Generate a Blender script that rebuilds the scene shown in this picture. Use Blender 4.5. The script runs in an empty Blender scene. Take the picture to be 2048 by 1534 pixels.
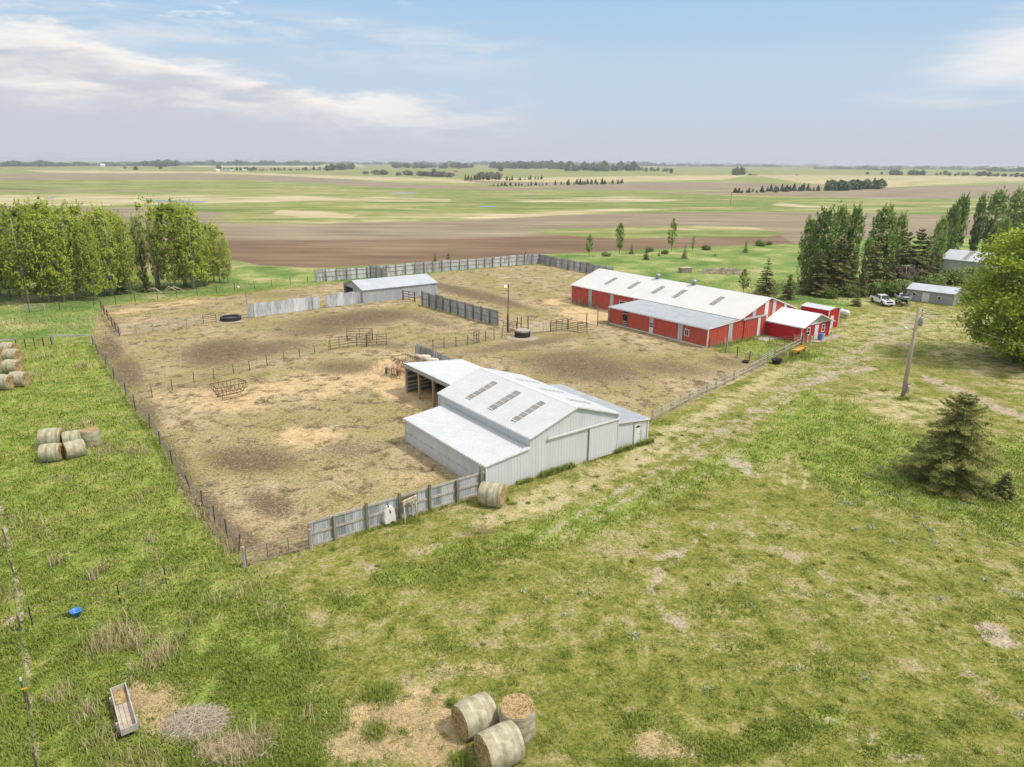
import bpy, bmesh, math, random
import numpy as np
from mathutils import Vector, Matrix

random.seed(7)
RNG = np.random.default_rng(11)
R = math.radians
scene = bpy.context.scene
COL = scene.collection

# ------------------------------------------------------------------ camera
CAM_H = 24.0
FPX, PITCH, ROLL = 1407.86, 0.305217, 0.0057415     # focal length in pixels of the 2048 px wide photo
cam_d = bpy.data.cameras.new("camera")
cam_d.sensor_width = 36.0
cam_d.lens = FPX / 2048.0 * 36.0
cam_d.clip_start = 0.5
cam_d.clip_end = 40000
cam = bpy.data.objects.new("camera", cam_d)
COL.objects.link(cam)
_cp, _sp, _cr, _sr = math.cos(PITCH), math.sin(PITCH), math.cos(ROLL), math.sin(ROLL)
FW = np.array([0, _cp, -_sp])
_rt, _up = np.array([1.0, 0, 0]), np.array([0, _sp, _cp])
RT = _rt * _cr + _up * _sr
UP = -_rt * _sr + _up * _cr
cam.matrix_world = Matrix(((RT[0], UP[0], -FW[0], 0), (RT[1], UP[1], -FW[1], 0), (RT[2], UP[2], -FW[2], CAM_H), (0, 0, 0, 1)))
scene.camera = cam


def at(px, py, z=0.0):
    """ground point (height z) that the photo shows at pixel px, py"""
    d = FW + RT * (px - 1024) / FPX - UP * (py - 767) / FPX
    t = (z - CAM_H) / d[2]
    return Vector((d[0] * t, d[1] * t, z))


def height_at(px, py, top):
    """height of an upright thing standing at ground pixel px, py whose top shows at pixel row top"""
    b = at(px, py)
    lo, hi = 0.0, 60.0
    for _ in range(40):
        m = (lo + hi) / 2
        d = np.array([b.x, b.y, m - CAM_H])
        y = 767 - FPX * (d @ UP) / (d @ FW)
        if y > top:
            lo = m
        else:
            hi = m
    return lo


def to_px(x, y, z=0.0):
    dx, dy, dz = x, y, z - CAM_H
    zz = dx * FW[0] + dy * FW[1] + dz * FW[2]
    zz = np.where(np.abs(zz) < 1e-6, 1e-6, zz)
    return (1024 + FPX * (dx * RT[0] + dy * RT[1] + dz * RT[2]) / zz,
            767 - FPX * (dx * UP[0] + dy * UP[1] + dz * UP[2]) / zz, zz)


# ------------------------------------------------------------------ object helpers
def tag(o, label=None, cat=None, group=None, kind=None):
    if label: o["label"] = label
    if cat: o["category"] = cat
    if group: o["group"] = group
    if kind: o["kind"] = kind
    return o


def thing(name, label, cat, loc=(0, 0, 0), rz=0.0, group=None):
    o = bpy.data.objects.new(name, None)
    COL.objects.link(o)
    o.empty_display_size = 0.3
    o.location = loc
    o.rotation_euler = (0, 0, rz)
    return tag(o, label, cat, group)


class MB:
    """collects shapes and links them as ONE mesh object"""

    def __init__(self, origin=(0, 0, 0)):
        self.v, self.f, self.o = [], [], Vector(origin)

    def add(self, verts, faces):
        b = len(self.v)
        self.v += [tuple(Vector(p) - self.o) for p in verts]
        self.f += [tuple(i + b for i in f) for f in faces]
        return self

    def box(self, c, s, rz=0.0, rx=0.0, ry=0.0):
        m = Matrix.Translation(c) @ Matrix.Rotation(rz, 4, 'Z') @ Matrix.Rotation(ry, 4, 'Y') @ Matrix.Rotation(rx, 4, 'X')
        hx, hy, hz = s[0] / 2, s[1] / 2, s[2] / 2
        vs = [m @ Vector((x, y, z)) for x in (-hx, hx) for y in (-hy, hy) for z in (-hz, hz)]
        return self.add(vs, [(0, 1, 3, 2), (4, 6, 7, 5), (0, 4, 5, 1), (2, 3, 7, 6), (0, 2, 6, 4), (1, 5, 7, 3)])

    def bar(self, p, q, w, h, up=(0, 0, 1)):
        """rectangular bar from p to q, w across, h along up"""
        p, q = Vector(p), Vector(q)
        d = (q - p).normalized()
        u = Vector(up)
        if abs(d.dot(u)) > 0.98: u = Vector((0, 1, 0))
        s = d.cross(u).normalized()
        u = s.cross(d).normalized()
        vs = []
        for e in (p, q):
            for a, b in ((-1, -1), (1, -1), (1, 1), (-1, 1)):
                vs.append(e + s * (a * w / 2) + u * (b * h / 2))
        return self.add(vs, [(3, 2, 1, 0), (4, 5, 6, 7), (0, 1, 5, 4), (1, 2, 6, 5), (2, 3, 7, 6), (3, 0, 4, 7)])

    def tube(self, pts, r, n=6, r2=None, cap=True):
        pts = [Vector(p) for p in pts]
        m = len(pts)
        vs, fs = [], []
        for i, p in enumerate(pts):
            d = (pts[min(i + 1, m - 1)] - pts[max(i - 1, 0)]).normalized()
            u = Vector((0, 0, 1)) if abs(d.z) < 0.9 else Vector((1, 0, 0))
            s = d.cross(u).normalized(); u = s.cross(d)
            rr = r if r2 is None else r + (r2 - r) * i / max(1, m - 1)
            if isinstance(r, (list, tuple)): rr = r[i]
            for k in range(n):
                a = 2 * math.pi * k / n
                vs.append(p + s * (math.cos(a) * rr) + u * (math.sin(a) * rr))
        for i in range(m - 1):
            for k in range(n):
                k2 = (k + 1) % n
                fs.append((i * n + k, i * n + k2, (i + 1) * n + k2, (i + 1) * n + k))
        if cap:
            fs.append(tuple(range(n - 1, -1, -1)))
            fs.append(tuple((m - 1) * n + k for k in range(n)))
        return self.add(vs, fs)

    def lathe(self, prof, n=20, c=(0, 0, 0), m=None, cap0=True, cap1=True):
        """prof: (radius, z)"""
        vs, fs = [], []
        m = m or Matrix.Identity(4)
        for r, z in prof:
            for k in range(n):
                a = 2 * math.pi * k / n
                vs.append(Vector(c) + (m @ Vector((r * math.cos(a), r * math.sin(a), z))))
        for i in range(len(prof) - 1):
            for k in range(n):
                k2 = (k + 1) % n
                fs.append((i * n + k, i * n + k2, (i + 1) * n + k2, (i + 1) * n + k))
        if cap0: fs.append(tuple(range(n - 1, -1, -1)))
        if cap1: fs.append(tuple((len(prof) - 1) * n + k for k in range(n)))
        return self.add(vs, fs)

    def prism(self, poly, d):
        """poly: list of 3-D points, extruded by vector d"""
        n = len(poly)
        poly = [Vector(p) for p in poly]
        d = Vector(d)
        vs = poly + [p + d for p in poly]
        fs = [tuple(range(n - 1, -1, -1)), tuple(range(n, 2 * n))]
        fs += [(i, (i + 1) % n, n + (i + 1) % n, n + i) for i in range(n)]
        return self.add(vs, fs)

    def quad(self, *p):
        return self.add(p, [tuple(range(len(p)))])

    def ribs(self, o, U, V, width, lo, hi, sp=0.3, rw=0.045, rh=0.022, u0=0.0, breaks=()):
        """a ribbed metal sheet: o + U*u + V*(lo(u)..hi(u)), ribs standing out along U x V"""
        o, U, V = Vector(o), Vector(U).normalized(), Vector(V).normalized()
        N = U.cross(V).normalized()
        prof = [(0.0, 0.0)]
        k = 1
        while k * sp < width - rw:
            c = k * sp
            prof += [(c - rw, 0), (c - rw * .45, rh), (c + rw * .45, rh), (c + rw, 0)]
            k += 1
        prof.append((width, 0.0))
        for b in breaks:
            if all(abs(b - q[0]) > 1e-4 for q in prof):
                i = max(j for j in range(len(prof)) if prof[j][0] < b)
                a, c = prof[i], prof[i + 1]
                t = (b - a[0]) / (c[0] - a[0])
                prof.insert(i + 1, (b, a[1] + t * (c[1] - a[1])))
        fl = lo if callable(lo) else (lambda u: lo)
        fh = hi if callable(hi) else (lambda u: hi)
        vs = []
        for u, h in prof:
            vs.append(o + U * (u + u0) + V * fl(u) + N * h)
            vs.append(o + U * (u + u0) + V * fh(u) + N * h)
        return self.add(vs, [(2 * i, 2 * i + 2, 2 * i + 3, 2 * i + 1) for i in range(len(prof) - 1)])

    def mesh(self, name, mat=None, smooth=False):
        me = bpy.data.meshes.new(name)
        me.from_pydata(self.v, [], self.f)
        if mat: me.materials.append(mat)
        if smooth:
            me.polygons.foreach_set("use_smooth", [True] * len(me.polygons))
        me.update()
        return me

    def build(self, name, mat=None, parent=None, smooth=False, bevel=0.0):
        me = self.mesh(name, mat, smooth)
        if bevel:
            bm = bmesh.new(); bm.from_mesh(me)
            bmesh.ops.remove_doubles(bm, verts=bm.verts, dist=1e-5)
            bmesh.ops.bevel(bm, geom=bm.edges[:], offset=bevel, segments=2, affect='EDGES', clamp_overlap=True)
            bm.to_mesh(me); bm.free()
        o = bpy.data.objects.new(name, me)
        COL.objects.link(o)
        if parent: o.parent = parent
        elif self.o.length: o.location = self.o
        return o


def children(o):
    return [c for c in o.children]


def copy_tree(o, parent=None):
    c = o.copy()
    COL.objects.link(c)
    c.parent = parent
    for ch in children(o):
        copy_tree(ch, c)
    return c


def np_mesh(name, V, F, mat, tint=None, parent=None, nface=None):
    """big mesh from numpy arrays; F (n,k); tint (n,3) per face colour"""
    me = bpy.data.meshes.new(name)
    n, k = F.shape
    me.vertices.add(len(V)); me.loops.add(n * k); me.polygons.add(n)
    me.vertices.foreach_set("co", np.ascontiguousarray(V, dtype=np.float32).ravel())
    me.loops.foreach_set("vertex_index", np.ascontiguousarray(F, dtype=np.int32).ravel())
    me.polygons.foreach_set("loop_start", np.arange(0, n * k, k, dtype=np.int32))
    me.polygons.foreach_set("loop_total", np.full(n, k, dtype=np.int32))
    me.update(calc_edges=True)
    if tint is not None:
        a = me.attributes.new("tint", 'FLOAT_COLOR', 'FACE')
        c = np.ones((n, 4), dtype=np.float32); c[:, :3] = tint
        a.data.foreach_set("color", c.ravel())
    if mat: me.materials.append(mat)
    if nface is not None:
        cn = np.repeat(np.ascontiguousarray(nface, dtype=np.float32), k, axis=0)
        me.normals_split_custom_set(cn.tolist())
    o = bpy.data.objects.new(name, me)
    COL.objects.link(o)
    if parent: o.parent = parent
    return o


# ------------------------------------------------------------------ material helpers
class NT:
    def __init__(self, name):
        self.m = bpy.data.materials.new(name)
        self.m.use_nodes = True
        self.t = self.m.node_tree
        self.t.nodes.clear()
        self.out = self.n('ShaderNodeOutputMaterial')

    def n(self, kind, **kw):
        x = self.t.nodes.new(kind)
        for k, v in kw.items(): setattr(x, k, v)
        return x

    def l(self, a, b):
        self.t.links.new(a, b)

    def put(self, sock, v):
        if hasattr(v, 'is_linked') or hasattr(v, 'links'): self.l(v, sock)
        else:
            if isinstance(v, (tuple, list)) and len(v) == 3 and len(sock.default_value) == 4: v = (*v, 1)
            sock.default_value = v

    def math(self, op, a, b=0.0, c=0.0, clamp=False):
        x = self.n('ShaderNodeMath', operation=op, use_clamp=clamp)
        self.put(x.inputs[0], a); self.put(x.inputs[1], b); self.put(x.inputs[2], c)
        return x.outputs[0]

    def mix(self, f, a, b, mode='MIX'):
        x = self.n('ShaderNodeMix', data_type='RGBA', blend_type=mode)
        self.put(x.inputs[0], f); self.put(x.inputs[6], a); self.put(x.inputs[7], b)
        return x.outputs[2]

    def mapping(self, co, scale=(1, 1, 1), rot=(0, 0, 0), loc=(0, 0, 0)):
        x = self.n('ShaderNodeMapping')
        self.l(co, x.inputs[0])
        x.inputs['Scale'].default_value = scale
        x.inputs['Rotation'].default_value = rot
        x.inputs['Location'].default_value = loc
        return x.outputs[0]

    def noise(self, co, scale, detail=4, rough=0.6, dist=0.0):
        x = self.n('ShaderNodeTexNoise')
        self.l(co, x.inputs['Vector'])
        x.inputs['Scale'].default_value = scale
        x.inputs['Detail'].default_value = detail
        x.inputs['Roughness'].default_value = rough
        x.inputs['Distortion'].default_value = dist
        return x.outputs['Fac']

    def ramp(self, f, stops, interp='LINEAR'):
        x = self.n('ShaderNodeValToRGB')
        x.color_ramp.interpolation = interp
        el = x.color_ramp.elements
        while len(el) < len(stops): el.new(0.5)
        for e, (p, c) in zip(el, stops):
            e.position = p
            e.color = (*c, 1) if len(c) == 3 else c
        self.l(f, x.inputs[0])
        return x.outputs[0]

    def ss(self, v, a, b):
        """smooth step of v between a and b"""
        x = self.n('ShaderNodeMapRange', interpolation_type='SMOOTHSTEP')
        self.put(x.inputs['Value'], v)
        x.inputs['From Min'].default_value = a
        x.inputs['From Max'].default_value = b
        return x.outputs[0]

    def bsdf(self, color, rough=0.7, metal=0.0, bump=None, bstr=0.4, bdist=0.02, spec=0.5, **kw):
        b = self.n('ShaderNodeBsdfPrincipled')
        self.put(b.inputs['Base Color'], color)
        self.put(b.inputs['Roughness'], rough)
        self.put(b.inputs['Metallic'], metal)
        b.inputs['Specular IOR Level'].default_value = spec
        if bump is not None:
            bp = self.n('ShaderNodeBump')
            bp.inputs['Strength'].default_value = bstr
            bp.inputs['Distance'].default_value = bdist
            self.l(bump, bp.inputs['Height'])
            self.l(bp.outputs[0], b.inputs['Normal'])
        for k, v in kw.items(): self.put(b.inputs[k], v)
        self.l(b.outputs[0], self.out.inputs['Surface'])
        return b

    def obj(self):
        return self.n('ShaderNodeTexCoord').outputs['Object']


_mats = {}


def mat(name, c, c2=None, rough=0.6, metal=0.0, scale=3.0, detail=5, stretch=(1, 1, 1), bump=0.0, spec=0.4, lohi=(0.35, 0.65), rand=0.0):
    """base colour c blotched with c2 by procedural noise"""
    if name in _mats: return _mats[name]
    t = NT(name)
    co = t.mapping(t.obj(), stretch)
    nz = t.noise(co, scale, detail, 0.65)
    c2 = c2 or tuple(x * 0.75 for x in c)
    col = t.ramp(nz, [(lohi[0], c2), (lohi[1], c)])
    if rand:
        oi = t.n('ShaderNodeObjectInfo')
        h = t.n('ShaderNodeHueSaturation')
        t.l(t.math('MULTIPLY_ADD', oi.outputs['Random'], rand, 1 - rand / 2), h.inputs['Value'])
        t.l(col, h.inputs['Color'])
        col = h.outputs[0]
    t.bsdf(col, rough, metal, nz if bump else None, bump, 0.02, spec)
    _mats[name] = t.m
    return t.m
# ------------------------------------------------------------------ light and sky
SUN_EL, SUN_AZ = R(54), R(104)        # azimuth clockwise from the viewing direction (+Y)
sun_d = bpy.data.lights.new("sun", 'SUN')
sun_d.energy = 2.5
sun_d.angle = R(6)
sun_d.color = (1.0, 0.925, 0.82)
sun = bpy.data.objects.new("sun", sun_d)
COL.objects.link(sun)
sv = Vector((math.sin(SUN_AZ) * math.cos(SUN_EL), math.cos(SUN_AZ) * math.cos(SUN_EL), math.sin(SUN_EL)))
sun.rotation_euler = sv.to_track_quat('Z', 'Y').to_euler()
sun.location = (0, 0, 80)

world = bpy.data.worlds.new("World")
scene.world = world
world.use_nodes = True
wt = NT.__new__(NT)
wt.t = world.node_tree
wt.t.nodes.clear()
w_out = wt.n('ShaderNodeOutputWorld')
sky = wt.n('ShaderNodeTexSky', sky_type='NISHITA')
sky.sun_disc = False
sky.sun_elevation = SUN_EL
sky.sun_rotation = SUN_AZ
sky.air_density = 1.0
sky.dust_density = 1.6
sky.ozone_density = 1.4
gen = wt.n('ShaderNodeTexCoord').outputs['Generated']
sep = wt.n('ShaderNodeSeparateXYZ'); wt.l(gen, sep.inputs[0])
az = wt.math('ARCTAN2', sep.outputs[0], sep.outputs[1])           # radians, right positive
el = wt.math('ARCSINE', sep.outputs[2])
zc = wt.math('MAXIMUM', sep.outputs[2], 0.0)
# cloud coordinates: azimuth and elevation, flattened
cmb = wt.n('ShaderNodeCombineXYZ')
wt.l(wt.math('MULTIPLY', az, 1.0), cmb.inputs[0]); wt.l(wt.math('MULTIPLY', el, 3.4), cmb.inputs[1])
n1 = wt.noise(cmb.outputs[0], 4.6, 9, 0.62, 0.4)
n2 = wt.noise(wt.mapping(cmb.outputs[0], (1, 1.7, 1), (0, 0, R(-4)), (3.1, 1.7, 0)), 7.0, 8, 0.6, 0.3)
n3 = wt.noise(wt.mapping(cmb.outputs[0], (1, 1.5, 1), (0, 0, 0), (7.7, 4.2, 2)), 13.0, 7, 0.62, 0.2)
# bank of cloud: upper edge slopes from 10 deg at the left to 4 deg in the middle
edge = wt.math('MULTIPLY_ADD', az, -0.125, 0.074)
edge = wt.math('MAXIMUM', edge, 0.052)
d_edge = wt.math('SUBTRACT', edge, el)                             # positive under the edge
d_n = wt.math('ADD', d_edge, wt.math('MULTIPLY', wt.math('SUBTRACT', n1, 0.5), 0.20))
side = wt.ss(az, 0.12, -0.25)
bank = wt.math('MULTIPLY', wt.ss(d_n, -0.006, 0.030), side)
lit = wt.math('MULTIPLY', wt.ss(d_n, 0.10, 0.01), wt.ss(n2, 0.30, 0.56))          # sunlit tops
# small puffs high at the left, and a streak of wispy cloud in the middle
puff = wt.math('MULTIPLY', wt.math('MULTIPLY', wt.ss(n3, 0.555, 0.68), wt.ss(az, -0.05, -0.35)), wt.ss(el, 0.13, 0.19))
wisp_b = wt.math('SUBTRACT', 1.0, wt.math('MULTIPLY', wt.math('ABSOLUTE', wt.math('SUBTRACT', el, wt.math('MULTIPLY_ADD', az, -0.03, 0.135))), 26.0), clamp=True)
wisp = wt.math('MULTIPLY', wt.math('MULTIPLY', wt.ss(n2, 0.40, 0.66), wisp_b), wt.ss(az, 0.10, -0.12))
# bright cloud at the right edge
dx = wt.math('DIVIDE', wt.math('SUBTRACT', az, 0.70), 0.22)
dy = wt.math('DIVIDE', wt.math('SUBTRACT', el, wt.math('MULTIPLY_ADD', az, 0.22, -0.012)), 0.050)
rr = wt.math('SUBTRACT', 1.25, wt.math('SQRT', wt.math('ADD', wt.math('MULTIPLY', dx, dx), wt.math('MULTIPLY', dy, dy))))
rcl = wt.ss(wt.math('ADD', rr, wt.math('MULTIPLY', wt.math('SUBTRACT', n2, 0.5), 1.3)), 0.0, 0.85)
# colours, in the units of the sky texture
K = 0.90
grad = wt.mix(wt.ss(el, 0.09, 0.20), (4.55 * K, 5.6 * K, 6.75 * K), (3.45 * K, 5.1 * K, 6.9 * K))
grad = wt.mix(wt.ss(el, 0.10, 0.0), grad, (4.95 * K, 5.15 * K, 5.75 * K))
base = wt.mix(wt.ss(el, 0.22, 0.5), grad, sky.outputs[0])
base = wt.mix(wt.math('MULTIPLY', puff, 0.75), base, (8.0 * K, 8.1 * K, 8.2 * K))
base = wt.mix(wt.math('MULTIPLY', wisp, 0.75), base, (7.0 * K, 7.1 * K, 7.3 * K))
bcol = wt.mix(lit, (5.0 * K, 5.15 * K, 5.8 * K), (8.3 * K, 7.95 * K, 7.6 * K))
base = wt.mix(wt.math('MULTIPLY', bank, wt.ss(el, 0.0, 0.06)), base, bcol)
base = wt.mix(wt.math('MULTIPLY', rcl, 0.85), base, (7.8 * K, 7.7 * K, 7.6 * K))
# thin bright overcast overhead, out of view, added to lift the ambient light
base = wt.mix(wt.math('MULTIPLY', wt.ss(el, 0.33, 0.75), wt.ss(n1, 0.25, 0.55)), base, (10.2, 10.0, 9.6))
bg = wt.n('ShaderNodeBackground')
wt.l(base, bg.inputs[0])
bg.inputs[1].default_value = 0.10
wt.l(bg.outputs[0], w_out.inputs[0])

scene.view_settings.view_transform = 'Standard'
scene.view_settings.look = 'None'
scene.view_settings.exposure = 0.40
scene.view_settings.gamma = 1.0
scene.cycles.use_denoising = True
scene.cycles.max_bounces = 5
scene.cycles.diffuse_bounces = 3
scene.cycles.transparent_max_bounces = 8
scene.cycles.volume_bounces = 0
scene.cycles.use_adaptive_sampling = True
scene.cycles.adaptive_threshold = 0.02

# ------------------------------------------------------------------ ground: one sheet of 9 km, finer near the farm
ang = np.concatenate([np.arange(-180, -56, 4.0), np.arange(-56, 56.01, 0.25), np.arange(60, 180, 4.0)])
rad = np.concatenate([[2, 6, 10, 13], 15.0 * np.exp(np.arange(0, 1070) * 0.006)])
rad = rad[rad < 9000]
TH, RD = np.meshgrid(np.radians(ang), rad)
GX, GY = (RD * np.sin(TH)).ravel(), (RD * np.cos(TH)).ravel()
na, nr = len(ang), len(rad)
PX, PY, PZ = to_px(GX, GY)
VALID = PZ > 3


def sdist(poly, X, Y):
    """signed distance (inside positive) to a polygon"""
    d = np.full(X.shape, 1e9)
    inside = np.zeros(X.shape, bool)
    n = len(poly)
    for i in range(n):
        x0, y0 = poly[i]; x1, y1 = poly[(i + 1) % n]
        ex, ey = x1 - x0, y1 - y0
        t = np.clip(((X - x0) * ex + (Y - y0) * ey) / (ex * ex + ey * ey + 1e-9), 0, 1)
        d = np.minimum(d, np.hypot(X - x0 - t * ex, Y - y0 - t * ey))
        c = ((y0 > Y) != (y1 > Y)) & (X < ex * (Y - y0) / (ey if abs(ey) > 1e-9 else 1e-9) + x0)
        inside ^= c
    return np.where(inside, d, -d)


CH = {k: np.zeros(len(GX), np.float32) for k in
      ("lush", "corral", "manure", "straw", "bare", "plow", "crop", "tan", "wild", "dark")}


def region(ch, poly, soft=10, amt=1.0, mode="max"):
    xs = [p[0] for p in poly]; ys = [p[1] for p in poly]
    m = np.where(VALID & (PX > min(xs) - soft) & (PX < max(xs) + soft) & (PY > min(ys) - soft) & (PY < max(ys) + soft))[0]
    if not len(m): return
    w = np.clip(0.5 + sdist(poly, PX[m], PY[m]) / soft, 0, 1)
    w = (w * w * (3 - 2 * w) * amt).astype(np.float32)
    if mode == "max": CH[ch][m] = np.maximum(CH[ch][m], w)
    elif mode == "sub": CH[ch][m] = CH[ch][m] * (1 - w)


def blob(ch, px, py, rx, ry, amt=1.0, rot=0.0, mode="max"):
    """soft elliptical patch of ground"""
    m = np.where(VALID & (np.abs(PX - px) < 2.2 * max(rx, ry)) & (np.abs(PY - py) < 2.2 * max(rx, ry)))[0]
    if not len(m): return
    c, s = math.cos(rot), math.sin(rot)
    dx, dy = PX[m] - px, PY[m] - py
    e = np.hypot((dx * c + dy * s) / rx, (-dx * s + dy * c) / ry)
    w = (np.clip(1.45 - e, 0, 1) * amt).astype(np.float32)
    w = np.minimum(w, amt)
    if mode == "max": CH[ch][m] = np.maximum(CH[ch][m], w)
    else: CH[ch][m] = CH[ch][m] * (1 - w)


def line(ch, pts, w, amt=1.0):
    """a strip of ground along a line, w wide (pixels of the photo)"""
    for (x0, y0), (x1, y1) in zip(pts[:-1], pts[1:]):
        m = np.where(VALID & (PX > min(x0, x1) - w) & (PX < max(x0, x1) + w) & (PY > min(y0, y1) - w) & (PY < max(y0, y1) + w))[0]
        if not len(m): continue
        ex, ey = x1 - x0, y1 - y0
        t = np.clip(((PX[m] - x0) * ex + (PY[m] - y0) * ey) / (ex * ex + ey * ey), 0, 1)
        d = np.hypot(PX[m] - x0 - t * ex, PY[m] - y0 - t * ey)
        CH[ch][m] = np.maximum(CH[ch][m], (np.clip(1.3 - d / w * 1.3, 0, 1) * amt).astype(np.float32))


# --- far fields (crop = everything beyond the farm, other covers on top of it)
region("crop", [(-3000, 300), (5000, 330), (5000, 500), (2048, 480), (1590, 488), (1100, 508), (870, 524), (640, 537), (500, 532), (400, 545), (-200, 590), (-3000, 700)], 6)
def band(ch, pts, soft=3, amt=1.0): region(ch, pts, soft, amt)
band("tan", [(50, 340), (440, 343), (640, 350), (920, 358), (1240, 352), (1500, 350), (1448, 360), (1240, 363), (920, 366), (600, 356), (440, 349), (90, 346)], 4, .9)
band("tan", [(600, 329), (720, 329), (730, 334), (600, 334)], 2, .8)
band("tan", [(1140, 334), (1300, 337), (1300, 340), (1140, 336)], 2, .8)
band("tan", [(380, 331), (640, 331), (640, 335), (380, 334)], 2, .9)
band("plow", [(-1500, 345), (0, 347), (400, 346), (500, 349), (600, 353), (731, 362), (913, 372), (1240, 380), (1010, 381), (760, 375), (640, 366), (480, 360), (0, 361), (-1500, 362)], 4, .85)
band("plow", [(913, 360), (1195, 367), (1448, 364), (1653, 371), (1653, 378), (1448, 380), (1240, 381), (1000, 371)], 4, .9)
band("plow", [(-1500, 378), (0, 378), (300, 378), (440, 382), (300, 384), (0, 383), (-1500, 384)], 4, .6)
band("plow", [(1500, 380), (1800, 375), (2048, 366), (4000, 340), (4000, 390), (2048, 392), (1890, 399), (1700, 396), (1560, 392), (1300, 386)], 4, .85)
band("tan", [(1500, 349), (2048, 352), (3000, 356), (3000, 366), (2048, 362), (1760, 376), (1600, 366)], 5, .75)
band("tan", [(-800, 386), (0, 389), (130, 388), (400, 393), (640, 392), (900, 396), (900, 404), (640, 402), (420, 408), (0, 412), (-800, 414)], 7, .75)
band("tan", [(560, 421), (640, 423), (720, 430), (700, 437), (600, 434), (540, 428)], 5, .9)
band("tan", [(915, 437), (1000, 428), (1240, 418), (1340, 420), (1200, 425), (1060, 434), (960, 440)], 5, .95)
band("tan", [(1000, 398), (1240, 392), (1420, 398), (1300, 405), (1050, 406)], 7, .6)
band("tan", [(1560, 404), (1620, 412), (1680, 416), (1600, 415), (1540, 410)], 4, .9)
band("tan", [(1740, 412), (1900, 408), (2048, 410), (1900, 416)], 5, .6)
band("plow", [(-1500, 414), (0, 413), (300, 416), (440, 424), (470, 447), (640, 447), (920, 441), (1140, 430), (1300, 424), (1448, 424), (1660, 425), (1860, 430), (2048, 430), (4000, 420), (4000, 470), (2048, 475), (1860, 472), (1590, 489), (1500, 489), (1100, 508), (1010, 515), (870, 524), (640, 536), (520, 531), (470, 520), (-600, 560), (-1500, 600)], 7)
band("dark", [(380, 480), (640, 480), (920, 478), (1130, 470), (1300, 476), (1560, 470), (1590, 489), (1100, 508), (870, 524), (640, 536), (520, 531), (100, 560), (100, 480)], 26, 1)
CH["plow"] *= 1
region("plow", [(1054, 463), (1120, 458), (1240, 455), (1400, 451), (1500, 453), (1568, 466), (1540, 473), (1400, 474), (1240, 478), (1120, 470)], 6, .95, "sub")
region("plow", [(400, 428), (560, 432), (700, 440), (640, 452), (470, 452), (420, 440)], 14, .55, "sub")
blob("dark", 800, 388, 90, 8, .5); blob("dark", 960, 452, 90, 5, .5)

# --- wild green grass round the farm (east pasture and strip along the back fence, west strip)
region("wild", [(-900, 640), (0, 575), (400, 548), (500, 530), (640, 538), (870, 524), (1100, 508), (1590, 488), (1900, 470), (2900, 440), (2900, 560), (1860, 600), (1700, 612), (1560, 605), (1225, 540), (1080, 527), (640, 568), (205, 612), (183, 668), (-900, 760)], 8)
# --- corral
CORRAL = [(183, 668), (203, 612), (400, 598), (640, 570), (1080, 527), (1225, 545), (1145, 603), (1218, 650), (1414, 695), (1490, 708), (1540, 732), (1300, 842), (1240, 870), (960, 985), (620, 1098), (490, 1132), (430, 1045), (372, 975), (330, 890), (262, 798), (240, 765)]
region("corral", CORRAL, 9)
region("corral", [(340, 960), (372, 960), (490, 1140), (470, 1120), (400, 1040)], 12, .8)
region("corral", [(1420, 700), (1530, 672), (1600, 690), (1545, 730)], 10, .85, "sub")
# --- lush grass: west meadow
region("lush", [(-2600, 900), (-400, 690), (0, 655), (183, 672), (240, 770), (262, 803), (330, 893), (372, 980), (440, 1080), (490, 1150), (560, 1180), (640, 1330), (700, 1534), (640, 2400), (-3000, 2400)], 130)
region("lush", [(1560, 800), (1700, 800), (1760, 840), (1860, 880), (2048, 880), (3200, 860), (3200, 1050), (2048, 1090), (1860, 1020), (1700, 1000), (1600, 930)], 70, .95)
region("lush", [(960, 1075), (1100, 1030), (1300, 960), (1500, 870), (1560, 800), (1640, 760), (1660, 820), (1600, 900), (1480, 960), (1250, 1050), (1060, 1110), (900, 1180), (850, 1150)], 60, .7)
region("lush", [(1570, 612), (1720, 590), (1730, 608), (1640, 640), (1590, 624)], 8, .9)
region("lush", [(1425, 697), (1530, 672), (1600, 690), (1545, 725)], 10, .75)
blob("lush", 1620, 712, 55, 16, .7)
blob("lush", 1000, 1000, 40, 12, .6); blob("lush", 1240, 880, 20, 10, .7)
blob("lush", 1700, 700, 120, 26, .45); blob("lush", 1640, 745, 80, 16, .5); blob("lush", 1860, 690, 70, 12, .5, -.15)
for x, y, rx, ry, a in ((700, 1200, 60, 30, .6), (820, 1150, 70, 26, .7), (900, 1100, 60, 20, .7), (760, 1400, 50, 34, .8), (640, 1440, 90, 60, .8), (880, 1290, 70, 20, .4),
                        (1430, 1500, 80, 30, .7), (1560, 1470, 70, 34, .75), (1650, 1440, 60, 28, .75), (1800, 1500, 80, 30, .5), (1280, 1440, 34, 24, .7), (1660, 1330, 130, 30, .35),
                        (1500, 1300, 90, 26, .35), (1980, 1230, 60, 26, .45), (1440, 1210, 100, 30, .35), (1200, 1150, 130, 30, .3), (1300, 1534, 90, 22, .8), (920, 1420, 22, 14, .6)):
    blob("lush", x, y, rx, ry, a)
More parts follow.
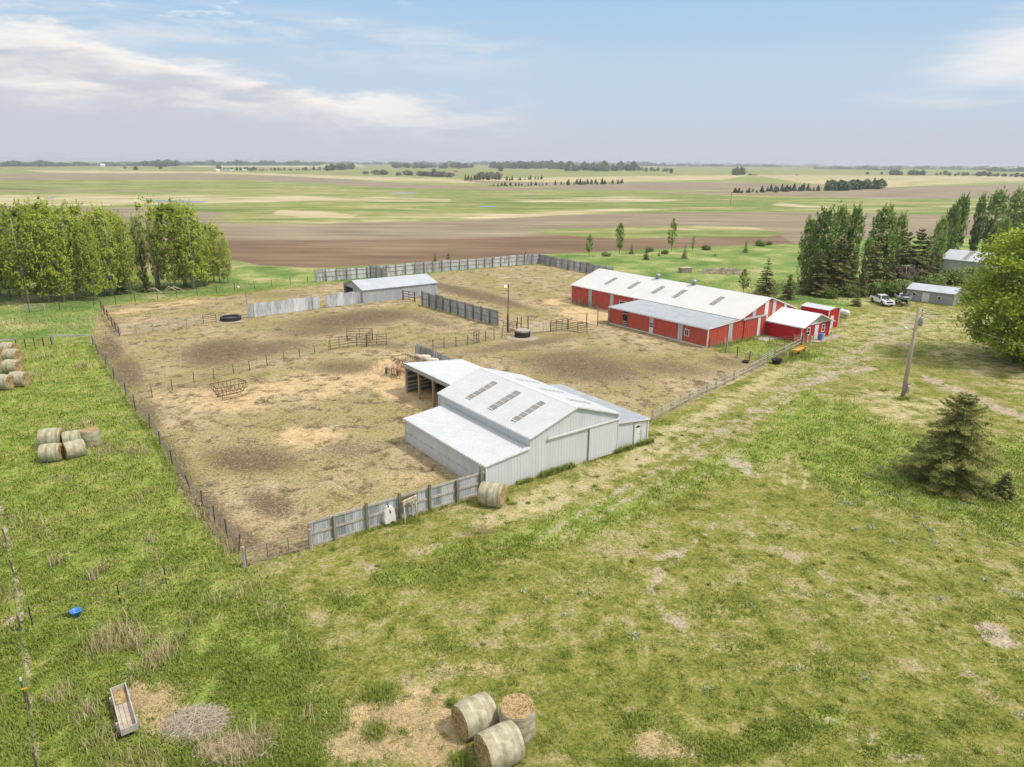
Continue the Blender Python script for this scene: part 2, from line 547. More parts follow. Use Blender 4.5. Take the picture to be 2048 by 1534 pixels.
# --- dark ground (manure) in the corral
for x, y, rx, ry, a, ro in ((440, 705, 70, 22, .9, -.1), (520, 700, 80, 14, .7, -.15), (700, 640, 110, 13, .85, -.08), (760, 630, 70, 10, .8, 0), (640, 660, 90, 10, .6, -.1), (560, 690, 60, 10, .6, -.1),
                            (500, 920, 80, 24, .8, .05), (540, 1010, 44, 22, .75, .3), (480, 1075, 50, 20, .7, .4), (690, 735, 60, 12, .6, 0), (255, 745, 36, 24, .75, .8), (220, 700, 24, 22, .8, .9), (300, 830, 18, 34, .6, -.6),
                            (360, 930, 22, 60, .55, -.6), (430, 1030, 26, 70, .6, -.6), (930, 585, 90, 8, .75, .25), (1000, 600, 60, 7, .7, .3), (1170, 735, 110, 26, .75, .1), (1120, 715, 90, 12, .6, -.1), (1330, 735, 90, 14, .55, .1),
                            (1040, 690, 120, 8, .55, -.15), (1450, 725, 40, 9, .5, .1), (880, 985, 40, 16, .4, 0), (960, 1062, 36, 10, .6, 0), (700, 900, 60, 18, .45, 0), (1230, 560, 60, 8, .3, 0), (850, 640, 60, 9, .5, .2), (780, 690, 40, 8, .5, .1),
                            (560, 590, 80, 6, .3, 0), (900, 690, 60, 6, .4, -.1), (420, 770, 34, 10, .3, 0), (610, 1060, 60, 16, .4, -.2)):
    blob("manure", x, y, rx * 1.15, ry * 1.15, min(1, a * 1.12), ro)
# --- straw and waste hay
for x, y, rx, ry, a, ro in ((460, 800, 110, 28, .6, 0), (560, 775, 110, 22, .55, -.2), (700, 765, 110, 22, .6, -.35), (620, 875, 70, 22, .75, 0), (760, 740, 60, 20, .7, -.6), (1180, 628, 60, 14, 1.0, .05), (1210, 618, 34, 10, 1., .1), (1115, 604, 34, 7, .8, 0),
                            (1180, 640, 70, 8, .6, 0), (790, 775, 60, 26, .8, .3), (840, 800, 40, 26, .8, .3), (870, 830, 30, 14, .7, 0), (820, 960, 70, 22, .35, 0), (880, 900, 60, 14, .5, 0), (330, 790, 50, 12, .45, 0),
                            (820, 1450, 150, 56, 1.0, -.1), (720, 1490, 70, 36, 1.0, 0), (850, 1420, 60, 40, .9, 0), (740, 1420, 40, 26, .75, .3), (880, 1500, 60, 40, .9, 0), (300, 1400, 70, 30, .9, -.3), (270, 1390, 40, 36, .85, 0), (340, 1440, 70, 40, .8, .3), (390, 1450, 60, 34, .7, 0),
                            (1310, 1490, 40, 28, .8, 0), (1340, 1500, 70, 22, .5, 0), (960, 1335, 70, 16, .45, 0), (260, 622, 50, 6, .6, -.1), (360, 606, 70, 7, .55, -.08)):
    blob("straw", x, y, rx, ry, a, ro)
# --- bare, grey or trodden ground
for x, y, rx, ry, a, ro in ((1480, 930, 50, 20, .75, .5), (1450, 940, 30, 12, .6, .2), (1340, 1110, 50, 12, .75, -.3), (1310, 1140, 26, 14, .6, 0), (1355, 1245, 22, 11, .8, .3), (1990, 1270, 52, 22, 1.0, .45), (2010, 1282, 36, 14, 1.0, .3), (1935, 1348, 26, 9, .7, 0), (1900, 1250, 20, 6, .5, 0),
                            (1720, 740, 50, 7, .85, -.1), (1660, 750, 50, 9, .8, -.25), (1740, 715, 40, 5, .7, -.2), (1630, 765, 44, 8, .75, -.3), (1700, 728, 30, 4, .7, -.3), (1800, 688, 30, 5, .7, .1), (880, 1090, 40, 10, .6, -.2), (760, 1135, 40, 14, .55, -.2), (920, 1070, 60, 8, .5, -.15),
                            (850, 1105, 30, 9, .5, 0), (1660, 1440, 26, 10, .7, 0), (1720, 1480, 50, 16, .6, 0), (1820, 1515, 60, 14, .7, 0), (1270, 1350, 30, 10, .4, 0), (540, 1210, 26, 14, .6, 0), (470, 1170, 20, 14, .5, 0), (1045, 677, 36, 8, 1, 0), (455, 641, 22, 6, .9, 0),
                            (1480, 545, 40, 5, .6, 0), (1740, 905, 20, 6, .3, 0), (40, 1190, 12, 50, .6, -.1), (20, 1240, 20, 14, .6, 0), (65, 1480, 20, 40, .5, .2), (600, 1235, 20, 10, .4, 0)):
    blob("bare", x, y, rx, ry, a, ro)
line("bare", [(1850, 755), (1920, 785), (1985, 812), (2048, 832), (2300, 880)], 16, .75)
line("bare", [(1840, 740), (1780, 715), (1690, 700)], 8, .35)
line("bare", [(2048, 770), (1960, 750), (1880, 735)], 8, .35)
line("bare", [(1300, 855), (1420, 800), (1545, 745), (1600, 715)], 14, .35)
line("bare", [(970, 1035), (1060, 1005), (1250, 930), (1330, 880)], 26, .38)
line("bare", [(1600, 925), (1612, 960), (1618, 1000)], 6, .5)
line("bare", [(1560, 940), (1570, 980)], 6, .4)
line("bare", [(1330, 1090), (1390, 1070), (1420, 1055)], 8, .5)
line("bare", [(1300, 1180), (1340, 1240), (1440, 1300), (1560, 1380)], 9, .4)
line("bare", [(1560, 1080), (1700, 1150), (1780, 1190)], 7, .35)
line("manure", [(880, 575), (960, 595), (1020, 612)], 9, .6)
for dx_, am, w_ in ((0, .62, 16), (46, .58, 16), (-80, .5, 18), (110, .48, 18)):
    line("bare", [(1080 + dx_, 1075), (1200 + dx_, 1005), (1335 + dx_, 925), (1470 + dx_ * .8, 842), (1600 + dx_ * .6, 765), (1710 + dx_ * .45, 700), (1790 + dx_ * .35, 655), (1850 + dx_ * .3, 628)], w_, am)
line("tan", [(1612, 880), (1616, 925), (1608, 975)], 9, .9); line("tan", [(1575, 915), (1568, 965)], 9, .8)
line("bare", [(1290, 1190), (1345, 1125), (1430, 1050)], 14, .62); line("bare", [(1480, 1060), (1600, 1120), (1720, 1190)], 14, .5)
line("bare", [(1305, 1190), (1330, 1235), (1400, 1285)], 14, .58)
line("tan", [(960, 1045), (1060, 1012), (1160, 970), (1250, 930), (1330, 890)], 34, .95)
line("tan", [(1310, 880), (1400, 832), (1480, 790), (1560, 745), (1610, 712)], 20, .85)
for k_ in range(6):
    line("lush", [(1640 + 60 * k_, 676 + 6 * k_), (1740 + 55 * k_, 646 + 9 * k_), (1850 + 40 * k_, 628 + 12 * k_)], 5, .45)
line("bare", [(0, 1010), (18, 1090), (36, 1190), (52, 1300), (66, 1420), (80, 1534)], 13, .7)
# mown, drier lawn round the yard drive
DRY = [(1640, 650), (1740, 612), (1870, 612), (2060, 640), (2600, 760), (2048, 800), (1930, 740), (1850, 715), (1740, 690), (1650, 690)]
region("tan", DRY, 40, .5)
region("tan", [(1600, 800), (1760, 770), (1900, 800), (1860, 850), (1750, 850)], 40, .6)
region("tan", [(1000, 1000), (1300, 905), (1310, 880), (1420, 830), (1460, 840), (1300, 940), (1080, 1040)], 30, .5)

nv = len(GX)
V = np.zeros((nv + 1, 3), np.float32)
V[:nv, 0], V[:nv, 1] = GX, GY
i0 = (np.arange(nr - 1)[:, None] * na + np.arange(na)[None, :])
nx = (np.arange(na) + 1) % na
i1 = (np.arange(nr - 1)[:, None] * na + nx[None, :])
F = np.stack([i0, i0 + na, i1 + na, i1], -1).reshape(-1, 4)
# order so that the normals look up
F = F[:, ::-1]
Fc = np.stack([np.full(na, nv), np.arange(na), nx, nx], -1)
me = bpy.data.meshes.new("ground")
loops = np.concatenate([F.ravel(), np.stack([np.full(na, nv), nx, np.arange(na)], -1).ravel()])
tot = np.concatenate([np.full(len(F), 4), np.full(na, 3)]).astype(np.int32)
start = np.concatenate([[0], np.cumsum(tot)[:-1]]).astype(np.int32)
me.vertices.add(nv + 1); me.loops.add(len(loops)); me.polygons.add(len(tot))
me.vertices.foreach_set("co", V.ravel())
me.loops.foreach_set("vertex_index", loops.astype(np.int32))
me.polygons.foreach_set("loop_start", start); me.polygons.foreach_set("loop_total", tot)
me.update(calc_edges=True)
for an, ks in (("cover_a", ("lush", "corral", "manure", "straw")), ("cover_b", ("bare", "plow", "crop", "tan")), ("cover_c", ("wild", "dark", None, None))):
    a = me.attributes.new(an, 'FLOAT_COLOR', 'POINT')
    c = np.zeros((nv + 1, 4), np.float32)
    for j, k in enumerate(ks):
        if k: c[:nv, j] = CH[k]
    a.data.foreach_set("color", c.ravel())
ground = bpy.data.objects.new("ground", me)
COL.objects.link(ground)
tag(ground, "grass, dirt corral and farm fields reaching to the horizon", None, None, "structure")
if sum(p.normal.z for p in list(me.polygons)[5000:5050]) < 0: me.flip_normals()

g = NT("ground_cover")
co = g.obj()
A = {}
for an, ks in (("cover_a", ("lush", "corral", "manure", "straw")), ("cover_b", ("bare", "plow", "crop", "tan")), ("cover_c", ("wild", "dark", None, None))):
    at_n = g.n('ShaderNodeAttribute', attribute_name=an)
    s = g.n('ShaderNodeSeparateColor'); g.l(at_n.outputs['Color'], s.inputs[0])
    for j, k in enumerate(ks):
        if k: A[k] = s.outputs[j] if j < 3 else at_n.outputs['Alpha']
fine = g.noise(co, 5.5, 5, 0.72)                       # blades and stems
fine2 = g.noise(g.mapping(co, (1, 1, 1), (0, 0, .7), (31, 7, 3)), 2.2, 6, 0.74, .6)
midn = g.noise(g.mapping(co, (1, 1, 1), (0, 0, 0), (5, 17, 0)), 0.55, 7, 0.68, .3)
big = g.noise(g.mapping(co, (1, 1, 1), (0, 0, 0), (50, 9, 0)), 0.10, 6, 0.6)
streak = g.noise(g.mapping(co, (0.018, 0.07, 1), (0, 0, R(-12))), 1.0, 7, 0.62)     # long far-field streaks
furrow = g.noise(g.mapping(co, (0.02, 0.55, 1), (0, 0, R(-9))), 1.0, 5, 0.7)
def jit(w, amt, src, lo=.35, hi=.65):
    return g.ss(g.math('ADD', w, g.math('MULTIPLY', g.math('SUBTRACT', src, 0.5), amt)), lo, hi)
# combine fine noises
tex = g.math('ADD', g.math('MULTIPLY', fine, 0.5), g.math('MULTIPLY', fine2, 0.5))
lawn_f = g.math('ADD', g.math('MULTIPLY', tex, 0.55), g.math('ADD', g.math('MULTIPLY', midn, 0.30), g.math('MULTIPLY', big, 0.15)))
lawn = g.ramp(lawn_f, [(0.41, (.06, .075, .015)), (0.465, (.155, .17, .033)), (0.515, (.24, .235, .060)), (0.57, (.42, .35, .18))])
thatch = g.ramp(tex, [(0.40, (.16, .13, .07)), (0.5, (.33, .275, .165)), (0.60, (.50, .43, .30))])
lawn = g.mix(g.math('MULTIPLY', g.ss(g.math('ADD', g.math('MULTIPLY', big, .45), g.math('MULTIPLY', midn, .55)), .50, .60), .42), lawn, thatch)
lush = g.ramp(g.math('ADD', g.math('MULTIPLY', tex, .55), g.math('MULTIPLY', midn, .45)), [(0.40, (.075, .11, .016)), (0.47, (.17, .235, .038)), (0.53, (.26, .30, .07)), (0.61, (.44, .38, .165))])
wild = g.ramp(g.math('ADD', g.math('MULTIPLY', fine2, .4), g.math('MULTIPLY', big, .6)), [(0.40, (.085, .16, .035)), (0.49, (.17, .25, .062)), (0.55, (.28, .31, .11)), (0.63, (.48, .41, .22))])
corr = g.ramp(g.math('ADD', g.math('MULTIPLY', tex, .55), g.math('MULTIPLY', midn, .45)), [(0.41, (.10, .073, .042)), (0.46, (.21, .165, .088)), (0.515, (.39, .31, .185)), (0.58, (.59, .485, .32))])
gf = g.ss(g.math('ADD', g.math('MULTIPLY', big, .5), g.math('MULTIPLY', midn, .5)), .475, .545)
corr = g.mix(g.math('MULTIPLY', gf, .6), corr, g.ramp(tex, [(0.4, (.11, .115, .026)), (.5, (.23, .215, .060)), (.6, (.40, .335, .135))]))
man = g.ramp(tex, [(0.40, (.05, .036, .022)), (0.52, (.15, .108, .07)), (0.62, (.33, .25, .16))])
straw = g.ramp(g.math('ADD', g.math('MULTIPLY', tex, .6), g.math('MULTIPLY', midn, .4)), [(0.40, (.28, .20, .10)), (0.5, (.53, .39, .21)), (0.62, (.72, .57, .36))])
bare = g.ramp(tex, [(0.40, (.22, .175, .125)), (0.51, (.40, .33, .245)), (0.62, (.58, .50, .39))])
plow = g.ramp(g.math('ADD', g.math('MULTIPLY', furrow, .55), g.math('MULTIPLY', streak, .45)), [(0.38, (.16, .128, .085)), (0.50, (.25, .205, .140)), (0.62, (.37, .315, .22))])
plow_d = g.ramp(g.math('ADD', g.math('MULTIPLY', furrow, .45), g.math('MULTIPLY', streak, .55)), [(0.36, (.12, .077, .048)), (0.50, (.19, .128, .080)), (0.66, (.31, .235, .155))])
plow = g.mix(jit(A["dark"], .8, streak), plow, plow_d)
streak2 = g.noise(g.mapping(co, (0.0035, 0.012, 1), (0, 0, R(8)), (4, 9, 0)), 1.0, 6, .6)
crop = g.ramp(g.math('ADD', g.math('MULTIPLY', streak, .5), g.math('ADD', g.math('MULTIPLY', streak2, .3), g.math('MULTIPLY', big, .2))), [(0.40, (.11, .165, .040)), (0.47, (.18, .225, .066)), (0.53, (.275, .275, .108)), (0.60, (.42, .365, .21))])
tanc = g.ramp(g.math('ADD', g.math('MULTIPLY', streak, .5), g.math('MULTIPLY', tex, .5)), [(0.40, (.30, .265, .12)), (0.52, (.46, .395, .235)), (0.62, (.58, .51, .36))])
tan_near = g.ramp(g.math('ADD', g.math('MULTIPLY', midn, .45), g.math('MULTIPLY', tex, .55)), [(0.41, (.16, .165, .05)), (0.50, (.38, .335, .16)), (0.60, (.58, .49, .30))])
c = lawn
pat = g.math('ADD', g.math('MULTIPLY', midn, .55), g.math('MULTIPLY', fine2, .45))
patb = g.math('ADD', g.math('MULTIPLY', midn, .5), g.math('MULTIPLY', big, .5))
c = g.mix(jit(A["tan"], 3.0, pat, .25, .8), c, tan_near)
c = g.mix(jit(A["lush"], 2.6, g.math('ADD', g.math('MULTIPLY', patb, .6), g.math('MULTIPLY', fine2, .4)), .25, .75), c, lush)
c = g.mix(jit(A["wild"], .8, midn), c, wild)
c = g.mix(jit(A["corral"], 1.0, pat), c, corr)
c = g.mix(jit(A["bare"], 2.8, pat, .4, .85), c, bare)
c = g.mix(jit(A["straw"], 2.6, pat, .22, .70), c, straw)
patm = g.math('ADD', g.math('MULTIPLY', midn, .35), g.math('MULTIPLY', fine2, .65))
mw = g.math('ADD', A["manure"], g.math('MULTIPLY', A["corral"], .07))
c = g.mix(g.math("MULTIPLY", jit(mw, 6.0, patm, .35, .80), .92), c, man)
far = crop
far = g.mix(jit(A["tan"], 2.6, streak, .2, .85), far, tanc)
far = g.mix(jit(A["plow"], 1.1, streak, .3, .7), far, plow)
c = g.mix(jit(A["crop"], .25, midn), c, far)
bh = g.math('ADD', g.math('MULTIPLY', fine, .5), fine2)
g.bsdf(c, 0.95, 0.0, bh, 0.75, 0.10, 0.1)
me.materials.append(g.m)

# ------------------------------------------------------------------ water standing in the far fields
water_m = NT("water")
wn = water_m.noise(water_m.obj(), 0.5, 3)
water_m.bsdf((.05, .07, .09), 0.12, 0.0, wn, .05, .1, .5)
def water(pts):
    w = MB()
    P = [at(x, y, 0.06) for x, y in pts]
    w.prism([p - Vector((0, 0, .05)) for p in P], (0, 0, .05))
    tag(w.build("water", water_m.m), "shallow water standing in the far field", None, None, "structure")
water([(279, 400), (300, 398), (330, 399.5), (372, 401), (415, 402.5), (405, 404.5), (360, 405), (318, 404), (290, 402.5)])
water([(88, 395), (100, 393.6), (113, 394.6), (106, 397), (94, 397)])
water([(778, 386.2), (800, 384.6), (828, 385.2), (834, 386.8), (806, 387.8)])
water([(952, 412.5), (980, 411.6), (1003, 412.4), (990, 414), (962, 414.2)])
water([(1050, 389.5), (1064, 388.6), (1072, 389.6), (1060, 390.8)])
# ------------------------------------------------------------------ building materials
M_WHITE = mat("white_metal_wall", (.70, .72, .73), (.61, .63, .64), 0.45, 0.0, 1.3, 4, (1, 1, .25), .05, .35)
M_WROOF = mat("white_metal_roof", (.55, .57, .59), (.505, .525, .545), 0.38, 0.0, .9, 4, (1, 1, 1), 0, .4)
M_TRIM = mat("white_trim", (.72, .73, .73), (.62, .62, .61), 0.5, 0, 2.0)
M_GALV = mat("galvanized_metal", (.40, .43, .46), (.30, .32, .345), 0.42, 0.35, 1.2, 5, (1, 1, .3), .05)
M_GROOF = mat("galvanized_roof", (.44, .465, .49), (.37, .39, .415), 0.40, 0.30, .8, 4)
M_RED = mat("red_metal", (.52, .105, .062), (.42, .085, .055), 0.55, 0, .55, 6, (1, 1, .35), .05)
M_REDB = mat("bright_red_metal", (.52, .014, .022), (.42, .012, .018), 0.5, 0, .7, 5, (1, 1, .4), .05)
M_PANEL = mat("grey_strip_panel", (.50, .52, .53), (.38, .40, .41), 0.5, 0, 2.2, 5, (1, 1, .3))
M_GLASS = mat("dark_glass", (.035, .04, .045), (.02, .022, .025), 0.12, 0, 2.0)
M_SKYL = mat("skylight_sheet", (.30, .27, .245), (.20, .175, .16), 0.45, 0, 1.6, 6)
M_DARK = mat("dark_interior", (.03, .027, .024), (.018, .016, .014), 0.9)
M_WOOD = mat("weathered_wood", (.36, .31, .25), (.22, .185, .145), 0.85, 0, 2.2, 6, (1, 1, .15), .3)
M_WOODL = mat("pale_board", (.50, .44, .36), (.36, .30, .235), 0.85, 0, 2.2, 6, (1, 1, .2), .3)
M_TAN = mat("tan_timber", (.46, .31, .17), (.34, .22, .12), 0.8, 0, 2.0, 5, (1, 1, .2), .2)
M_CONC = mat("concrete", (.44, .39, .32), (.30, .265, .22), 0.9, 0, 1.6, 6, (1, 1, 1), .3)
M_STEEL = mat("bare_steel", (.42, .43, .44), (.30, .30, .30), 0.4, 0.6, 3)


def weathered(name, c, c2, dirt, fade, rough=.5):
    """painted sheet metal: vertical runs, faded sheets and splashed dirt along the foot"""
    t = NT(name)
    co = t.obj(); sp = t.n('ShaderNodeSeparateXYZ'); t.l(co, sp.inputs[0])
    runs = t.noise(t.mapping(co, (2.2, 2.2, .14)), 1.5, 5, .65)
    sheet = t.noise(t.mapping(co, (1.1, 1.1, .02)), 1.0, 2, .5)
    col = t.ramp(t.math('ADD', t.math('MULTIPLY', runs, .6), t.math('MULTIPLY', sheet, .4)), [(.38, c2), (.62, c)])
    nz = t.noise(co, 1.8, 6, .65)
    f1 = t.math('MULTIPLY', t.ss(sp.outputs[2], 1.3, .1), t.ss(nz, .38, .66))
    col = t.mix(t.math('MULTIPLY', f1, .55), col, fade)
    f2 = t.math('MULTIPLY', t.ss(sp.outputs[2], .42, .0), t.ss(nz, .34, .58))
    col = t.mix(t.math('MULTIPLY', f2, .6), col, dirt)
    t.bsdf(col, rough, 0, runs, .04, .02, .35)
    return t.m


M_WHITE = weathered("white_painted_metal", (.62, .64, .665), (.55, .57, .59), (.40, .34, .25), (.60, .59, .56), .45)
M_RED = weathered("faded_red_metal", (.50, .082, .056), (.41, .066, .047), (.36, .24, .16), (.47, .165, .11), .55)


class Frame:
    """building frame: u along the front, v to the back, z up"""

    def __init__(self, ox, oy, yaw):
        self.o, self.yaw = Vector((ox, oy, 0)), yaw
        self.c, self.s = math.cos(yaw), math.sin(yaw)

    def W(self, u, v, z=0):
        return Vector((self.o.x + u * self.c - v * self.s, self.o.y + u * self.s + v * self.c, z))

    def loc(self, p):
        d = Vector(p) - self.o
        return Vector((d.x * self.c + d.y * self.s, -d.x * self.s + d.y * self.c, p[2]))

    def hit(self, px, py, p, n):
        """local point where the photo ray meets the plane through local p with local normal n"""
        d = FW + RT * (px - 1024) / FPX - UP * (py - 767) / FPX
        C = self.loc((0, 0, CAM_H))
        D = Vector((d[0] * self.c + d[1] * self.s, -d[0] * self.s + d[1] * self.c, d[2]))
        n = Vector(n); p = Vector(p)
        t = (p - C).dot(n) / D.dot(n)
        return C + D * t


def lin(*pts):
    def f(u):
        for (a, b), (c, d) in zip(pts[:-1], pts[1:]):
            if u <= c + 1e-9:
                return b + (d - b) * (u - a) / (c - a)
        return pts[-1][1]
    return f


def roof_slope(mb, e0, e1, r0, r1, out=0.0, sp=.36, rh=.055, th=.05):
    """ribbed roof sheet; eave from e0 to e1, ridge from r0 to r1 (rectangle); N = (e1-e0) x (r0-e0) looks up"""
    e0, e1, r0, r1 = map(Vector, (e0, e1, r0, r1))
    U = e1 - e0; Vv = r0 - e0
    mb.ribs(e0, U, Vv, U.length, 0, Vv.length, sp, .055 if rh > .05 else .04, rh)
    n = U.cross(Vv).normalized() * -th
    mb.add([e0 + n, e1 + n, r1 + n, r0 + n, e0, e1, r1, r0], [(3, 2, 1, 0), (0, 1, 5, 4), (1, 2, 6, 5), (3, 0, 4, 7)])


# ------------------------------------------------------------------ white barn
fw_ = Frame(-1.919, 48.448, .638)
w1, w2, w3, LB, LL = 4.178, 9.489, 4.104, 13.794, 12.601
e1_, t1_, em_, rg_, e3_, t3_ = 2.269, 2.72, 3.571, 5.135, 2.131, 2.62
ua, ub, ud, um = w1, w1 + w2, w1 + w2 + w3, w1 + w2 / 2
barn = thing("barn", "white metal barn with stepped side roofs and an open shed behind it", "barn", fw_.o, fw_.yaw)
w = MB()
w.ribs((0, 0, 0), (1, 0, 0), (0, 0, 1), w1, 0, lin((0, e1_), (w1, t1_)), rh=.009)
w.ribs((ua, 0, 0), (1, 0, 0), (0, 0, 1), w2, 0, lin((0, em_), (w2 / 2, rg_), (w2, em_)), breaks=(w2 / 2,), rh=.009)
w.ribs((ub, .25, 0), (1, 0, 0), (0, 0, 1), w3, 0, lin((0, t3_), (w3, e3_)), rh=.009)
w.ribs((ua, LB, 0), (0, -1, 0), (0, 0, 1), LB, 0, em_, rh=.009)
w.ribs((ub, 0, 0), (0, 1, 0), (0, 0, 1), LB, 0, em_, rh=.009)
w.ribs((ud, .25, 0), (0, 1, 0), (0, 0, 1), LL - .25, 0, e3_, rh=.009)
w.ribs((ub, LB, 0), (-1, 0, 0), (0, 0, 1), w2, 0, lin((0, em_), (w2 / 2, rg_), (w2, em_)), breaks=(w2 / 2,), rh=.009)
w.ribs((ua, LL, 0), (-1, 0, 0), (0, 0, 1), w1, 0, lin((0, t1_), (w1, e1_)), rh=.009)
w.ribs((ud, LL, 0), (-1, 0, 0), (0, 0, 1), w3, 0, lin((0, e3_), (w3, t3_)), rh=.009)
w.build("wall", M_WHITE, barn)
t = NT("rubbed_wall")
co_ = t.obj(); sp_ = t.n('ShaderNodeSeparateXYZ'); t.l(co_, sp_.inputs[0])
zb = t.math('SUBTRACT', 1.0, t.math('MULTIPLY', t.math('ABSOLUTE', t.math('SUBTRACT', sp_.outputs[2], .95)), 1.9), clamp=True)
nz_ = t.noise(t.mapping(co_, (1, 1.5, .9)), 1.6, 5, .6)
dirt = t.math('MULTIPLY', t.ss(t.math('MULTIPLY', nz_, zb), .40, .56), t.ss(sp_.outputs[1], 0.0, 2.5))
low = t.math('MULTIPLY', t.ss(sp_.outputs[2], .5, 0.0), t.ss(t.noise(co_, 2.2, 6), .4, .62))
cc = t.mix(t.math('MULTIPLY', dirt, .62), t.ramp(t.noise(t.mapping(co_, (1, 1, .25)), 1.3), [(.35, (.53, .55, .56)), (.65, (.60, .62, .645))]), (.20, .19, .18))
cc = t.mix(t.math('MULTIPLY', low, .45), cc, (.34, .28, .20))
t.bsdf(cc, .5)
w = MB(); w.ribs((0, LL, 0), (0, -1, 0), (0, 0, 1), LL, 0, e1_, rh=.014); tag(w.build("side_wall", t.m, barn), "low side wall with dark rubbed smudges")
OV = .18
kz = (rg_ - em_) / (w2 / 2)
w = MB()
roof_slope(w, (ua - OV, LB, em_ - OV * kz + .05), (ua - OV, -OV, em_ - OV * kz + .05), (um, LB, rg_ + .05), (um, -OV, rg_ + .05))
roof_slope(w, (ub + OV, -OV, em_ - OV * kz + .05), (ub + OV, LB, em_ - OV * kz + .05), (um, -OV, rg_ + .05), (um, LB, rg_ + .05))
main_roof = w.build("roof", M_WROOF, barn)
w = MB(); w.prism([(um - .2, -OV - .02, rg_ + .05 - .2 * kz + .03), (um, -OV - .02, rg_ + .095), (um + .2, -OV - .02, rg_ + .05 - .2 * kz + .03), (um, -OV - .02, rg_ + .02)], (0, LB + OV, 0)); w.build("ridge_cap", M_TRIM, barn)
w = MB(); k1 = (t1_ - e1_) / w1
roof_slope(w, (-OV, LL + .05, e1_ - OV * k1 + .04), (-OV, -.12, e1_ - OV * k1 + .04), (ua - .025, LL + .05, t1_ + .03), (ua - .025, -.12, t1_ + .03))
tag(w.build("lean_to_roof", M_WROOF, barn), "white ribbed roof of the low left wing")
w = MB(); k3 = (t3_ - e3_) / w3
roof_slope(w, (ud + .1, .1, e3_ - .1 * k3 + .04), (ud + .1, LL + .05, e3_ - .1 * k3 + .04), (ub + .025, .1, t3_ + .04), (ub + .025, LL + .05, t3_ + .04))
tag(w.build("lean_to_roof", M_GROOF, barn), "bluish grey roof of the low right wing")
# trim: fascias and corner strips
w = MB()
for a, b in (((ua - OV, -OV - .02, em_ - OV * kz), (um, -OV - .02, rg_)), ((um, -OV - .02, rg_), (ub + OV, -OV - .02, em_ - OV * kz)), ((-OV, -.14, e1_ - OV * k1), (ua - .04, -.14, t1_)),
             ((ua - OV - .02, -OV, em_ - OV * kz - .02), (ua - OV - .02, LB, em_ - OV * kz - .02)), ((-OV - .02, -.12, e1_ - OV * k1 - .03), (-OV - .02, LL + .05, e1_ - OV * k1 - .03)),
             ((ud + .12, .1, e3_ - .04), (ud + .12, LL, e3_ - .04)), ((ub + .04, .08, t3_ - .02), (ud + .1, .08, e3_ - .02))):
    w.bar(a, b, .03, .13)
for u, v, h in ((0, -.03, e1_), (ua - .03, -.035, 0), (ub, -.045, em_ - .05), (ud, .21, e3_), (-.03, LL, e1_), (ua - .04, LB, em_ - .1)):
    if h: w.box((u, v, h / 2), (.12, .06, h))
w.build("trim", M_TRIM, barn)
# skylights on both slopes
nl = Vector((-kz, 0, 1)); nr_ = Vector((kz, 0, 1))
for lx, pts in (("left", (((605, 478), (640, 490), (833, 378), (800, 362)), ((760, 550), (800, 568), (994, 442), (960, 430)), ((925, 632), (965, 652), (1172, 518), (1135, 504)))),
                ("right", (((950, 341), (975, 352), (1128, 380), (1100, 371)), ((1115, 408), (1140, 419), (1297, 446), (1268, 437)), ((1280, 478), (1305, 490), (1486, 521), (1455, 511))))):
    n = nl if lx == "left" else nr_
    p0 = (ua, 0, em_ + .075) if lx == "left" else (ub, 0, em_ + .075)
    for q in pts:
        P = [fw_.hit(760 + x / 3.531, 660 + y / 3.531, p0, n) for x, y in q]
        us = sorted(p.x for p in P); vs = sorted(p.y for p in P)
        ulo, uhi = (us[0] + us[1]) / 2, (us[2] + us[3]) / 2
        if lx == "right": ulo, uhi = um + 1.2, um + 3.6
        vlo, vhi = (vs[0] + vs[1]) / 2, (vs[2] + vs[3]) / 2
        if vhi - vlo < .5 or lx == "right": vm = (vlo + vhi) / 2; vlo, vhi = vm - .4, vm + .4
        zf = lambda u: em_ + .05 + (u - ua if lx == "left" else ub - u) * kz
        w = MB(); w.prism([(ulo, vlo, zf(ulo) + .05), (uhi, vlo, zf(uhi) + .05), (uhi, vhi, zf(uhi) + .05), (ulo, vhi, zf(ulo) + .05)], (0, 0, .018))
        s = w.build("skylight", M_SKYL, barn)
        w = MB()
        for k in range(6):
            uu = ulo + (uhi - ulo) * k / 5
            w.bar((uu, vlo - .02, zf(uu) + .079), (uu, vhi + .02, zf(uu) + .079), .07, .02)
        w.build("glazing_bar", M_TRIM, s)
# sliding door and its track
P = [fw_.hit(760 + x / 3.531, 660 + y / 3.531, (0, 0, 0), (0, 1, 0)) for x, y in ((1475, 685), (1470, 925), (1680, 628), (1672, 868))]
d0, d1, dh = P[0].x, ub + .05, (P[0].z + P[2].z) / 2
w = MB(); w.ribs((d0, -.1, .05), (1, 0, 0), (0, 0, 1), d1 - d0, 0, dh - .05, .3, rh=.007)
w.box(((d0 + d1) / 2, -.07, dh / 2), (d1 - d0, .04, dh - .06))
w.box((d0 + .05, -.125, dh / 2), (.1, .03, dh)); w.box((d1 - .05, -.125, dh / 2), (.08, .03, dh))
w.box(((d0 + d1) / 2, -.125, .1), (d1 - d0 - .2, .03, .1))
dr = w.build("sliding_door", M_WHITE, barn)
w = MB(); w.box((d0 - .01, -.115, dh / 2), (.05, .03, dh - .1)); w.build("door_edge", M_WOOD, dr)
P = fw_.hit(760 + 1180 / 3.531, 660 + 748 / 3.531, (0, 0, 0), (0, 1, 0))
w = MB(); w.bar((P.x, -.16, dh + .06), (d1, -.16, dh + .06), .1, .14); w.build("door_track", M_TRIM, barn)
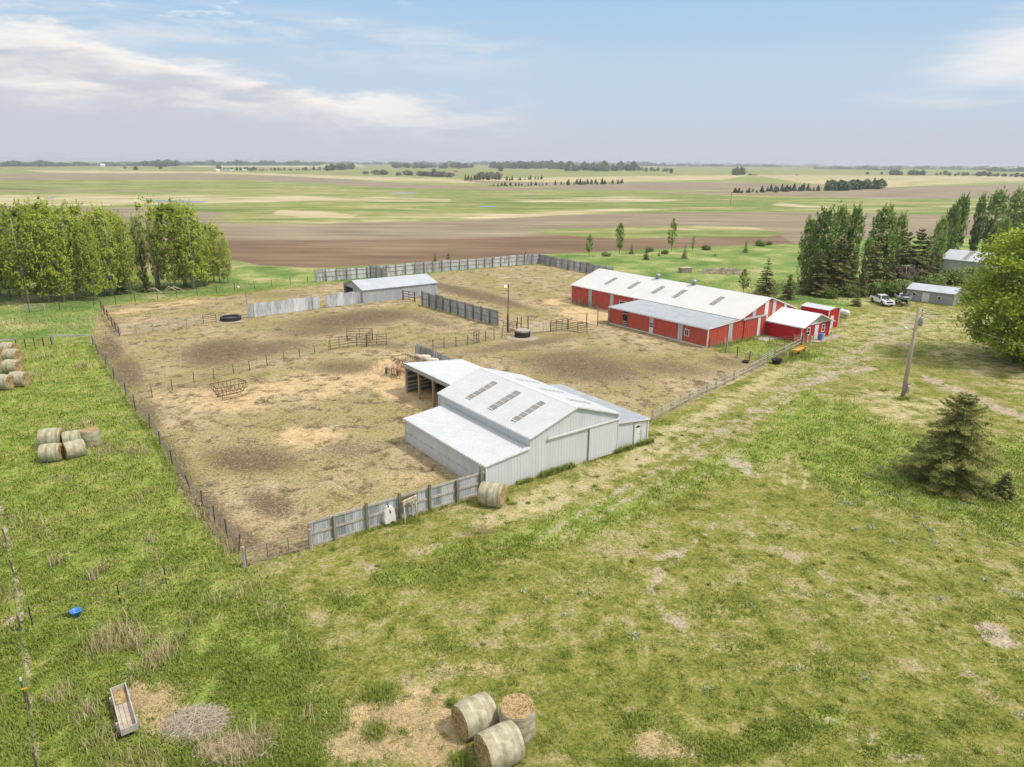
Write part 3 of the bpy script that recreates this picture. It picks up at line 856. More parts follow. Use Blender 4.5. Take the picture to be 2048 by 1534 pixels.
# entry door with fan light
P = [fw_.hit(760 + x / 3.531, 660 + y / 3.531, (0, .25, 0), (0, 1, 0)) for x, y in ((1795, 670), (1842, 662))]
de0, de1 = P[0].x, P[1].x
w = MB(); w.box(((de0 + de1) / 2, .2, .98), (de1 - de0 - .12, .05, 1.9)); ed = w.build("entry_door", M_TRIM, barn)
w = MB(); dm = (de0 + de1) / 2
w.prism([(dm + .28 * math.cos(a), .172, 1.58 + .2 * math.sin(a)) for a in np.linspace(0, math.pi, 9)], (0, -.006, 0)); w.build("fan_light", M_GLASS, ed)
w = MB(); w.box((de1 - .16, .155, .95), (.07, .05, .07)); w.build("handle", M_STEEL, ed)
w = MB()
for uu in (de0, de1): w.box((uu, .19, 1.0), (.09, .09, 2.0))
w.box((dm, .19, 2.0), (de1 - de0 + .09, .09, .08)); tag(w.build("door_frame", mat("cream_paint", (.66, .58, .42)), barn), "cream frame round the entry door")
# muddy marks along the low wing
M_SMUT = mat("smudge", (.34, .35, .36), (.26, .27, .27), .7, 0, 3, 5)
# open shed behind
Pl = [fw_.loc(at(760 + x / 3.531, 660 + y / 3.531)) for x, y in ((185, 440), (283, 487), (378, 542))]
su = sum(p.x for p in Pl) / 3; sv_ = Pl[0].y
hz0 = fw_.hit(760 + 178 / 3.531, 660 + 232 / 3.531, (su, 0, 0), (1, 0, 0)).z
sr0 = fw_.hit(760 + 575 / 3.531, 660 + 205 / 3.531, (um, 0, 0), (1, 0, 0))
sd = sv_ - LB + .12
sr0 = fw_.hit(760 + 575 / 3.531, 660 + 205 / 3.531, (0, LB + sd, 0), (0, 1, 0))
sR = sr0.x
w = MB()
ez, rz_ = hz0, sr0.z
roof_slope(w, (su - .15, LB + sd, ez), (su - .15, LB + .04, ez), (sR, LB + sd, rz_), (sR, LB + .04, rz_), sp=.45)
tag(w.build("shed_roof", M_WROOF, barn), "white roof of the open shed at the back")
w = MB(); w.box((su - .17, LB + sd / 2 + .02, ez - .22), (.04, sd - .05, .42)); tag(w.build("fascia", M_GALV, barn), "grey fascia over the open side of the shed")
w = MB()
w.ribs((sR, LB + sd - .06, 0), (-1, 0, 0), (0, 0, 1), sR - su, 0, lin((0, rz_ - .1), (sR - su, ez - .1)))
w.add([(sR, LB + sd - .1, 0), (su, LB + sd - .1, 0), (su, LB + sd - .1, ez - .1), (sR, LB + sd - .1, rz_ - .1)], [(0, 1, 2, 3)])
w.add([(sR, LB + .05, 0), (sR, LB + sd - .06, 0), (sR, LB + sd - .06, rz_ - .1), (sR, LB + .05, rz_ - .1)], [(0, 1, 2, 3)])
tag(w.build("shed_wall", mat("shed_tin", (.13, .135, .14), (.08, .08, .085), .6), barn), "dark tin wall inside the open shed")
for z in (.35, .75, 1.15, 1.75, 2.4):
    w = MB(); w.box(((su + sR) / 2 + .1, LB + sd - .17, z), (sR - su - .2, .05, .2)); w.build("board", M_WOODL, barn)
for p in Pl:
    w = MB(); w.box((su + .04, min(p.y, LB + sd - .1), (ez - .1) / 2), (.22, .22, ez - .1)); w.build("post", M_WOODL if p is Pl[0] else M_TAN, barn)
w = MB()
w.bar((su + 2.2, LB + sd - .6, .75), (su + 2.4, LB + sd - 2.6, .75), .06, .06); w.bar((su + 2.2, LB + sd - .6, 0), (su + 2.2, LB + sd - .6, .8), .06, .06); w.bar((su + 2.4, LB + sd - 2.6, 0), (su + 2.4, LB + sd - 2.6, .8), .06, .06)
w.bar((su + 2.2, LB + sd - .6, .4), (su + 2.4, LB + sd - 2.6, .4), .05, .05)
tag(w.build("pipe_rack", mat("rusty_pipe", (.20, .115, .07), (.11, .06, .04), .8, 0, 5)), "rusty pipe rack standing under the open shed roof", "rack")
bpy.data.objects["pipe_rack"].matrix_world = Matrix.Translation(fw_.o) @ Matrix.Rotation(fw_.yaw, 4, 'Z')
M_RUST = _mats["rusty_pipe"]

# ------------------------------------------------------------------ red barn
fr = Frame(26.436, 92.819, .648)
r1, r2, RL1, RL = 7.064, 13.445, 18.793, 35.482
re1, rt1, rrg = 2.692, 3.184, 5.451
ra_, rb_, rm_ = r1, r1 + r2, r1 + r2 / 2
rbarn = thing("barn", "long red barn with a white roof and a grey roofed side wing", "barn", fr.o, fr.yaw)
kr = (rrg - rt1) / (r2 / 2)
w = MB()
w.ribs((0, 0, 0), (1, 0, 0), (0, 0, 1), r1, 0, lin((0, re1 - .03), (r1, rt1 - .05)), .45)
w.ribs((ra_, 0, 0), (1, 0, 0), (0, 0, 1), r2, 0, lin((0, rt1 - .05), (r2 / 2, rrg - .05), (r2, rt1 - .05)), .45, breaks=(r2 / 2,))
w.ribs((0, RL1, 0), (0, -1, 0), (0, 0, 1), RL1, 0, re1 - .05, .45)
w.ribs((ra_, RL, 0), (0, -1, 0), (0, 0, 1), RL, 0, rt1 - .05, .45)
w.ribs((rb_, 0, 0), (0, 1, 0), (0, 0, 1), RL, 0, rt1 - .05, .45)
w.ribs((rb_, RL, 0), (-1, 0, 0), (0, 0, 1), r2, 0, lin((0, rt1 - .05), (r2 / 2, rrg - .05), (r2, rt1 - .05)), .45, breaks=(r2 / 2,))
w.ribs((ra_, RL1, 0), (-1, 0, 0), (0, 0, 1), r1, 0, lin((0, rt1 - .07), (r1, re1 - .07)), .45)
w.build("wall", M_RED, rbarn)
w = MB()
O2 = .25
roof_slope(w, (ra_ - O2, RL + .2, rt1 - O2 * kr), (ra_ - O2, -.2, rt1 - O2 * kr), (rm_, RL + .2, rrg), (rm_, -.2, rrg), sp=.9, rh=.015)
roof_slope(w, (rb_ + O2, -.2, rt1 - O2 * kr), (rb_ + O2, RL + .2, rt1 - O2 * kr), (rm_, -.2, rrg), (rm_, RL + .2, rrg), sp=.9, rh=.015)
tag(w.build("roof", mat("bright_white_roof", (.60, .597, .59), (.56, .557, .552), .45, 0, .4), rbarn), "bright white main roof")
w = MB()
kl = (rt1 - re1) / r1
roof_slope(w, (-.2, RL1 + .1, re1 - .2 * kl), (-.2, -.15, re1 - .2 * kl), (ra_ - O2 - .02, RL1 + .1, rt1 - O2 * kr - .07), (ra_ - O2 - .02, -.15, rt1 - O2 * kr - .07), sp=.75, rh=.03)
tag(w.build("lean_to_roof", M_GROOF, rbarn), "bluish grey metal roof of the low side wing")
w = MB()
for a, b in (((-.22, -.17, re1 - .07), (ra_ - O2, -.17, rt1 - .16)), ((ra_ - O2, -.22, rt1 - O2 * kr - .02), (rm_, -.22, rrg - .02)), ((rm_, -.22, rrg - .02), (rb_ + O2, -.22, rt1 - O2 * kr - .02)),
             ((-.22, -.15, re1 - .11), (-.22, RL1 + .1, re1 - .11)), ((ra_ - O2 - .02, RL1 + .2, rt1 - O2 * kr - .06), (ra_ - O2 - .02, RL + .2, rt1 - O2 * kr - .06))):
    w.bar(a, b, .04, .13)
for u, v, h in ((0, -.04, re1 - .08), (-.03, RL1, re1 - .1), (ra_ - .03, RL, rt1 - .15)):
    w.box((u, v, h / 2), (.16, .1, h))
w.box((-.05, RL1 / 2, .07), (.04, RL1, .14))
w.build("trim", M_TRIM, rbarn)
Z3 = lambda x, y: (1100 + x / 3.413, 500 + y / 3.413)
# strips let into the red walls
def strip_u(x0, x1, y, u, ztop, m, zbot=0.0, nm="wall_strip"):          # on a wall u = const
    a = fr.hit(*Z3(x0, y), (u, 0, 0), (1, 0, 0)).y; b = fr.hit(*Z3(x1, y), (u, 0, 0), (1, 0, 0)).y
    q = MB(); q.box((u - .045, (a + b) / 2, (zbot + ztop) / 2), (.045, abs(a - b), ztop - zbot)); return q.build(nm, m, rbarn), (a + b) / 2, abs(a - b)
def strip_v(x0, x1, y, m, zbot=0.0, ztop=None, nm="wall_strip"):
    a = fr.hit(*Z3(x0, y), (0, 0, 0), (0, 1, 0)).x; b = fr.hit(*Z3(x1, y), (0, 0, 0), (0, 1, 0)).x
    f = lambda u: (re1 + (rt1 - re1) * u / r1 if u < ra_ else (rt1 + (u - ra_) * kr if u < rm_ else rrg - (u - rm_) * kr)) - .09
    q = MB()
    za, zb = (f(a), f(b)) if ztop is None else (ztop, ztop)
    q.prism([(a, -.03, zbot), (b, -.03, zbot), (b, -.03, zb), (a, -.03, za)], (0, -.04, 0)); return q.build(nm, m, rbarn), a, b
for x0, x1, y in ((265, 287, 310), (412, 435, 330), (570, 592, 340)): strip_u(x0, x1, y, ra_, rt1 - .25, M_PANEL)
strip_u(875, 906, 550, 0, re1 - .16, M_PANEL, .12)
o_, vc, vw = strip_u(680, 706, 510, 0, re1 - .16, M_TRIM, .12)
q = MB(); q.box((-.075, vc, 1.95), (.02, vw, .9)); q.build("wall_strip", M_PANEL, rbarn)
for z in (1.15, 1.5):
    q = MB(); q.box((-.078, vc, z), (.02, vw * .8, .22)); q.build("opening", M_DARK, rbarn)
o_, vc, vw = strip_u(499, 528, 465, 0, re1 - .16, M_DARK, .12, "opening")
for z in (.3, .62, .9, 2.1):
    q = MB(); q.box((-.085, vc, z), (.03, vw, .15)); q.build("slat", M_WOODL, o_)
o_, vc, vw = strip_u(476, 545, 350, ra_, 2.1, M_TRIM, .95, "stable_window")
q = MB(); q.box((ra_ - .075, vc, 1.55), (.02, vw - .24, .9)); q.build("pane", M_DARK, o_)
o_, vc, vw = strip_u(921, 952, 555, 0, 1.95, M_TRIM, .95, "window")
q = MB(); q.box((-.075, vc, 1.45), (.02, vw - .22, .78)); q.build("pane", M_GLASS, o_)
q = MB(); q.box((-.09, vc, 1.45), (.02, .05, .78)); q.build("muntin", M_TRIM, o_)
strip_v(1215, 1241, 560, M_PANEL)
strip_v(1383, 1405, 425, M_PANEL, 3.0)
strip_v(1466, 1490, 385, M_TRIM, 2.4)
strip_v(1520, 1541, 375, M_PANEL, 2.6)
strip_v(1597, 1613, 385, M_TRIM, 2.4)
a = fr.hit(*Z3(1240, 500), (0, 0, 0), (0, 1, 0)).x; b = fr.hit(*Z3(1462, 560), (0, 0, 0), (0, 1, 0)).x
for u0, u1 in ((ra_ + .9, ra_ + 3.9), (ra_ + 4.0, 13.1)):
    q = MB(); q.ribs((u0, -.13, .06), (1, 0, 0), (0, 0, 1), u1 - u0, 0, 2.85, .45); q.box(((u0 + u1) / 2, -.1, 1.47), (u1 - u0, .04, 2.8))
    dd = q.build("sliding_door", M_RED, rbarn)
    if u0 > ra_ + 2:
        q = MB(); q.box((u0 + .3, -.165, 1.47), (.6, .02, 2.8)); q.build("door_strip", M_TRIM, dd)
q = MB(); q.bar((ra_ + .4, -.2, 3.02), (13.2, -.2, 3.02), .12, .26); q.build("door_track", M_PANEL, rbarn)
for q5 in (((370, 232), (462, 190)), ((525, 262), (620, 218)), ((690, 293), (785, 249)), ((836, 322), (935, 273)), ((1088, 373), (1193, 320))):
    A_ = fr.hit(*Z3(q5[0][0] + 8, q5[0][1]), (rm_, 0, rrg + .03), (-kr, 0, 1)); B_ = fr.hit(*Z3(q5[1][0] - 8, q5[1][1]), (rm_, 0, rrg + .03), (-kr, 0, 1))
    vm = (A_.y + B_.y) / 2; zf = lambda u: rrg + .022 - (rm_ - u) * kr
    q = MB(); q.prism([(A_.x, vm - .45, zf(A_.x)), (B_.x, vm - .45, zf(B_.x)), (B_.x, vm + .45, zf(B_.x)), (A_.x, vm + .45, zf(A_.x))], (0, 0, .02))
    s = q.build("skylight", M_SKYL, rbarn)
    q = MB()
    for k in range(6):
        uu = A_.x + (B_.x - A_.x) * k / 5
        q.bar((uu, vm - .46, zf(uu) + .03), (uu, vm + .46, zf(uu) + .03), .08, .02)
    q.build("glazing_bar", M_TRIM, s)
for x, y in ((738, 196), (984, 240)):
    P = fr.hit(*Z3(x, y), (rm_, 0, 0), (1, 0, 0))
    q = MB(); q.lathe([(.34, rrg - .25), (.34, rrg + .35), (.46, rrg + .38), (.46, rrg + .62), (.2, rrg + .8)], 14, (rm_ - .1, P.y, 0)); q.build("roof_vent", M_STEEL, rbarn, True)
# concrete pad by the red barn door
q = MB(); q.box((11.4, -1.4, .02), (3.4, 2.4, .08)); pad = q.build("concrete_pad", M_CONC); pad.matrix_world = Matrix.Translation(fr.o) @ Matrix.Rotation(fr.yaw, 4, 'Z')
tag(pad, "concrete pad in front of the red barn door", None, None, "structure")

# ------------------------------------------------------------------ red annex on the gable of the red barn
ux, wx, Lx, ex, rx_ = 13.251, 7.379, 5.764, 2.258, 3.651
annex = thing("tack_room", "bright red gabled tack room joined to the end of the long red barn", "outbuilding", fr.W(ux, -Lx), fr.yaw)
ka = (rx_ - ex) / (wx / 2)
w = MB()
w.ribs((0, 0, 0), (1, 0, 0), (0, 0, 1), wx, 0, ex, .4)
w.ribs((0, Lx - .05, 0), (0, -1, 0), (0, 0, 1), Lx - .05, 0, ex, .4)
w.ribs((wx, 0, 0), (0, 1, 0), (0, 0, 1), Lx - .05, 0, ex, .4)
w.build("wall", M_REDB, annex)
w = MB(); w.prism([(0, -.03, ex), (wx, -.03, ex), (wx / 2, -.03, rx_ - .04)], (0, .06, 0)); tag(w.build("gable", mat("gable_grey", (.55, .56, .55)), annex), "pale grey gable board")
w = MB(); oo = .3
roof_slope(w, (-oo, Lx - .03, ex - oo * ka + .05), (-oo, -.55, ex - oo * ka + .05), (wx / 2, Lx - .03, rx_ + .05), (wx / 2, -.55, rx_ + .05), sp=.6, rh=.012)
roof_slope(w, (wx + oo, -.55, ex - oo * ka + .05), (wx + oo, Lx - .03, ex - oo * ka + .05), (wx / 2, -.55, rx_ + .05), (wx / 2, Lx - .03, rx_ + .05), sp=.6, rh=.012)
w.build("roof", mat("annex_roof", (.76, .78, .80), (.70, .72, .74), .4), annex)
w = MB()
for a, b in (((-oo, -.57, ex - oo * ka), (wx / 2, -.57, rx_)), ((wx / 2, -.57, rx_), (wx + oo, -.57, ex - oo * ka)), ((-oo - .02, -.55, ex - oo * ka - .03), (-oo - .02, Lx - .05, ex - oo * ka - .03)), ((.1, -.06, ex), (wx - .1, -.06, ex))):
    w.bar(a, b, .04, .14)
for u in (0, wx): w.box((u, -.04, ex / 2), (.16, .09, ex - .02))
w.build("trim", M_TRIM, annex)
Z8 = lambda x, y: (1480 + x / 8.533, 570 + y / 8.533)
def on_annex(x, y): return Frame(*fr.W(ux, -Lx)[:2], fr.yaw).hit(*Z8(x, y), (0, 0, 0), (0, 1, 0))
for (xa, ya, xb, yb) in ((1138, 705, 1196, 805), (1388, 650, 1445, 745)):
    a, b = on_annex(xa, (ya + yb) / 2 + 20), on_annex(xb, (ya + yb) / 2)
    q = MB(); cu = (a.x + b.x) / 2; ww = b.x - a.x
    for du in (-ww / 2 + .06, ww / 2 - .06): q.box((cu + du, -.05, 1.35), (.12, .07, 1.1))
    for zz in (.83, 1.87): q.box((cu, -.05, zz), (ww - .24, .07, .12))
    q.box((cu, -.06, 1.35), (ww - .24, .03, .05))
    wd = q.build("window", M_TRIM, annex)
    q = MB(); q.box((cu, -.035, 1.35), (ww - .2, .03, 1.0)); q.build("pane", M_GLASS, wd)
a, b = on_annex(1262, 800), on_annex(1325, 780)
q = MB(); q.box(((a.x + b.x) / 2, -.055, 1.0), (b.x - a.x, .06, 1.98)); dd = q.build("door", M_TRIM, annex)
q = MB(); q.box((b.x - .15, -.1, 1.0), (.06, .05, .06)); q.build("handle", M_STEEL, dd)
DOOR_U = (a.x + b.x) / 2
q = MB(); q.box((DOOR_U + 1.2, -1.1, .04), (6.6, 1.1, .12)); wk = q.build("concrete_path", M_CONC); wk.matrix_world = Matrix.Translation(fr.W(ux, -Lx)) @ Matrix.Rotation(fr.yaw, 4, 'Z')
tag(wk, "concrete path along the front of the red tack room", None, None, "structure")

# ------------------------------------------------------------------ small red shed behind it
p0, p1 = at(1653.4, 658), at(1667, 652)
yaw_s = fr.yaw
hs = height_at(1653.4, 658, 621)
shed = thing("small_shed", "small red shed with white corner boards behind the red tack room", "shed", p0, yaw_s)
sw, sdp = 3.0, 4.6
w = MB()
w.ribs((0, 0, 0), (1, 0, 0), (0, 0, 1), sw, 0, hs, .3); w.ribs((0, sdp, 0), (0, -1, 0), (0, 0, 1), sdp, 0, hs, .3)
w.ribs((sw, 0, 0), (0, 1, 0), (0, 0, 1), sdp, 0, hs, .3); w.ribs((sw, sdp, 0), (-1, 0, 0), (0, 0, 1), sw, 0, hs, .3)
w.build("wall", M_REDB, shed)
w = MB(); roof_slope(w, (-.15, sdp + .1, hs + .03), (-.15, -.15, hs + .03), (sw / 2, sdp + .1, hs + .35), (sw / 2, -.15, hs + .35), sp=.6, rh=.01); roof_slope(w, (sw + .15, -.15, hs + .03), (sw + .15, sdp + .1, hs + .03), (sw / 2, -.15, hs + .35), (sw / 2, sdp + .1, hs + .35), sp=.6, rh=.01)
w.prism([(0, .01, hs - .05), (sw, .01, hs - .05), (sw / 2, .01, hs + .3)], (0, .05, 0)); w.build("roof", M_WROOF, shed)
for u, v in ((0, -.03), (sw, -.03), (-.02, sdp)):
    w = MB(); w.box((u, v, hs / 2), (.14, .08, hs)); w.build("corner_board", M_TRIM, shed)
w = MB(); w.box((1.05, -.03, .98), (.85, .06, 1.9)); dd = w.build("door", M_TRIM, shed)
w = MB(); w.box((1.38, -.07, 1.0), (.06, .04, .06)); w.build("handle", M_STEEL, dd)
# propane tank
pt = at(1682, 634)
tank = thing("propane_tank", "white propane tank on short legs beside the small red shed", "tank", pt, fr.yaw + 1.45)
w = MB(); mt = Matrix.Rotation(R(90), 4, 'Y')
w.lathe([(.05, -1.35), (.3, -1.27), (.45, -1.1), (.48, -.9), (.48, .9), (.45, 1.1), (.3, 1.27), (.05, 1.35)], 18, (0, 0, .85), mt); w.build("vessel", M_TRIM, tank, True)
w = MB(); w.lathe([(.16, 1.3), (.16, 1.48), (.1, 1.52)], 12); w.build("valve_cover", M_TRIM, tank)
for x in (-.8, .8):
    w = MB(); w.box((x, 0, .2), (.15, .7, .42)); w.build("leg", M_STEEL, tank)


# ------------------------------------------------------------------ other sheds
def metal_shed(name, label, cat, p, yaw, length, depth, eave, ridge, mwall, mroof, ov=.2, open_end=False):
    t = thing(name, label, cat, p, yaw)
    k = (ridge - eave) / (depth / 2)
    w = MB()
    w.ribs((0, 0, 0), (1, 0, 0), (0, 0, 1), length, 0, eave, .32)
    w.ribs((length, depth, 0), (-1, 0, 0), (0, 0, 1), length, 0, eave, .32)
    gf = lin((0, eave), (depth / 2, ridge), (depth, eave))
    w.ribs((length, 0, 0), (0, 1, 0), (0, 0, 1), depth, 0, gf, .32, breaks=(depth / 2,))
    if open_end:   # left end: back half stands open
        w.ribs((0, depth / 2, 0), (0, -1, 0), (0, 0, 1), depth / 2, 0, lin((0, ridge), (depth / 2, eave)), .32)
        w.ribs((0, depth, 0), (0, -1, 0), (0, 0, 1), depth / 2, eave - .25, lin((0, eave), (depth / 2, ridge)), .32)
    else:
        w.ribs((0, depth, 0), (0, -1, 0), (0, 0, 1), depth, 0, gf, .32, breaks=(depth / 2,))
    w.build("wall", mwall, t)
    w = MB()
    roof_slope(w, (length + ov, depth + ov, eave - ov * k + .04), (-ov, depth + ov, eave - ov * k + .04), (length + ov, depth / 2, ridge + .04), (-ov, depth / 2, ridge + .04), sp=.5, rh=.015)
    roof_slope(w, (-ov, -ov, eave - ov * k + .04), (length + ov, -ov, eave - ov * k + .04), (-ov, depth / 2, ridge + .04), (length + ov, depth / 2, ridge + .04), sp=.5, rh=.015)
    w.build("roof", mroof, t)
    w = MB()
    w.bar((-ov, -ov - .02, eave - ov * k - .02), (length + ov, -ov - .02, eave - ov * k - .02), .04, .12)
    w.bar((-ov - .02, -ov, eave - ov * k - .01), (-ov - .02, depth / 2, ridge - .01), .04, .12); w.bar((-ov - .02, depth / 2, ridge - .01), (-ov - .02, depth + ov, eave - ov * k - .01), .04, .12)
    w.build("trim", M_GALV, t)
    return t


M_PALEG = mat("pale_grey_tin", (.44, .47, .49), (.35, .375, .39), .5, .1, 1.0, 5, (1, 1, .25), .05)
M_PALER = mat("pale_blue_roof", (.50, .53, .565), (.43, .46, .495), .42, .15, .5, 4)
a, b = at(726.3, 606.2), at(874.6, 589.4)
yw = math.atan2(b.y - a.y, b.x - a.x)
ev = height_at(726.3, 606.2, 580.5)
fb = Frame(a.x, a.y, yw)
dp = fb.hit(686.4, 567.1, (0, 0, ev), (0, 0, 1)).y
rdg = fb.hit(703.3, 561.2, (0, dp / 2, 0), (0, 1, 0)).z
ls = metal_shed("loafing_shed", "long pale grey metal shed open at its left end by the back fence", "shed", a, yw, (b - a).length, dp, ev, max(rdg, ev + .5), M_PALEG, M_PALER, .15, True)
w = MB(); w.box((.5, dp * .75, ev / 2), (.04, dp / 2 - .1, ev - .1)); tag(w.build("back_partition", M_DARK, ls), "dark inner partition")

Z7 = lambda x, y: (1720 + x / 6.827, 560 + y / 6.827)
a, b = at(*Z7(620, 268)), at(*Z7(1262, 352))
yw = math.atan2(b.y - a.y, b.x - a.x)
ev = height_at(*Z7(620, 268), Z7(0, 117)[1])
M_SAGE = mat("grey_shed_wall", (.34, .36, .365), (.29, .305, .31), .55, 0, .8, 4, (1, 1, .3), .05)
gs = metal_shed("garden_shed", "long grey metal shed with a white door beside the big tree", "shed", a, yw, (b - a).length, 6.0, ev, ev + .75, M_SAGE, M_PALER, .15)
fg = Frame(a.x, a.y, yw)
for xa, xb, ya, yb, nm, m in ((726, 756, 168, 215, "window", M_TRIM), (1070, 1098, 222, 270, "window", M_TRIM), (862, 930, 172, 290, "door", M_TRIM)):
    p_, q_ = fg.hit(*Z7(xa, ya), (0, 0, 0), (0, 1, 0)), fg.hit(*Z7(xb, yb), (0, 0, 0), (0, 1, 0))
    zl = max(.05, q_.z) if nm == "window" else .05
    q = MB(); q.box(((p_.x + q_.x) / 2, -.04, (p_.z + zl) / 2), (q_.x - p_.x + .1, .06, p_.z - zl)); o_ = q.build(nm, m, gs)
    if nm == "window":
        q = MB(); q.box(((p_.x + q_.x) / 2, -.075, (p_.z + zl) / 2), (q_.x - p_.x - .05, .03, p_.z - zl - .12)); q.build("pane", M_GLASS, o_)
    else:
        q = MB(); q.box((q_.x - .2, -.09, 1.0), (.08, .05, .08)); q.build("handle", M_STEEL, o_)

Z4 = lambda x, y: (1448 + x / 3.408, 320 + y / 3.408)
a, b = at(*Z4(1462, 765)), at(*Z4(1760, 800))
yw = math.atan2(b.y - a.y, b.x - a.x)
ev = height_at(*Z4(1462, 765), Z4(0, 668)[1])
fb = Frame(a.x, a.y, yw)
dp = 9.0
rdg = ev + 1.7
ms = metal_shed("machine_shed", "large grey machine shed with a pale roof among the trees at right", "shed", a, yw, (b - a).length, dp, ev, rdg, M_SAGE, M_PALER, .25)
kk = (rdg - ev) / (dp / 2); cu = (b - a).length * .52
q = MB(); q.prism([(cu - .5, .3, ev + .3 * kk + .065), (cu + .5, .3, ev + .3 * kk + .065), (cu + .5, dp / 2 - .3, rdg - .3 * kk + .065), (cu - .5, dp / 2 - .3, rdg - .3 * kk + .065)], (0, 0, .03)); tag(q.build("roof_strip", M_SKYL, ms), "darker translucent strip across the roof")
# grain bin half hidden behind the big tree
p = at(2004, 572)
gb = thing("grain_bin", "pale steel grain bin half hidden behind the big leafy tree", "grain bin", p)
w = MB(); w.lathe([(2.4, z / 10 * 4 + dz) if False else (2.4 + (.03 if i % 2 else 0), i * .2) for i, (z, dz) in enumerate([(0, 0)] * 20)], 28); w.build("bin_wall", M_PALEG, gb, True)
w = MB(); w.lathe([(2.55, 3.8), (.35, 5.0), (.35, 5.2), (.05, 5.25)], 28); w.build("bin_roof", M_TRIM, gb)
# ------------------------------------------------------------------ fences
M_TPOST = mat("rusty_post", (.17, .11, .075), (.09, .065, .05), .8, .2, 6)
M_WIRE = mat("wire", (.22, .19, .17), (.14, .12, .10), .6, .5, 6)
M_PIPE = mat("dark_pipe", (.13, .085, .06), (.08, .06, .05), .6, .3, 5)
M_GPIPE = mat("grey_pipe", (.42, .40, .37), (.30, .27, .24), .5, .4, 5)
M_GREYW = mat("silver_wood", (.50, .46, .40), (.33, .305, .26), .9, 0, 2.5, 6, (1, 1, .2), .3)
M_GREENP = mat("treated_post", (.23, .225, .145), (.15, .14, .09), .9, 0, 3, 6, (1, 1, .2), .3)
M_OLDTIN = mat("old_tin", (.60, .61, .62), (.33, .345, .365), .55, .25, 1.5, 6, (1.4, 1.4, .22), .05, .4, (.40, .56), .45)
M_OLDTIN2 = mat("old_tin_blue", (.47, .51, .56), (.31, .335, .37), .5, .3, 1.3, 6, (1.6, 1.6, .25), .05, .4, (.40, .56), .4)
M_PALETIN = mat("pale_sheet", (.58, .60, .63), (.37, .39, .42), .55, .2, 1.2, 6, (1.5, 1.5, .3), .05, .4, (.38, .54), .5)


def wire_fence(name, label, pts, h=1.25, pr=.035, wires=4, mp=None, mw=None, lean=.06, cat="fence", wr=.012, group=None):
    P = [at(*p) for p in pts]
    t = thing(name, label, cat, P[0], 0, group)
    o = P[0]
    T = []
    for p in P:
        q = Vector((random.uniform(-lean, lean), random.uniform(-lean, lean), h * random.uniform(.93, 1.07)))
        T.append((p - o, p - o + q))
        w = MB(); w.bar(p - o, p - o + q, pr * 2, pr * 2); w.build("post", mp or M_TPOST, t)
    for k in range(wires):
        f = .25 + .68 * k / max(1, wires - 1)
        w = MB()
        for (a, b), (c, d) in zip(T[:-1], T[1:]):
            p, q = a.lerp(b, f), c.lerp(d, f)
            m = (p + q) / 2 - Vector((0, 0, random.uniform(.01, .06)))
            w.tube([p, m, q], wr, 3, cap=False)
        w.build("wire", mw or M_WIRE, t)
    return t


def rail_fence(name, label, pts, h, levels, rw=.04, rh=.14, pw=.14, mp=None, mr=None, off=.08, cat="fence", pup=.1):
    P = [at(*p) for p in pts]
    t = thing(name, label, cat, P[0])
    o = P[0]
    for p in P:
        w = MB(); w.box(p - o + Vector((0, 0, (h + pup) / 2)), (pw, pw, h + pup), random.uniform(-.2, .2), random.uniform(-.03, .03)); w.build("post", mp or M_GREYW, t)
    for z in levels:
        for a, b in zip(P[:-1], P[1:]):
            n = Vector((0, 0, 1)).cross((b - a).normalized()) * -off
            if n.dot(Vector((a.x, a.y, 0))) > 0: n = -n
            w = MB(); w.bar(a - o + n + Vector((0, 0, z + random.uniform(-.04, .04))), b - o + n + Vector((0, 0, z + random.uniform(-.04, .04))), rw, rh); w.build("rail", mr or M_GREYW, t)
    return t


def pipe_panel(name, label, pa, pb, h=1.35, rails=5, ups=2, m=None, r=.03, cat="gate", posts=0.0, mp=None, z0=.25, group=None, world=False):
    A, B = (Vector(pa), Vector(pb)) if world else (at(*pa), at(*pb))
    t = thing(name, label, cat, A, 0, group)
    d = B - A
    for k in range(rails):
        z = z0 + (h - z0) * k / (rails - 1)
        w = MB(); w.tube([Vector((0, 0, z)), d + Vector((0, 0, z))], r, 5); w.build("rail", m or M_PIPE, t)
    for k in range(ups):
        q = d * (k / (ups - 1))
        w = MB(); w.tube([q + Vector((0, 0, max(.02, z0 - .22) if k in (0, ups - 1) else z0)), q + Vector((0, 0, h))], r * 1.15, 5); w.build("upright", m or M_PIPE, t)
    if posts:
        for q in (Vector((0, 0, 0)), d):
            e = d.normalized() * (-.12 if q.length < .1 else .12)
            w = MB(); w.box(q + e + Vector((0, 0, posts / 2)), (.15, .15, posts)); w.build("post", mp or M_GREYW, t)
    return t


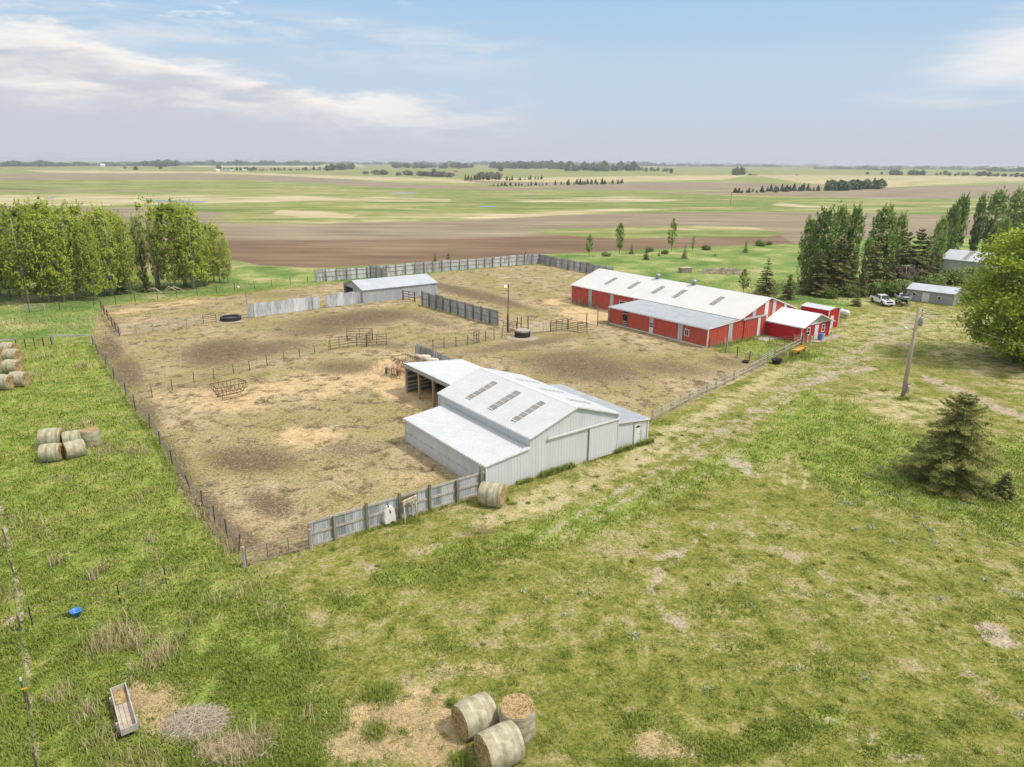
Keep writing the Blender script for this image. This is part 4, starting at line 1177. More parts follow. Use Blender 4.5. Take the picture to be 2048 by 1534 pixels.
def tin_fence(name, label, pa, pb, h, bays, msheet, posts=True, rails=(.5, .98), mpost=None, mrail=None, side=1, gap=(), hv=.05, pex=.12, world=False, prail=.1):
    """windbreak of upright tin sheets; posts and rails stand on the camera side"""
    A, B = (Vector(pa), Vector(pb)) if world else (at(*pa), at(*pb))
    t = thing(name, label, "fence", A)
    d = B - A; L = d.length; u = d.normalized()
    n = Vector((0, 0, 1)).cross(u)
    if n.dot(A) > 0: n = -n                      # towards the camera
    U = u if u.cross(Vector((0, 0, 1))).dot(n) > 0 else -u
    for k in range(bays):
        if k in gap: continue
        a, b = L * k / bays, L * (k + 1) / bays
        hh = h * (1 + random.uniform(-hv, hv))
        o = u * (a + .01) if U == u else u * (b - .01)
        w = MB()
        w.ribs(o, U, (0, 0, 1), b - a - .02, .04 + random.uniform(0, .06), hh, .25, .05, .02)
        w.add([o + U * (b - a - .02) - n * .012 + Vector((0, 0, .05)), o - n * .012 + Vector((0, 0, .05)), o - n * .012 + Vector((0, 0, hh)), o + U * (b - a - .02) - n * .012 + Vector((0, 0, hh))], [(0, 1, 2, 3)])
        w.build("sheet", msheet[k % len(msheet)] if isinstance(msheet, (list, tuple)) else msheet, t)
    if rails:
        for f in rails:
            w = MB(); w.bar(n * .05 + Vector((0, 0, h * f)), d + n * .05 + Vector((0, 0, h * f)), .05, prail); w.build("rail", mrail or M_WOOD, t)
    if posts:
        for k in range(bays + 1):
            q = u * (L * k / bays)
            hh = h + pex + random.uniform(-.08, .12)
            w = MB(); w.box(q + n * .15 + Vector((0, 0, hh / 2)), (.16, .16, hh), math.atan2(u.y, u.x), random.uniform(-.02, .02)); w.build("post", mpost or M_GREENP, t)
    return t


# front windbreak beside the white barn
hF = height_at(621.6, 1093.8, 1044)
Z6 = lambda x, y: (440 + x / 3.303, 900 + y / 3.303)
bp = [Z6(*p) for p in ((600, 640), (768, 600), (975, 530), (1190, 460), (1380, 395), (1560, 340), (1712, 288))]
A, B = at(*bp[0]), at(972, 985)
t = thing("windbreak_fence", "weathered board and tin windbreak fence beside the front corner of the white barn", "fence", A)
d = B - A; u = d.normalized(); n = Vector((u.y, -u.x, 0)); L = d.length
wid = .62; k = 0; x = 0
while x < L - .05:
    ww = min(wid * random.uniform(.9, 1.1), L - x)
    w = MB(); w.ribs(u * (x + .008), u, (0, 0, 1), ww - .016, .05, hF * random.uniform(.97, 1.03), .16, .03, .018)
    o = u * x - n * .012
    w.add([o + u * ww + Vector((0, 0, .06)), o + Vector((0, 0, .06)), o + Vector((0, 0, hF * .97)), o + u * ww + Vector((0, 0, hF * .97))], [(0, 1, 2, 3)])
    w.build("sheet", (M_OLDTIN, M_PALETIN, M_OLDTIN, M_OLDTIN2)[k % 4], t); x += ww; k += 1
for z in (.12, hF * .53, hF * .97):
    w = MB(); w.bar(n * .05 + Vector((0, 0, z)), d + n * .05 + Vector((0, 0, z)), .05, .17); w.build("rail", M_GREYW, t)
for i, p in enumerate(bp):
    q = at(*p) - A; q = u * q.dot(u)
    hh = hF * (1.0 if i in (0, 1, 5) else 1.16) if i < 6 else hF * 1.3
    w = MB(); w.box(q + n * .14 + Vector((0, 0, hh / 2)), (.17, .17, hh), math.atan2(u.y, u.x), random.uniform(-.03, .03)); w.build("post", M_GREENP if i > 1 else M_WOOD, t)
FRONT_U, FRONT_N, FRONT_A = u, n, A
pipe_panel("pipe_gate", "grey pipe gate on the front left corner of the corral", (494, 1134), (619, 1099), 1.25, 5, 4, mat("dull_pipe", (.27, .225, .18), (.18, .15, .12), .6, .3, 5), .032, posts=1.45)
# fence of the west side
wire_fence("wire_fence", "sagging wire fence with rusty posts between the corral and the green meadow",
           [(186, 690), (197, 709), (212, 733), (228, 758), (252, 792), (271, 822), (300, 857), (320, 890), (345, 928), (380, 978), (405, 1012), (430, 1046), (455, 1077), (478, 1107)], 1.35, .04, 6, lean=.2, wr=.02)
rail_fence("rail_fence", "grey two rail wooden fence across the back of the corral", [(241, 672), (274, 668.5), (307, 663.5), (340, 658.5), (374, 653.5), (404, 649)], 1.35, (.55, 1.2))
w = wire_fence("wire_fence", "dark wire fence of thin posts along the tree belt", [(60, 626), (120, 620), (188, 613), (232, 608.5), (271, 605), (316, 600.5), (354, 596), (395, 591), (434, 586.5), (470, 582), (509, 577), (544, 574), (581, 570), (616, 567.5)], 1.5, .04, 4, lean=.05, wr=.014)
pipe_panel("pipe_gate", "rusty pipe gate beside the black tire tank at the left", (407, 648), (433, 645), 1.4, 5, 2, M_TPOST, .035)
t = wire_fence("pen_fence", "rust brown pipe fence of the small back pen", [(203, 619), (209, 629), (216, 640), (225, 654), (232, 663), (239, 672)], 1.5, .06, 4, wr=.035, mw=M_TPOST)
rail_fence("rail_fence", "single white rail on two posts in the green meadow", [(107, 688), (182, 687)], 1.2, (1.15,), .06, .18, .16, M_GREYW, M_PALETIN)
pipe_panel("pipe_gate", "thin wire gate between the white rail and the grey rail fence", (190, 684), (236, 674), 1.2, 5, 3, M_WIRE, .02)
rail_fence("rail_fence", "grey plank fence behind the bale row at the left edge", [(-46, 702), (34, 696)], 1.3, (.75, 1.2), .05, .2)
pipe_panel("pipe_gate", "small pale gate far back in the meadow by the trees", (55, 624), (88, 622), 1.2, 4, 2, M_GPIPE, .03, posts=1.3)
wire_fence("wire_fence", "low wire fence with a few posts at the far left meadow edge", [(34, 697), (52, 695), (70, 693), (88, 691), (104, 689)], 1.2, .05, 4)
# centre wire fence and panels
wire_fence("wire_fence", "thin wire cross fence running through the middle of the corral", [(269, 812), (305, 795), (345, 780), (388, 767), (428, 757), (468, 748), (500, 741), (535, 732), (568, 724), (600, 716), (630, 708), (658, 701)], 1.25, .032, 5, lean=.08, wr=.018)
for (a, b, lab, u_) in (((661, 700.5), (713.5, 693), "rusty pipe panel at the left of the corral panel group", 4), ((714, 693), (733, 693), "short rusty pipe panel in the middle of the corral panel group", 2), ((733.5, 694), (773.5, 691), "rusty pipe panel at the right of the corral panel group", 3),
                        ((694, 681), (745, 680), "tall thin pipe panel at the back of the corral panel group", 3), ((745.5, 680), (734, 692.5), "pipe panel joining the back and front of the corral panel group", 2)):
    pipe_panel("corral_panel", lab, a, b, 1.65, 5, u_, M_PIPE, .035, cat="panel", group="corral panels in the middle of the yard")
wire_fence("wire_fence", "wire fence from the open shed to the covered tire tank", [(866, 699), (888, 696), (912, 693.5), (935, 690), (954, 686.5), (971, 682), (988, 679), (1004, 677)], 1.5, .05, 5, wr=.016)
pipe_panel("pipe_gate", "narrow dark gate set in the wire fence near the covered tank", (948, 688), (958, 686), 1.7, 4, 2, M_PIPE, .04)
# tall windbreaks at the back
hB = height_at(631.3, 564.5, 541)
tin_fence("windbreak_fence", "long tall tin windbreak fence along the back of the yard", (631.3, 564.5), (1079, 527), hB, 25, [M_OLDTIN, M_PALETIN, M_OLDTIN], True, (.42, .8), M_WOOD, M_WOOD)
tin_fence("windbreak_fence", "dark rear windbreak fence running behind the red barn roof", (1079.5, 527), (1226, 556), hB * .92, 12, [M_OLDTIN2, M_OLDTIN], True, (.4, .8), M_WOOD, M_WOOD)
hM = height_at(845.7, 610, 583.5)
tin_fence("windbreak_fence", "bluish tin windbreak fence with green posts in the middle of the yard", (845.7, 610), (997, 652), hM, 10, [M_OLDTIN2], True, (.48, .9), M_GREENP, M_WOOD)
rail_fence("rail_fence", "short low rail between the bluish windbreak and the lamp pole", [(997, 652), (1007, 655), (1015, 659)], 1.2, (1.0,), .08, .16)
hL = height_at(496, 636.5, 609)
tin_fence("windbreak_fence", "pale tin sheet fence leading to the long grey shed", (496, 636.5), (722, 606.8), hL, 18, [M_PALETIN, M_OLDTIN, M_PALETIN, M_PALETIN], False, (), gap=(11,), hv=.04)
A6 = at(833, 713); dv = Vector((-fw_.s, fw_.c, 0)) * -1
tin_fence("windbreak_fence", "short grey tin wall behind the open shed and the hay feeder", A6, A6 + dv * 9.5, height_at(833, 713, 687), 7, [M_OLDTIN2, M_OLDTIN], False, (), world=True)
n6 = Vector((-dv.y, dv.x, 0)); n6 = n6 if n6.dot(A6) < 0 else -n6
pipe_panel("corral_panel", "dark pipe panel leaning on the short grey tin wall", A6 + n6 * .25 + dv * .2, A6 + n6 * .25 + dv * 2.9, 1.5, 6, 3, M_PIPE, .03, cat="panel", world=True)
tin_fence("windbreak_fence", "short broken windbreak standing between the shed roof and the back fence", (742, 556), (775, 562), 2.6, 3, [M_OLDTIN2], True, (.5, .85), M_WOOD, M_WOOD)
pipe_panel("pipe_gate", "dark pipe gate against the long grey shed wall", (807, 600), (829, 604), 1.7, 4, 3, M_PIPE, .05, posts=1.8, mp=M_TPOST)
# round the covered tank
pipe_panel("pipe_gate", "thin pipe gate between the lamp pole and the covered tank", (1017, 664), (1033, 666), 1.7, 6, 2, M_PIPE, .03)
wire_fence("wire_fence", "group of dark posts standing round the covered tire tank", [(1034, 664), (1042, 661), (1056, 661)], 2.1, .07, 2)
pipe_panel("corral_panel", "grey mesh panel right of the covered tire tank", (1058, 668), (1100, 664), 1.6, 9, 7, M_GPIPE, .022, cat="panel")
pipe_panel("corral_panel", "dark pipe panel between the mesh panel and the brown gate", (1101, 664), (1135, 660), 1.75, 6, 4, M_PIPE, .045, cat="panel")
pipe_panel("pipe_gate", "reddish brown pipe gate standing open before the yellow straw", (1136.5, 660), (1174, 667), 1.6, 6, 3, M_RUST, .04)
wire_fence("wire_fence", "two tall posts with wires beside the yellow straw", [(1173, 655), (1195, 651.5), (1216, 648)], 2.3, .06, 3, lean=.03)
# drive side
DP = [(1304, 843), (1322, 833), (1341, 823), (1360, 812.5), (1378, 803), (1396, 794), (1413, 786), (1431, 778), (1449, 769.5), (1467, 760.5), (1486, 750.5), (1504, 741.5), (1520, 733.5)]
t = rail_fence("board_fence", "weathered board fence along the grass drive from barn to pen", DP, 1.15, (.45, .98), .03, .10, .15)
hMsh = MB()
P = [at(*p) for p in DP]
mesh_m = mat("old_mesh", (.36, .31, .24), (.22, .19, .15), .9, 0, 8)
for k in range(6):
    w = MB()
    for a, b in zip(P[:-1], P[1:]): w.tube([a - P[0] + Vector((0, 0, .08 + k * .16)), b - P[0] + Vector((0, 0, .08 + k * .16))], .016, 3, cap=False)
    w.build("wire", mesh_m, t)
pipe_panel("pipe_gate", "pale five bar gate in the fence beside the black tub", (1521, 733), (1547, 718.5), 1.35, 5, 3, M_GPIPE, .045, posts=1.6)
rail_fence("board_fence", "short grey board fence from the pale gate to the red tack room", [(1549, 717), (1566, 708.5), (1581, 700.5), (1600, 691)], 1.15, (.5, 1.0), .03, .12, .14)
wire_fence("wire_fence", "thin wire fence round the grassy pen below the red barn", [(1418, 696), (1451, 705), (1474, 713), (1498, 723), (1519, 733)], 1.35, .05, 6, wr=.015)
pipe_panel("corral_panel", "dark pipe panel inside the grassy pen by the tack room", (1537, 694), (1583, 691.5), 1.3, 5, 4, M_PIPE, .03, cat="panel")
w = MB(Vector(at(1451, 704.5))); w.box(at(1451, 704.5) + Vector((0, 0, .65)), (.2, .2, 1.3)); tag(w.build("fence_post", M_TRIM), "white painted post at the corner of the grassy pen", "post")
# small electric fence in the meadow
t = thing("electric_fence", "low tape gate with black posts beside the blue tub in the meadow", "fence", at(65, 1250))
Pp = [(65, 1250), (241, 1208), (288, 1190), (333, 1168)]
PP = [at(*p) for p in Pp]
for i, p in enumerate(PP):
    w = MB(); h = 1.15 if i != 2 else .95
    w.tube([p - PP[0], p - PP[0] + Vector((0, 0, h))], .032 if i != 2 else .022, 6); pst = w.build("post", M_DARK if i != 2 else M_STEEL, t)
    if i in (1, 3):
        w = MB(); w.box(p - PP[0] + Vector((.03, -.05, .52)), (.1, .07, .1)); w.build("insulator", mat("yellow_plastic", (.70, .45, .02), (.60, .38, .02), .5), pst)
for z in (.3, .6, .88, 1.08):
    w = MB()
    for i, (a, b) in enumerate(zip(PP[:-1], PP[1:])):
        if z in (.6, .88) and i == 0: continue
        w.tube([a - PP[0] + Vector((0, 0, z)), b - PP[0] + Vector((0, 0, z))], .011, 4, cap=False)
    w.build("wire", mat("dull_pipe", (.27, .225, .18)), t)
wire_fence("wire_fence", "old wire fence line in the trodden strip at the left edge", [(-10, 1000), (12, 1085), (28, 1150), (42, 1262), (60, 1420), (75, 1540)], 1.0, .03, 2, lean=.1, wr=.01)
# step-in post
p = at(52, 1405); t = thing("fence_post", "green steel post with a white cap and yellow insulator near the trough", "post", p)
w = MB(); w.bar((0, 0, 0), (-.1, .12, 1.1), .05, .05); w.build("stake", mat("green_paint", (.06, .11, .06), (.05, .08, .05), .6), t)
w = MB(); w.bar((-.1, .12, 1.1), (-.115, .14, 1.27), .065, .065); w.build("cap", M_TRIM, t)
w = MB(); w.box((.06, .02, .75), (.22, .06, .07), .3); w.build("insulator", _mats["yellow_plastic"], t)
# ------------------------------------------------------------------ hay bales
def wrap_mat():
    t = NT("net_wrap")
    co = t.obj()
    a = t.noise(t.mapping(co, (7, .45, .45)), 1.2, 4, .6)
    b = t.noise(co, 2.6, 6, .7)
    oi = t.n('ShaderNodeObjectInfo')
    c = t.ramp(t.math('ADD', t.math('MULTIPLY', a, .62), t.math('MULTIPLY', b, .38)), [(.38, (.22, .18, .10)), (.46, (.31, .285, .18)), (.54, (.39, .38, .26)), (.64, (.52, .50, .39))])
    c = t.mix(t.math('MULTIPLY', oi.outputs['Random'], .55), c, t.ramp(b, [(.4, (.30, .25, .165)), (.6, (.52, .47, .37))]))
    t.bsdf(c, .8, 0, t.math('ADD', a, b), .5, .03, .2)
    return t.m


def end_mat():
    t = NT("bale_end")
    co = t.obj()
    n = t.n('ShaderNodeTexWave', wave_type='RINGS', rings_direction='X')
    t.l(co, n.inputs[0]); n.inputs['Scale'].default_value = 2.6; n.inputs['Distortion'].default_value = 9.0; n.inputs['Detail'].default_value = 4; n.inputs['Detail Scale'].default_value = 2.5
    b = t.noise(co, 5, 7, .7)
    f = t.math('ADD', t.math('MULTIPLY', n.outputs['Fac'], .13), t.math('MULTIPLY', b, .87))
    c = t.ramp(f, [(.36, (.17, .115, .05)), (.48, (.33, .235, .11)), (.62, (.50, .375, .205))])
    t.bsdf(c, .95, 0, f, .9, .08, .1)
    return t.m


M_WRAP, M_END = wrap_mat(), end_mat()


def bale_meshes(r, L, seed):
    rng = random.Random(seed)
    n, m = 40, 9
    ph = [rng.uniform(0, 6.28) for _ in range(6)]
    def rad(a, x):
        return r * (1 + .018 * math.sin(3 * a + ph[0]) + .012 * math.sin(7 * a + ph[1] + x) + .014 * math.sin(x * 5 + ph[2]) - .05 * (abs(2 * x / L)) ** 7)
    b = MB()
    vs = []
    for j in range(m):
        x = L * (j / (m - 1) - .5)
        for k in range(n):
            a = 2 * math.pi * k / n
            q = rad(a, x)
            z = math.sin(a) * q
            if z < -.86 * r: z = -.86 * r - (abs(z) - .86 * r) * .35       # flattened under its own weight
            vs.append((x, math.cos(a) * q, z))
    b.add(vs, [(j * n + k, j * n + (k + 1) % n, (j + 1) * n + (k + 1) % n, (j + 1) * n + k) for j in range(m - 1) for k in range(n)])
    body = b.mesh("net_wrap", M_WRAP, True)
    ends = []
    for s in (-1, 1):
        e = MB(); ev_ = [(s * (L / 2 - .06), 0, 0)]
        base = vs[:n] if s < 0 else vs[-n:]
        for f, dx in ((.35, -.03), (.7, .03), (.9, .035), (1.0, 0.0)):
            for k in range(n):
                p = base[k]
                ev_.append((p[0] + s * (dx + rng.uniform(-.02, .02)), p[1] * f, p[2] * f))
        fs = [(0, 1 + k, 1 + (k + 1) % n) for k in range(n)]
        for i in range(3):
            fs += [(1 + i * n + k, 1 + (i + 1) * n + k, 1 + (i + 1) * n + (k + 1) % n, 1 + i * n + (k + 1) % n) for k in range(n)]
        if s < 0: fs = [f[::-1] for f in fs]
        e.add(ev_, [f[::-1] for f in fs])
        ends.append(e.mesh("hay_end", M_END))
    return body, ends


BALES = [bale_meshes(.80, 1.5, 3), bale_meshes(.80, 1.5, 8), bale_meshes(.80, 1.5, 21)]


def bale(kind, p, yaw, label, group=None, standing=False, s=1.0, roll=0.0):
    body, ends = BALES[kind]
    t = thing("hay_bale", label, "hay bale", p, 0, group)
    r = .80
    if standing:
        t.rotation_euler = (roll, R(-90), yaw); t.location = Vector(p) + Vector((0, 0, .73 * s))
    else:
        t.rotation_euler = (roll, 0, yaw); t.location = Vector(p) + Vector((0, 0, .70 * s))
    t.scale = (s, s, s)
    for me_, nm in ((body, "net_wrap"), (ends[0], "hay_end"), (ends[1], "hay_end")):
        o = bpy.data.objects.new(nm, me_); COL.objects.link(o); o.parent = t
    return t


def bale2(kind, a, b, label, z=.8, **kw):
    """bale whose end centres show at pixels a and b"""
    A, B = at(*a, z), at(*b, z)
    m = (A + B) / 2; d = B - A
    return bale(kind, (m.x, m.y, 0), math.atan2(d.y, d.x), label, **kw)


G3 = "hay bales huddled in the foreground"
bale2(0, (914, 1446), (984, 1412), "wrapped round hay bale lying at the back left of the foreground three", group=G3, s=1.02)
bale2(1, (966, 1505), (1031, 1476), "round hay bale with a loose shaggy end, nearest of the foreground three", group=G3, s=1.05)
p = at(1034, 1466); bale(2, p, .4, "hay bale standing on its end beside the two lying foreground bales", G3, True, 1.0)
G5 = "hay bales in the west meadow cluster"
bale2(1, (84, 904), (120, 901), "striped pale bale at the front left of the meadow cluster", group=G5, s=.98)
bale2(2, (131, 899), (165, 891), "striped pale bale at the front middle of the meadow cluster", group=G5, s=.95)
bale2(0, (83, 877), (124, 874), "largest greenish bale at the back left of the meadow cluster", group=G5, s=1.12)
bale2(2, (131, 877), (160, 873), "half hidden bale behind the front bales of the meadow cluster", group=G5, s=.95)
p = at(185, 889); bale(1, p, .3, "brown topped bale standing on end at the right of the meadow cluster", G5, True, .95)
GR = "hay bales in the row at the left edge"
for i, (x, y, lab) in enumerate(((12, 712, "farthest bale of the row at the left edge, by the plank fence"), (20, 726, "second farthest bale of the right row at the left edge"), (20, 749, "third bale from the far end of the left edge row"), (33, 775, "nearest brown stained bale of the left edge row"),
                                 (-18, 722, "farthest bale of the outer row cut by the left frame edge"), (-22, 745, "middle bale of the outer row cut by the left frame edge"), (2, 781, "nearest bale of the outer row cut by the left frame edge"))):
    p = at(x, y); bale(i % 3, p + Vector((0, .7, 0)), random.uniform(-.12, .05), lab, GR, s=1.08)
for i, (x, y) in enumerate(((-44, 765),)):
    pass
bale2(0, (963, 984), (1006, 990), "large wrapped hay bale against the front corner of the white barn", z=.85, s=1.12)

# ------------------------------------------------------------------ hay feeders
def feeder(label, corners, h=1.5, wt_=1.0):
    """rusty basket hay feeder; corners: ground points of the two long bottom ends"""
    A, B = corners
    d = B - A; L = d.length
    t = thing("hay_feeder", label, "hay feeder", (A + B) / 2, math.atan2(d.y, d.x), "hay feeders in the corral")
    wb = wt_ * .45
    X = L / 2
    loop = lambda ww, z, x: [(-x, -ww, z), (x, -ww, z), (x, ww, z), (-x, ww, z), (-x, -ww, z)]
    for nm, ww, z, x, rr_ in (("top_rail", wt_, h, X, .045), ("bottom_rail", wb, .45, X - .3, .04)):
        q = loop(ww, z, x)
        w = MB()
        for a, b in zip(q[:-1], q[1:]): w.tube([a, b], rr_, 5)
        w.build(nm, M_RUST, t)
    n = max(6, int(L / .42))
    for k in range(n + 1):
        x = -X + 2 * X * k / n
        xb = x * (X - .3) / X
        for s in (-1, 1):
            w = MB(); w.tube([(x, s * wt_, h), (x * .99, s * (wt_ * 1.02), h - .35), (xb, s * (wb + .25), .75), (xb, s * wb, .45)], .027, 5); w.build("bar", M_RUST, t)
    for x in (-X, X):
        s = 1 if x > 0 else -1
        for y in (-.5, 0, .5):
            w = MB(); w.tube([(x, y, h), (x + s * .02, y, h - .4), (x - s * .2, y * .8, .75), (x - s * .3, y * .7, .45)], .027, 5); w.build("bar", M_RUST, t)
    for x in (-X * .6, X * .6):
        for s in (-1, 1):
            w = MB(); w.tube([(x, s * .4, .45), (x * 1.1, s * .75, .03)], .035, 5); w.build("leg", M_RUST, t)
    for s in (-1, 1):
        w = MB(); w.tube([(-X * .75, s * .75, .04), (X * .75, s * .75, .04)], .035, 5); w.build("skid", M_RUST, t)
    return t


feeder("rusty basket hay feeder standing empty in the open corral", (at(430, 800), at(489, 787)))
hfd = feeder("rusty basket hay feeder with horses round it beside the open shed", (Vector((-13.8, 82.5, 0)), Vector((-11.6, 80.1, 0))), 1.5, 1.05)

# ------------------------------------------------------------------ horses
def skin_mesh(name, joints, edges, m, levels=2, flat=None):
    me = bpy.data.meshes.new(name)
    me.from_pydata([j[0] for j in joints], edges, [])
    o = bpy.data.objects.new(name, me)
    COL.objects.link(o)
    md = o.modifiers.new("skin", 'SKIN')
    for i, j in enumerate(joints):
        sv2 = me.skin_vertices[0].data[i]
        r = j[1]
        sv2.radius = r if isinstance(r, tuple) else (r, r)
        sv2.use_root = (i == 0)
    sd_ = o.modifiers.new("sub", 'SUBSURF'); sd_.levels = levels; sd_.render_levels = levels
    dg = bpy.context.evaluated_depsgraph_get()
    ev2 = bpy.data.meshes.new_from_object(o.evaluated_get(dg))
    o.modifiers.clear()
    o.data = ev2
    ev2.materials.clear(); ev2.materials.append(m)
    ev2.polygons.foreach_set("use_smooth", [True] * len(ev2.polygons))
    return o


def horse(label, p, yaw, m, mdark, head=.6, grey=False):
    """stands at p facing local +x; head: height of the muzzle"""
    t = thing("horse", label, "horse", p, yaw, "horses at the hay feeder")
    J = [((-.55, 0, 1.12), (.29, .31)), ((-.15, 0, 1.08), (.30, .33)), ((.30, 0, 1.10), (.28, .31)), ((.62, 0, 1.20), (.21, .27)),
         ((.92, 0, 1.36), (.13, .19)), ((1.18, 0, 1.42 if head > .8 else 1.22), (.10, .15)), ((1.34, 0, 1.38 if head > .8 else 1.08), (.10, .12)), ((1.52, 0, 1.12 if head > .8 else .82), (.075, .09)), ((1.60, 0, 1.0 if head > .8 else head), (.06, .065)),
         ((-.78, 0, 1.14), (.18, .20))]
    E_ = [(0, 1), (1, 2), (2, 3), (3, 4), (4, 5), (5, 6), (6, 7), (7, 8), (0, 9)]
    for s in (-1, 1):
        b = len(J)
        J += [((-.60, .17 * s, .88), (.17, .15)), ((-.52, .17 * s, .70), (.11, .10)), ((-.72, .16 * s, .48), (.065, .06)), ((-.70, .16 * s, .24), (.045, .045)), ((-.66, .16 * s, .09), (.05, .05)), ((-.62, .16 * s, .02), (.06, .06))]
        E_ += [(0, b)] + [(b + i, b + i + 1) for i in range(5)]
        b = len(J)
        J += [((.46, .16 * s, .84), (.12, .11)), ((.46, .16 * s, .62), (.075, .07)), ((.47, .16 * s, .46), (.06, .055)), ((.46, .16 * s, .24), (.042, .042)), ((.48, .16 * s, .09), (.048, .048)), ((.51, .16 * s, .02), (.058, .058))]
        E_ += [(2, b)] + [(b + i, b + i + 1) for i in range(5)]
    o = skin_mesh("body", J, E_, m); o.parent = t
    hz = J[6][0]
    for s in (-1, 1):
        w = MB(); w.lathe([(.045, 0), (.05, .05), (.005, .16)], 8, (hz[0] - .06, .07 * s, hz[2] + .08)); w.build("ear", m, t, True)
    w = MB(); w.tube([(-.93, 0, 1.22), (-1.04, 0, 1.12), (-1.08, 0, .85), (-1.06, 0, .55), (-1.05, 0, .36)], [.05, .085, .10, .09, .02], 8); w.build("tail", mdark, t, True)
    w = MB(); w.tube([(.62, .02, 1.45), (.92, .03, 1.53), (1.16, .03, J[5][0][2] + .15), (1.30, .02, hz[2] + .14)], [.04, .07, .07, .03], 8); w.build("mane", mdark, t, True)
    return t


M_DUN = mat("dun_coat", (.50, .40, .29), (.36, .27, .18), .7, 0, 2.2)
M_SORREL = mat("sorrel_coat", (.42, .19, .07), (.30, .125, .045), .6, 0, 2.2)
M_CREAM = mat("cream_coat", (.68, .62, .55), (.54, .47, .40), .7, 0, 2.2)
M_HAIR = mat("dark_hair", (.035, .022, .016), (.018, .012, .01), .8)
M_HAIR2 = mat("pale_hair", (.55, .48, .40), (.42, .36, .28), .8)
M_SHAIR = mat("brown_hair", (.12, .05, .025), (.06, .025, .015), .8)
fc = hfd.location
def face(p, q): return math.atan2(q.y - p.y, q.x - p.x)
for (x, y), yw_, lab, m1, m2 in (((776, 753), R(70), "pale dun horse seen from behind, feeding at the left end of the feeder", M_DUN, M_HAIR), ((797, 757.5), R(93), "reddish brown horse seen from behind, feeding next to the dun", M_SORREL, M_SHAIR)):
    p = at(x, y); horse(lab, p + Vector((math.cos(yw_), math.sin(yw_), 0)) * .68, yw_, m1, m2, .95)
horse("cream horse across the feeder with its head turned to the hay", Vector((-10.7, 83.3, 0)), R(200), M_CREAM, M_HAIR2, .95)
horse("cream horse whose rump shows just above the shed roof", Vector((-9.6, 81.9, 0)), R(188), M_CREAM, M_HAIR2, .95)

# ------------------------------------------------------------------ tire tanks
M_TYRE = mat("black_rubber", (.030, .030, .032), (.018, .018, .018), .8, 0, 6)
def tire_tank(label, p, r, h, lid):
    t = thing("water_tank", label, "water tank", p)
    w = MB(); w.lathe([(r * .93, 0), (r, h * .12), (r, h * .3), (r * .985, h * .34), (r * .985, h * .6), (r, h * .64), (r, h * .86), (r * .93, h), (r * .78, h * .97), (r * .74, h * .8)], 32, cap0=False, cap1=False); w.build("tire", M_TYRE, t, True)
    if lid:
        w = MB(); w.lathe([(r * .8, h * .9), (r * .88, h * 1.0), (r * .86, h * 1.28), (r * .74, h * 1.36), (.01, h * 1.38)], 24); tag(w.build("lid", M_CONC, t), "pale concrete cover")
    else:
        w = MB(); w.lathe([(r * .76, h * .62), (r * .76, h * .66)], 24); w.build("water_surface", water_m.m, t)
    return t
p = at(457, 643); tire_tank("low black tire water tank by the grey rail fence", p + Vector((0, 1.0, 0)), 1.6, .62, False)
p = at(1045, 676); tire_tank("black tire tank with a pale concrete cover in the middle of the yard", p + Vector((0, .8, 0)), 1.15, .8, True)
for nm, (x, y), rx, ry in (("concrete_apron", (1044, 677), 2.5, 1.7), ("concrete_apron", (459, 643), 2.4, 1.3)):
    p = at(x, y)
    w = MB(Vector((p.x, p.y, 0)))
    rr_ = random.Random(5)
    w.prism([(p.x + rx * math.cos(a) * rr_.uniform(.85, 1.1), p.y + ry * math.sin(a) * rr_.uniform(.85, 1.1), .005) for a in np.linspace(0, 2 * math.pi, 16)[:-1]], (0, 0, .05))
    tag(w.build(nm, mat("muddy_concrete", (.40, .34, .26), (.27, .22, .16), .95, 0, .9, 7)), "worn concrete apron under a tire tank", None, None, "structure")

# ------------------------------------------------------------------ lamp poles and the power pole
M_POLE = mat("old_pole", (.33, .285, .235), (.22, .19, .155), .9, 0, 2.5, 6, (1, 1, .1), .3)
p = at(494.5, 636); h = height_at(494.5, 636, 573)
t = thing("lamp_pole", "slim grey lamp pole rising behind the pale tin fence", "lamp", p + Vector((0, .5, 0)))
w = MB(); w.tube([(0, 0, 0), (0, 0, h)], .09, 8, .07); w.build("pole", M_GPIPE, t)
w = MB(); w.tube([(0, 0, h - .1), (-.5, 0, h), (-1.0, 0, h - .05)], .03, 6); w.build("arm", M_GPIPE, t)
w = MB(); w.lathe([(.08, .1), (.24, -.12), (.2, -.2), (.05, -.24)], 12, (-1.05, 0, h - .1)); w.build("lamp_head", M_TRIM, t, True)
p = at(1015.6, 663); h = height_at(1015.6, 663, 568)
t = thing("lamp_pole", "rusty lamp pole with a lit yard lamp near the covered tank", "lamp", p)
w = MB(); w.tube([(0, 0, 0), (0, 0, 2.6)], .15, 8); w.tube([(0, 0, 2.6), (.1, 0, h)], .07, 8); w.build("pole", M_TPOST, t)
w = MB(); w.tube([(.1, 0, h - .15), (-.28, 0, h - .1)], .03, 6); w.build("arm", M_TPOST, t)
w = MB(); w.lathe([(.05, .22), (.16, .12), (.2, 0)], 12, (-.35, 0, h - .2), cap1=False); w.build("lamp_shade", M_STEEL, t, True)
lm_ = NT("lit_bulb"); em = lm_.n('ShaderNodeEmission'); em.inputs[0].default_value = (1, .62, .30, 1); em.inputs[1].default_value = 5.0; lm_.l(em.outputs[0], lm_.out.inputs[0])
w = MB(); w.lathe([(.02, .02), (.15, -.02), (.17, -.14), (.10, -.26), (.02, -.28)], 12, (-.35, 0, h - .2)); w.build("bulb", lm_.m, t, True)

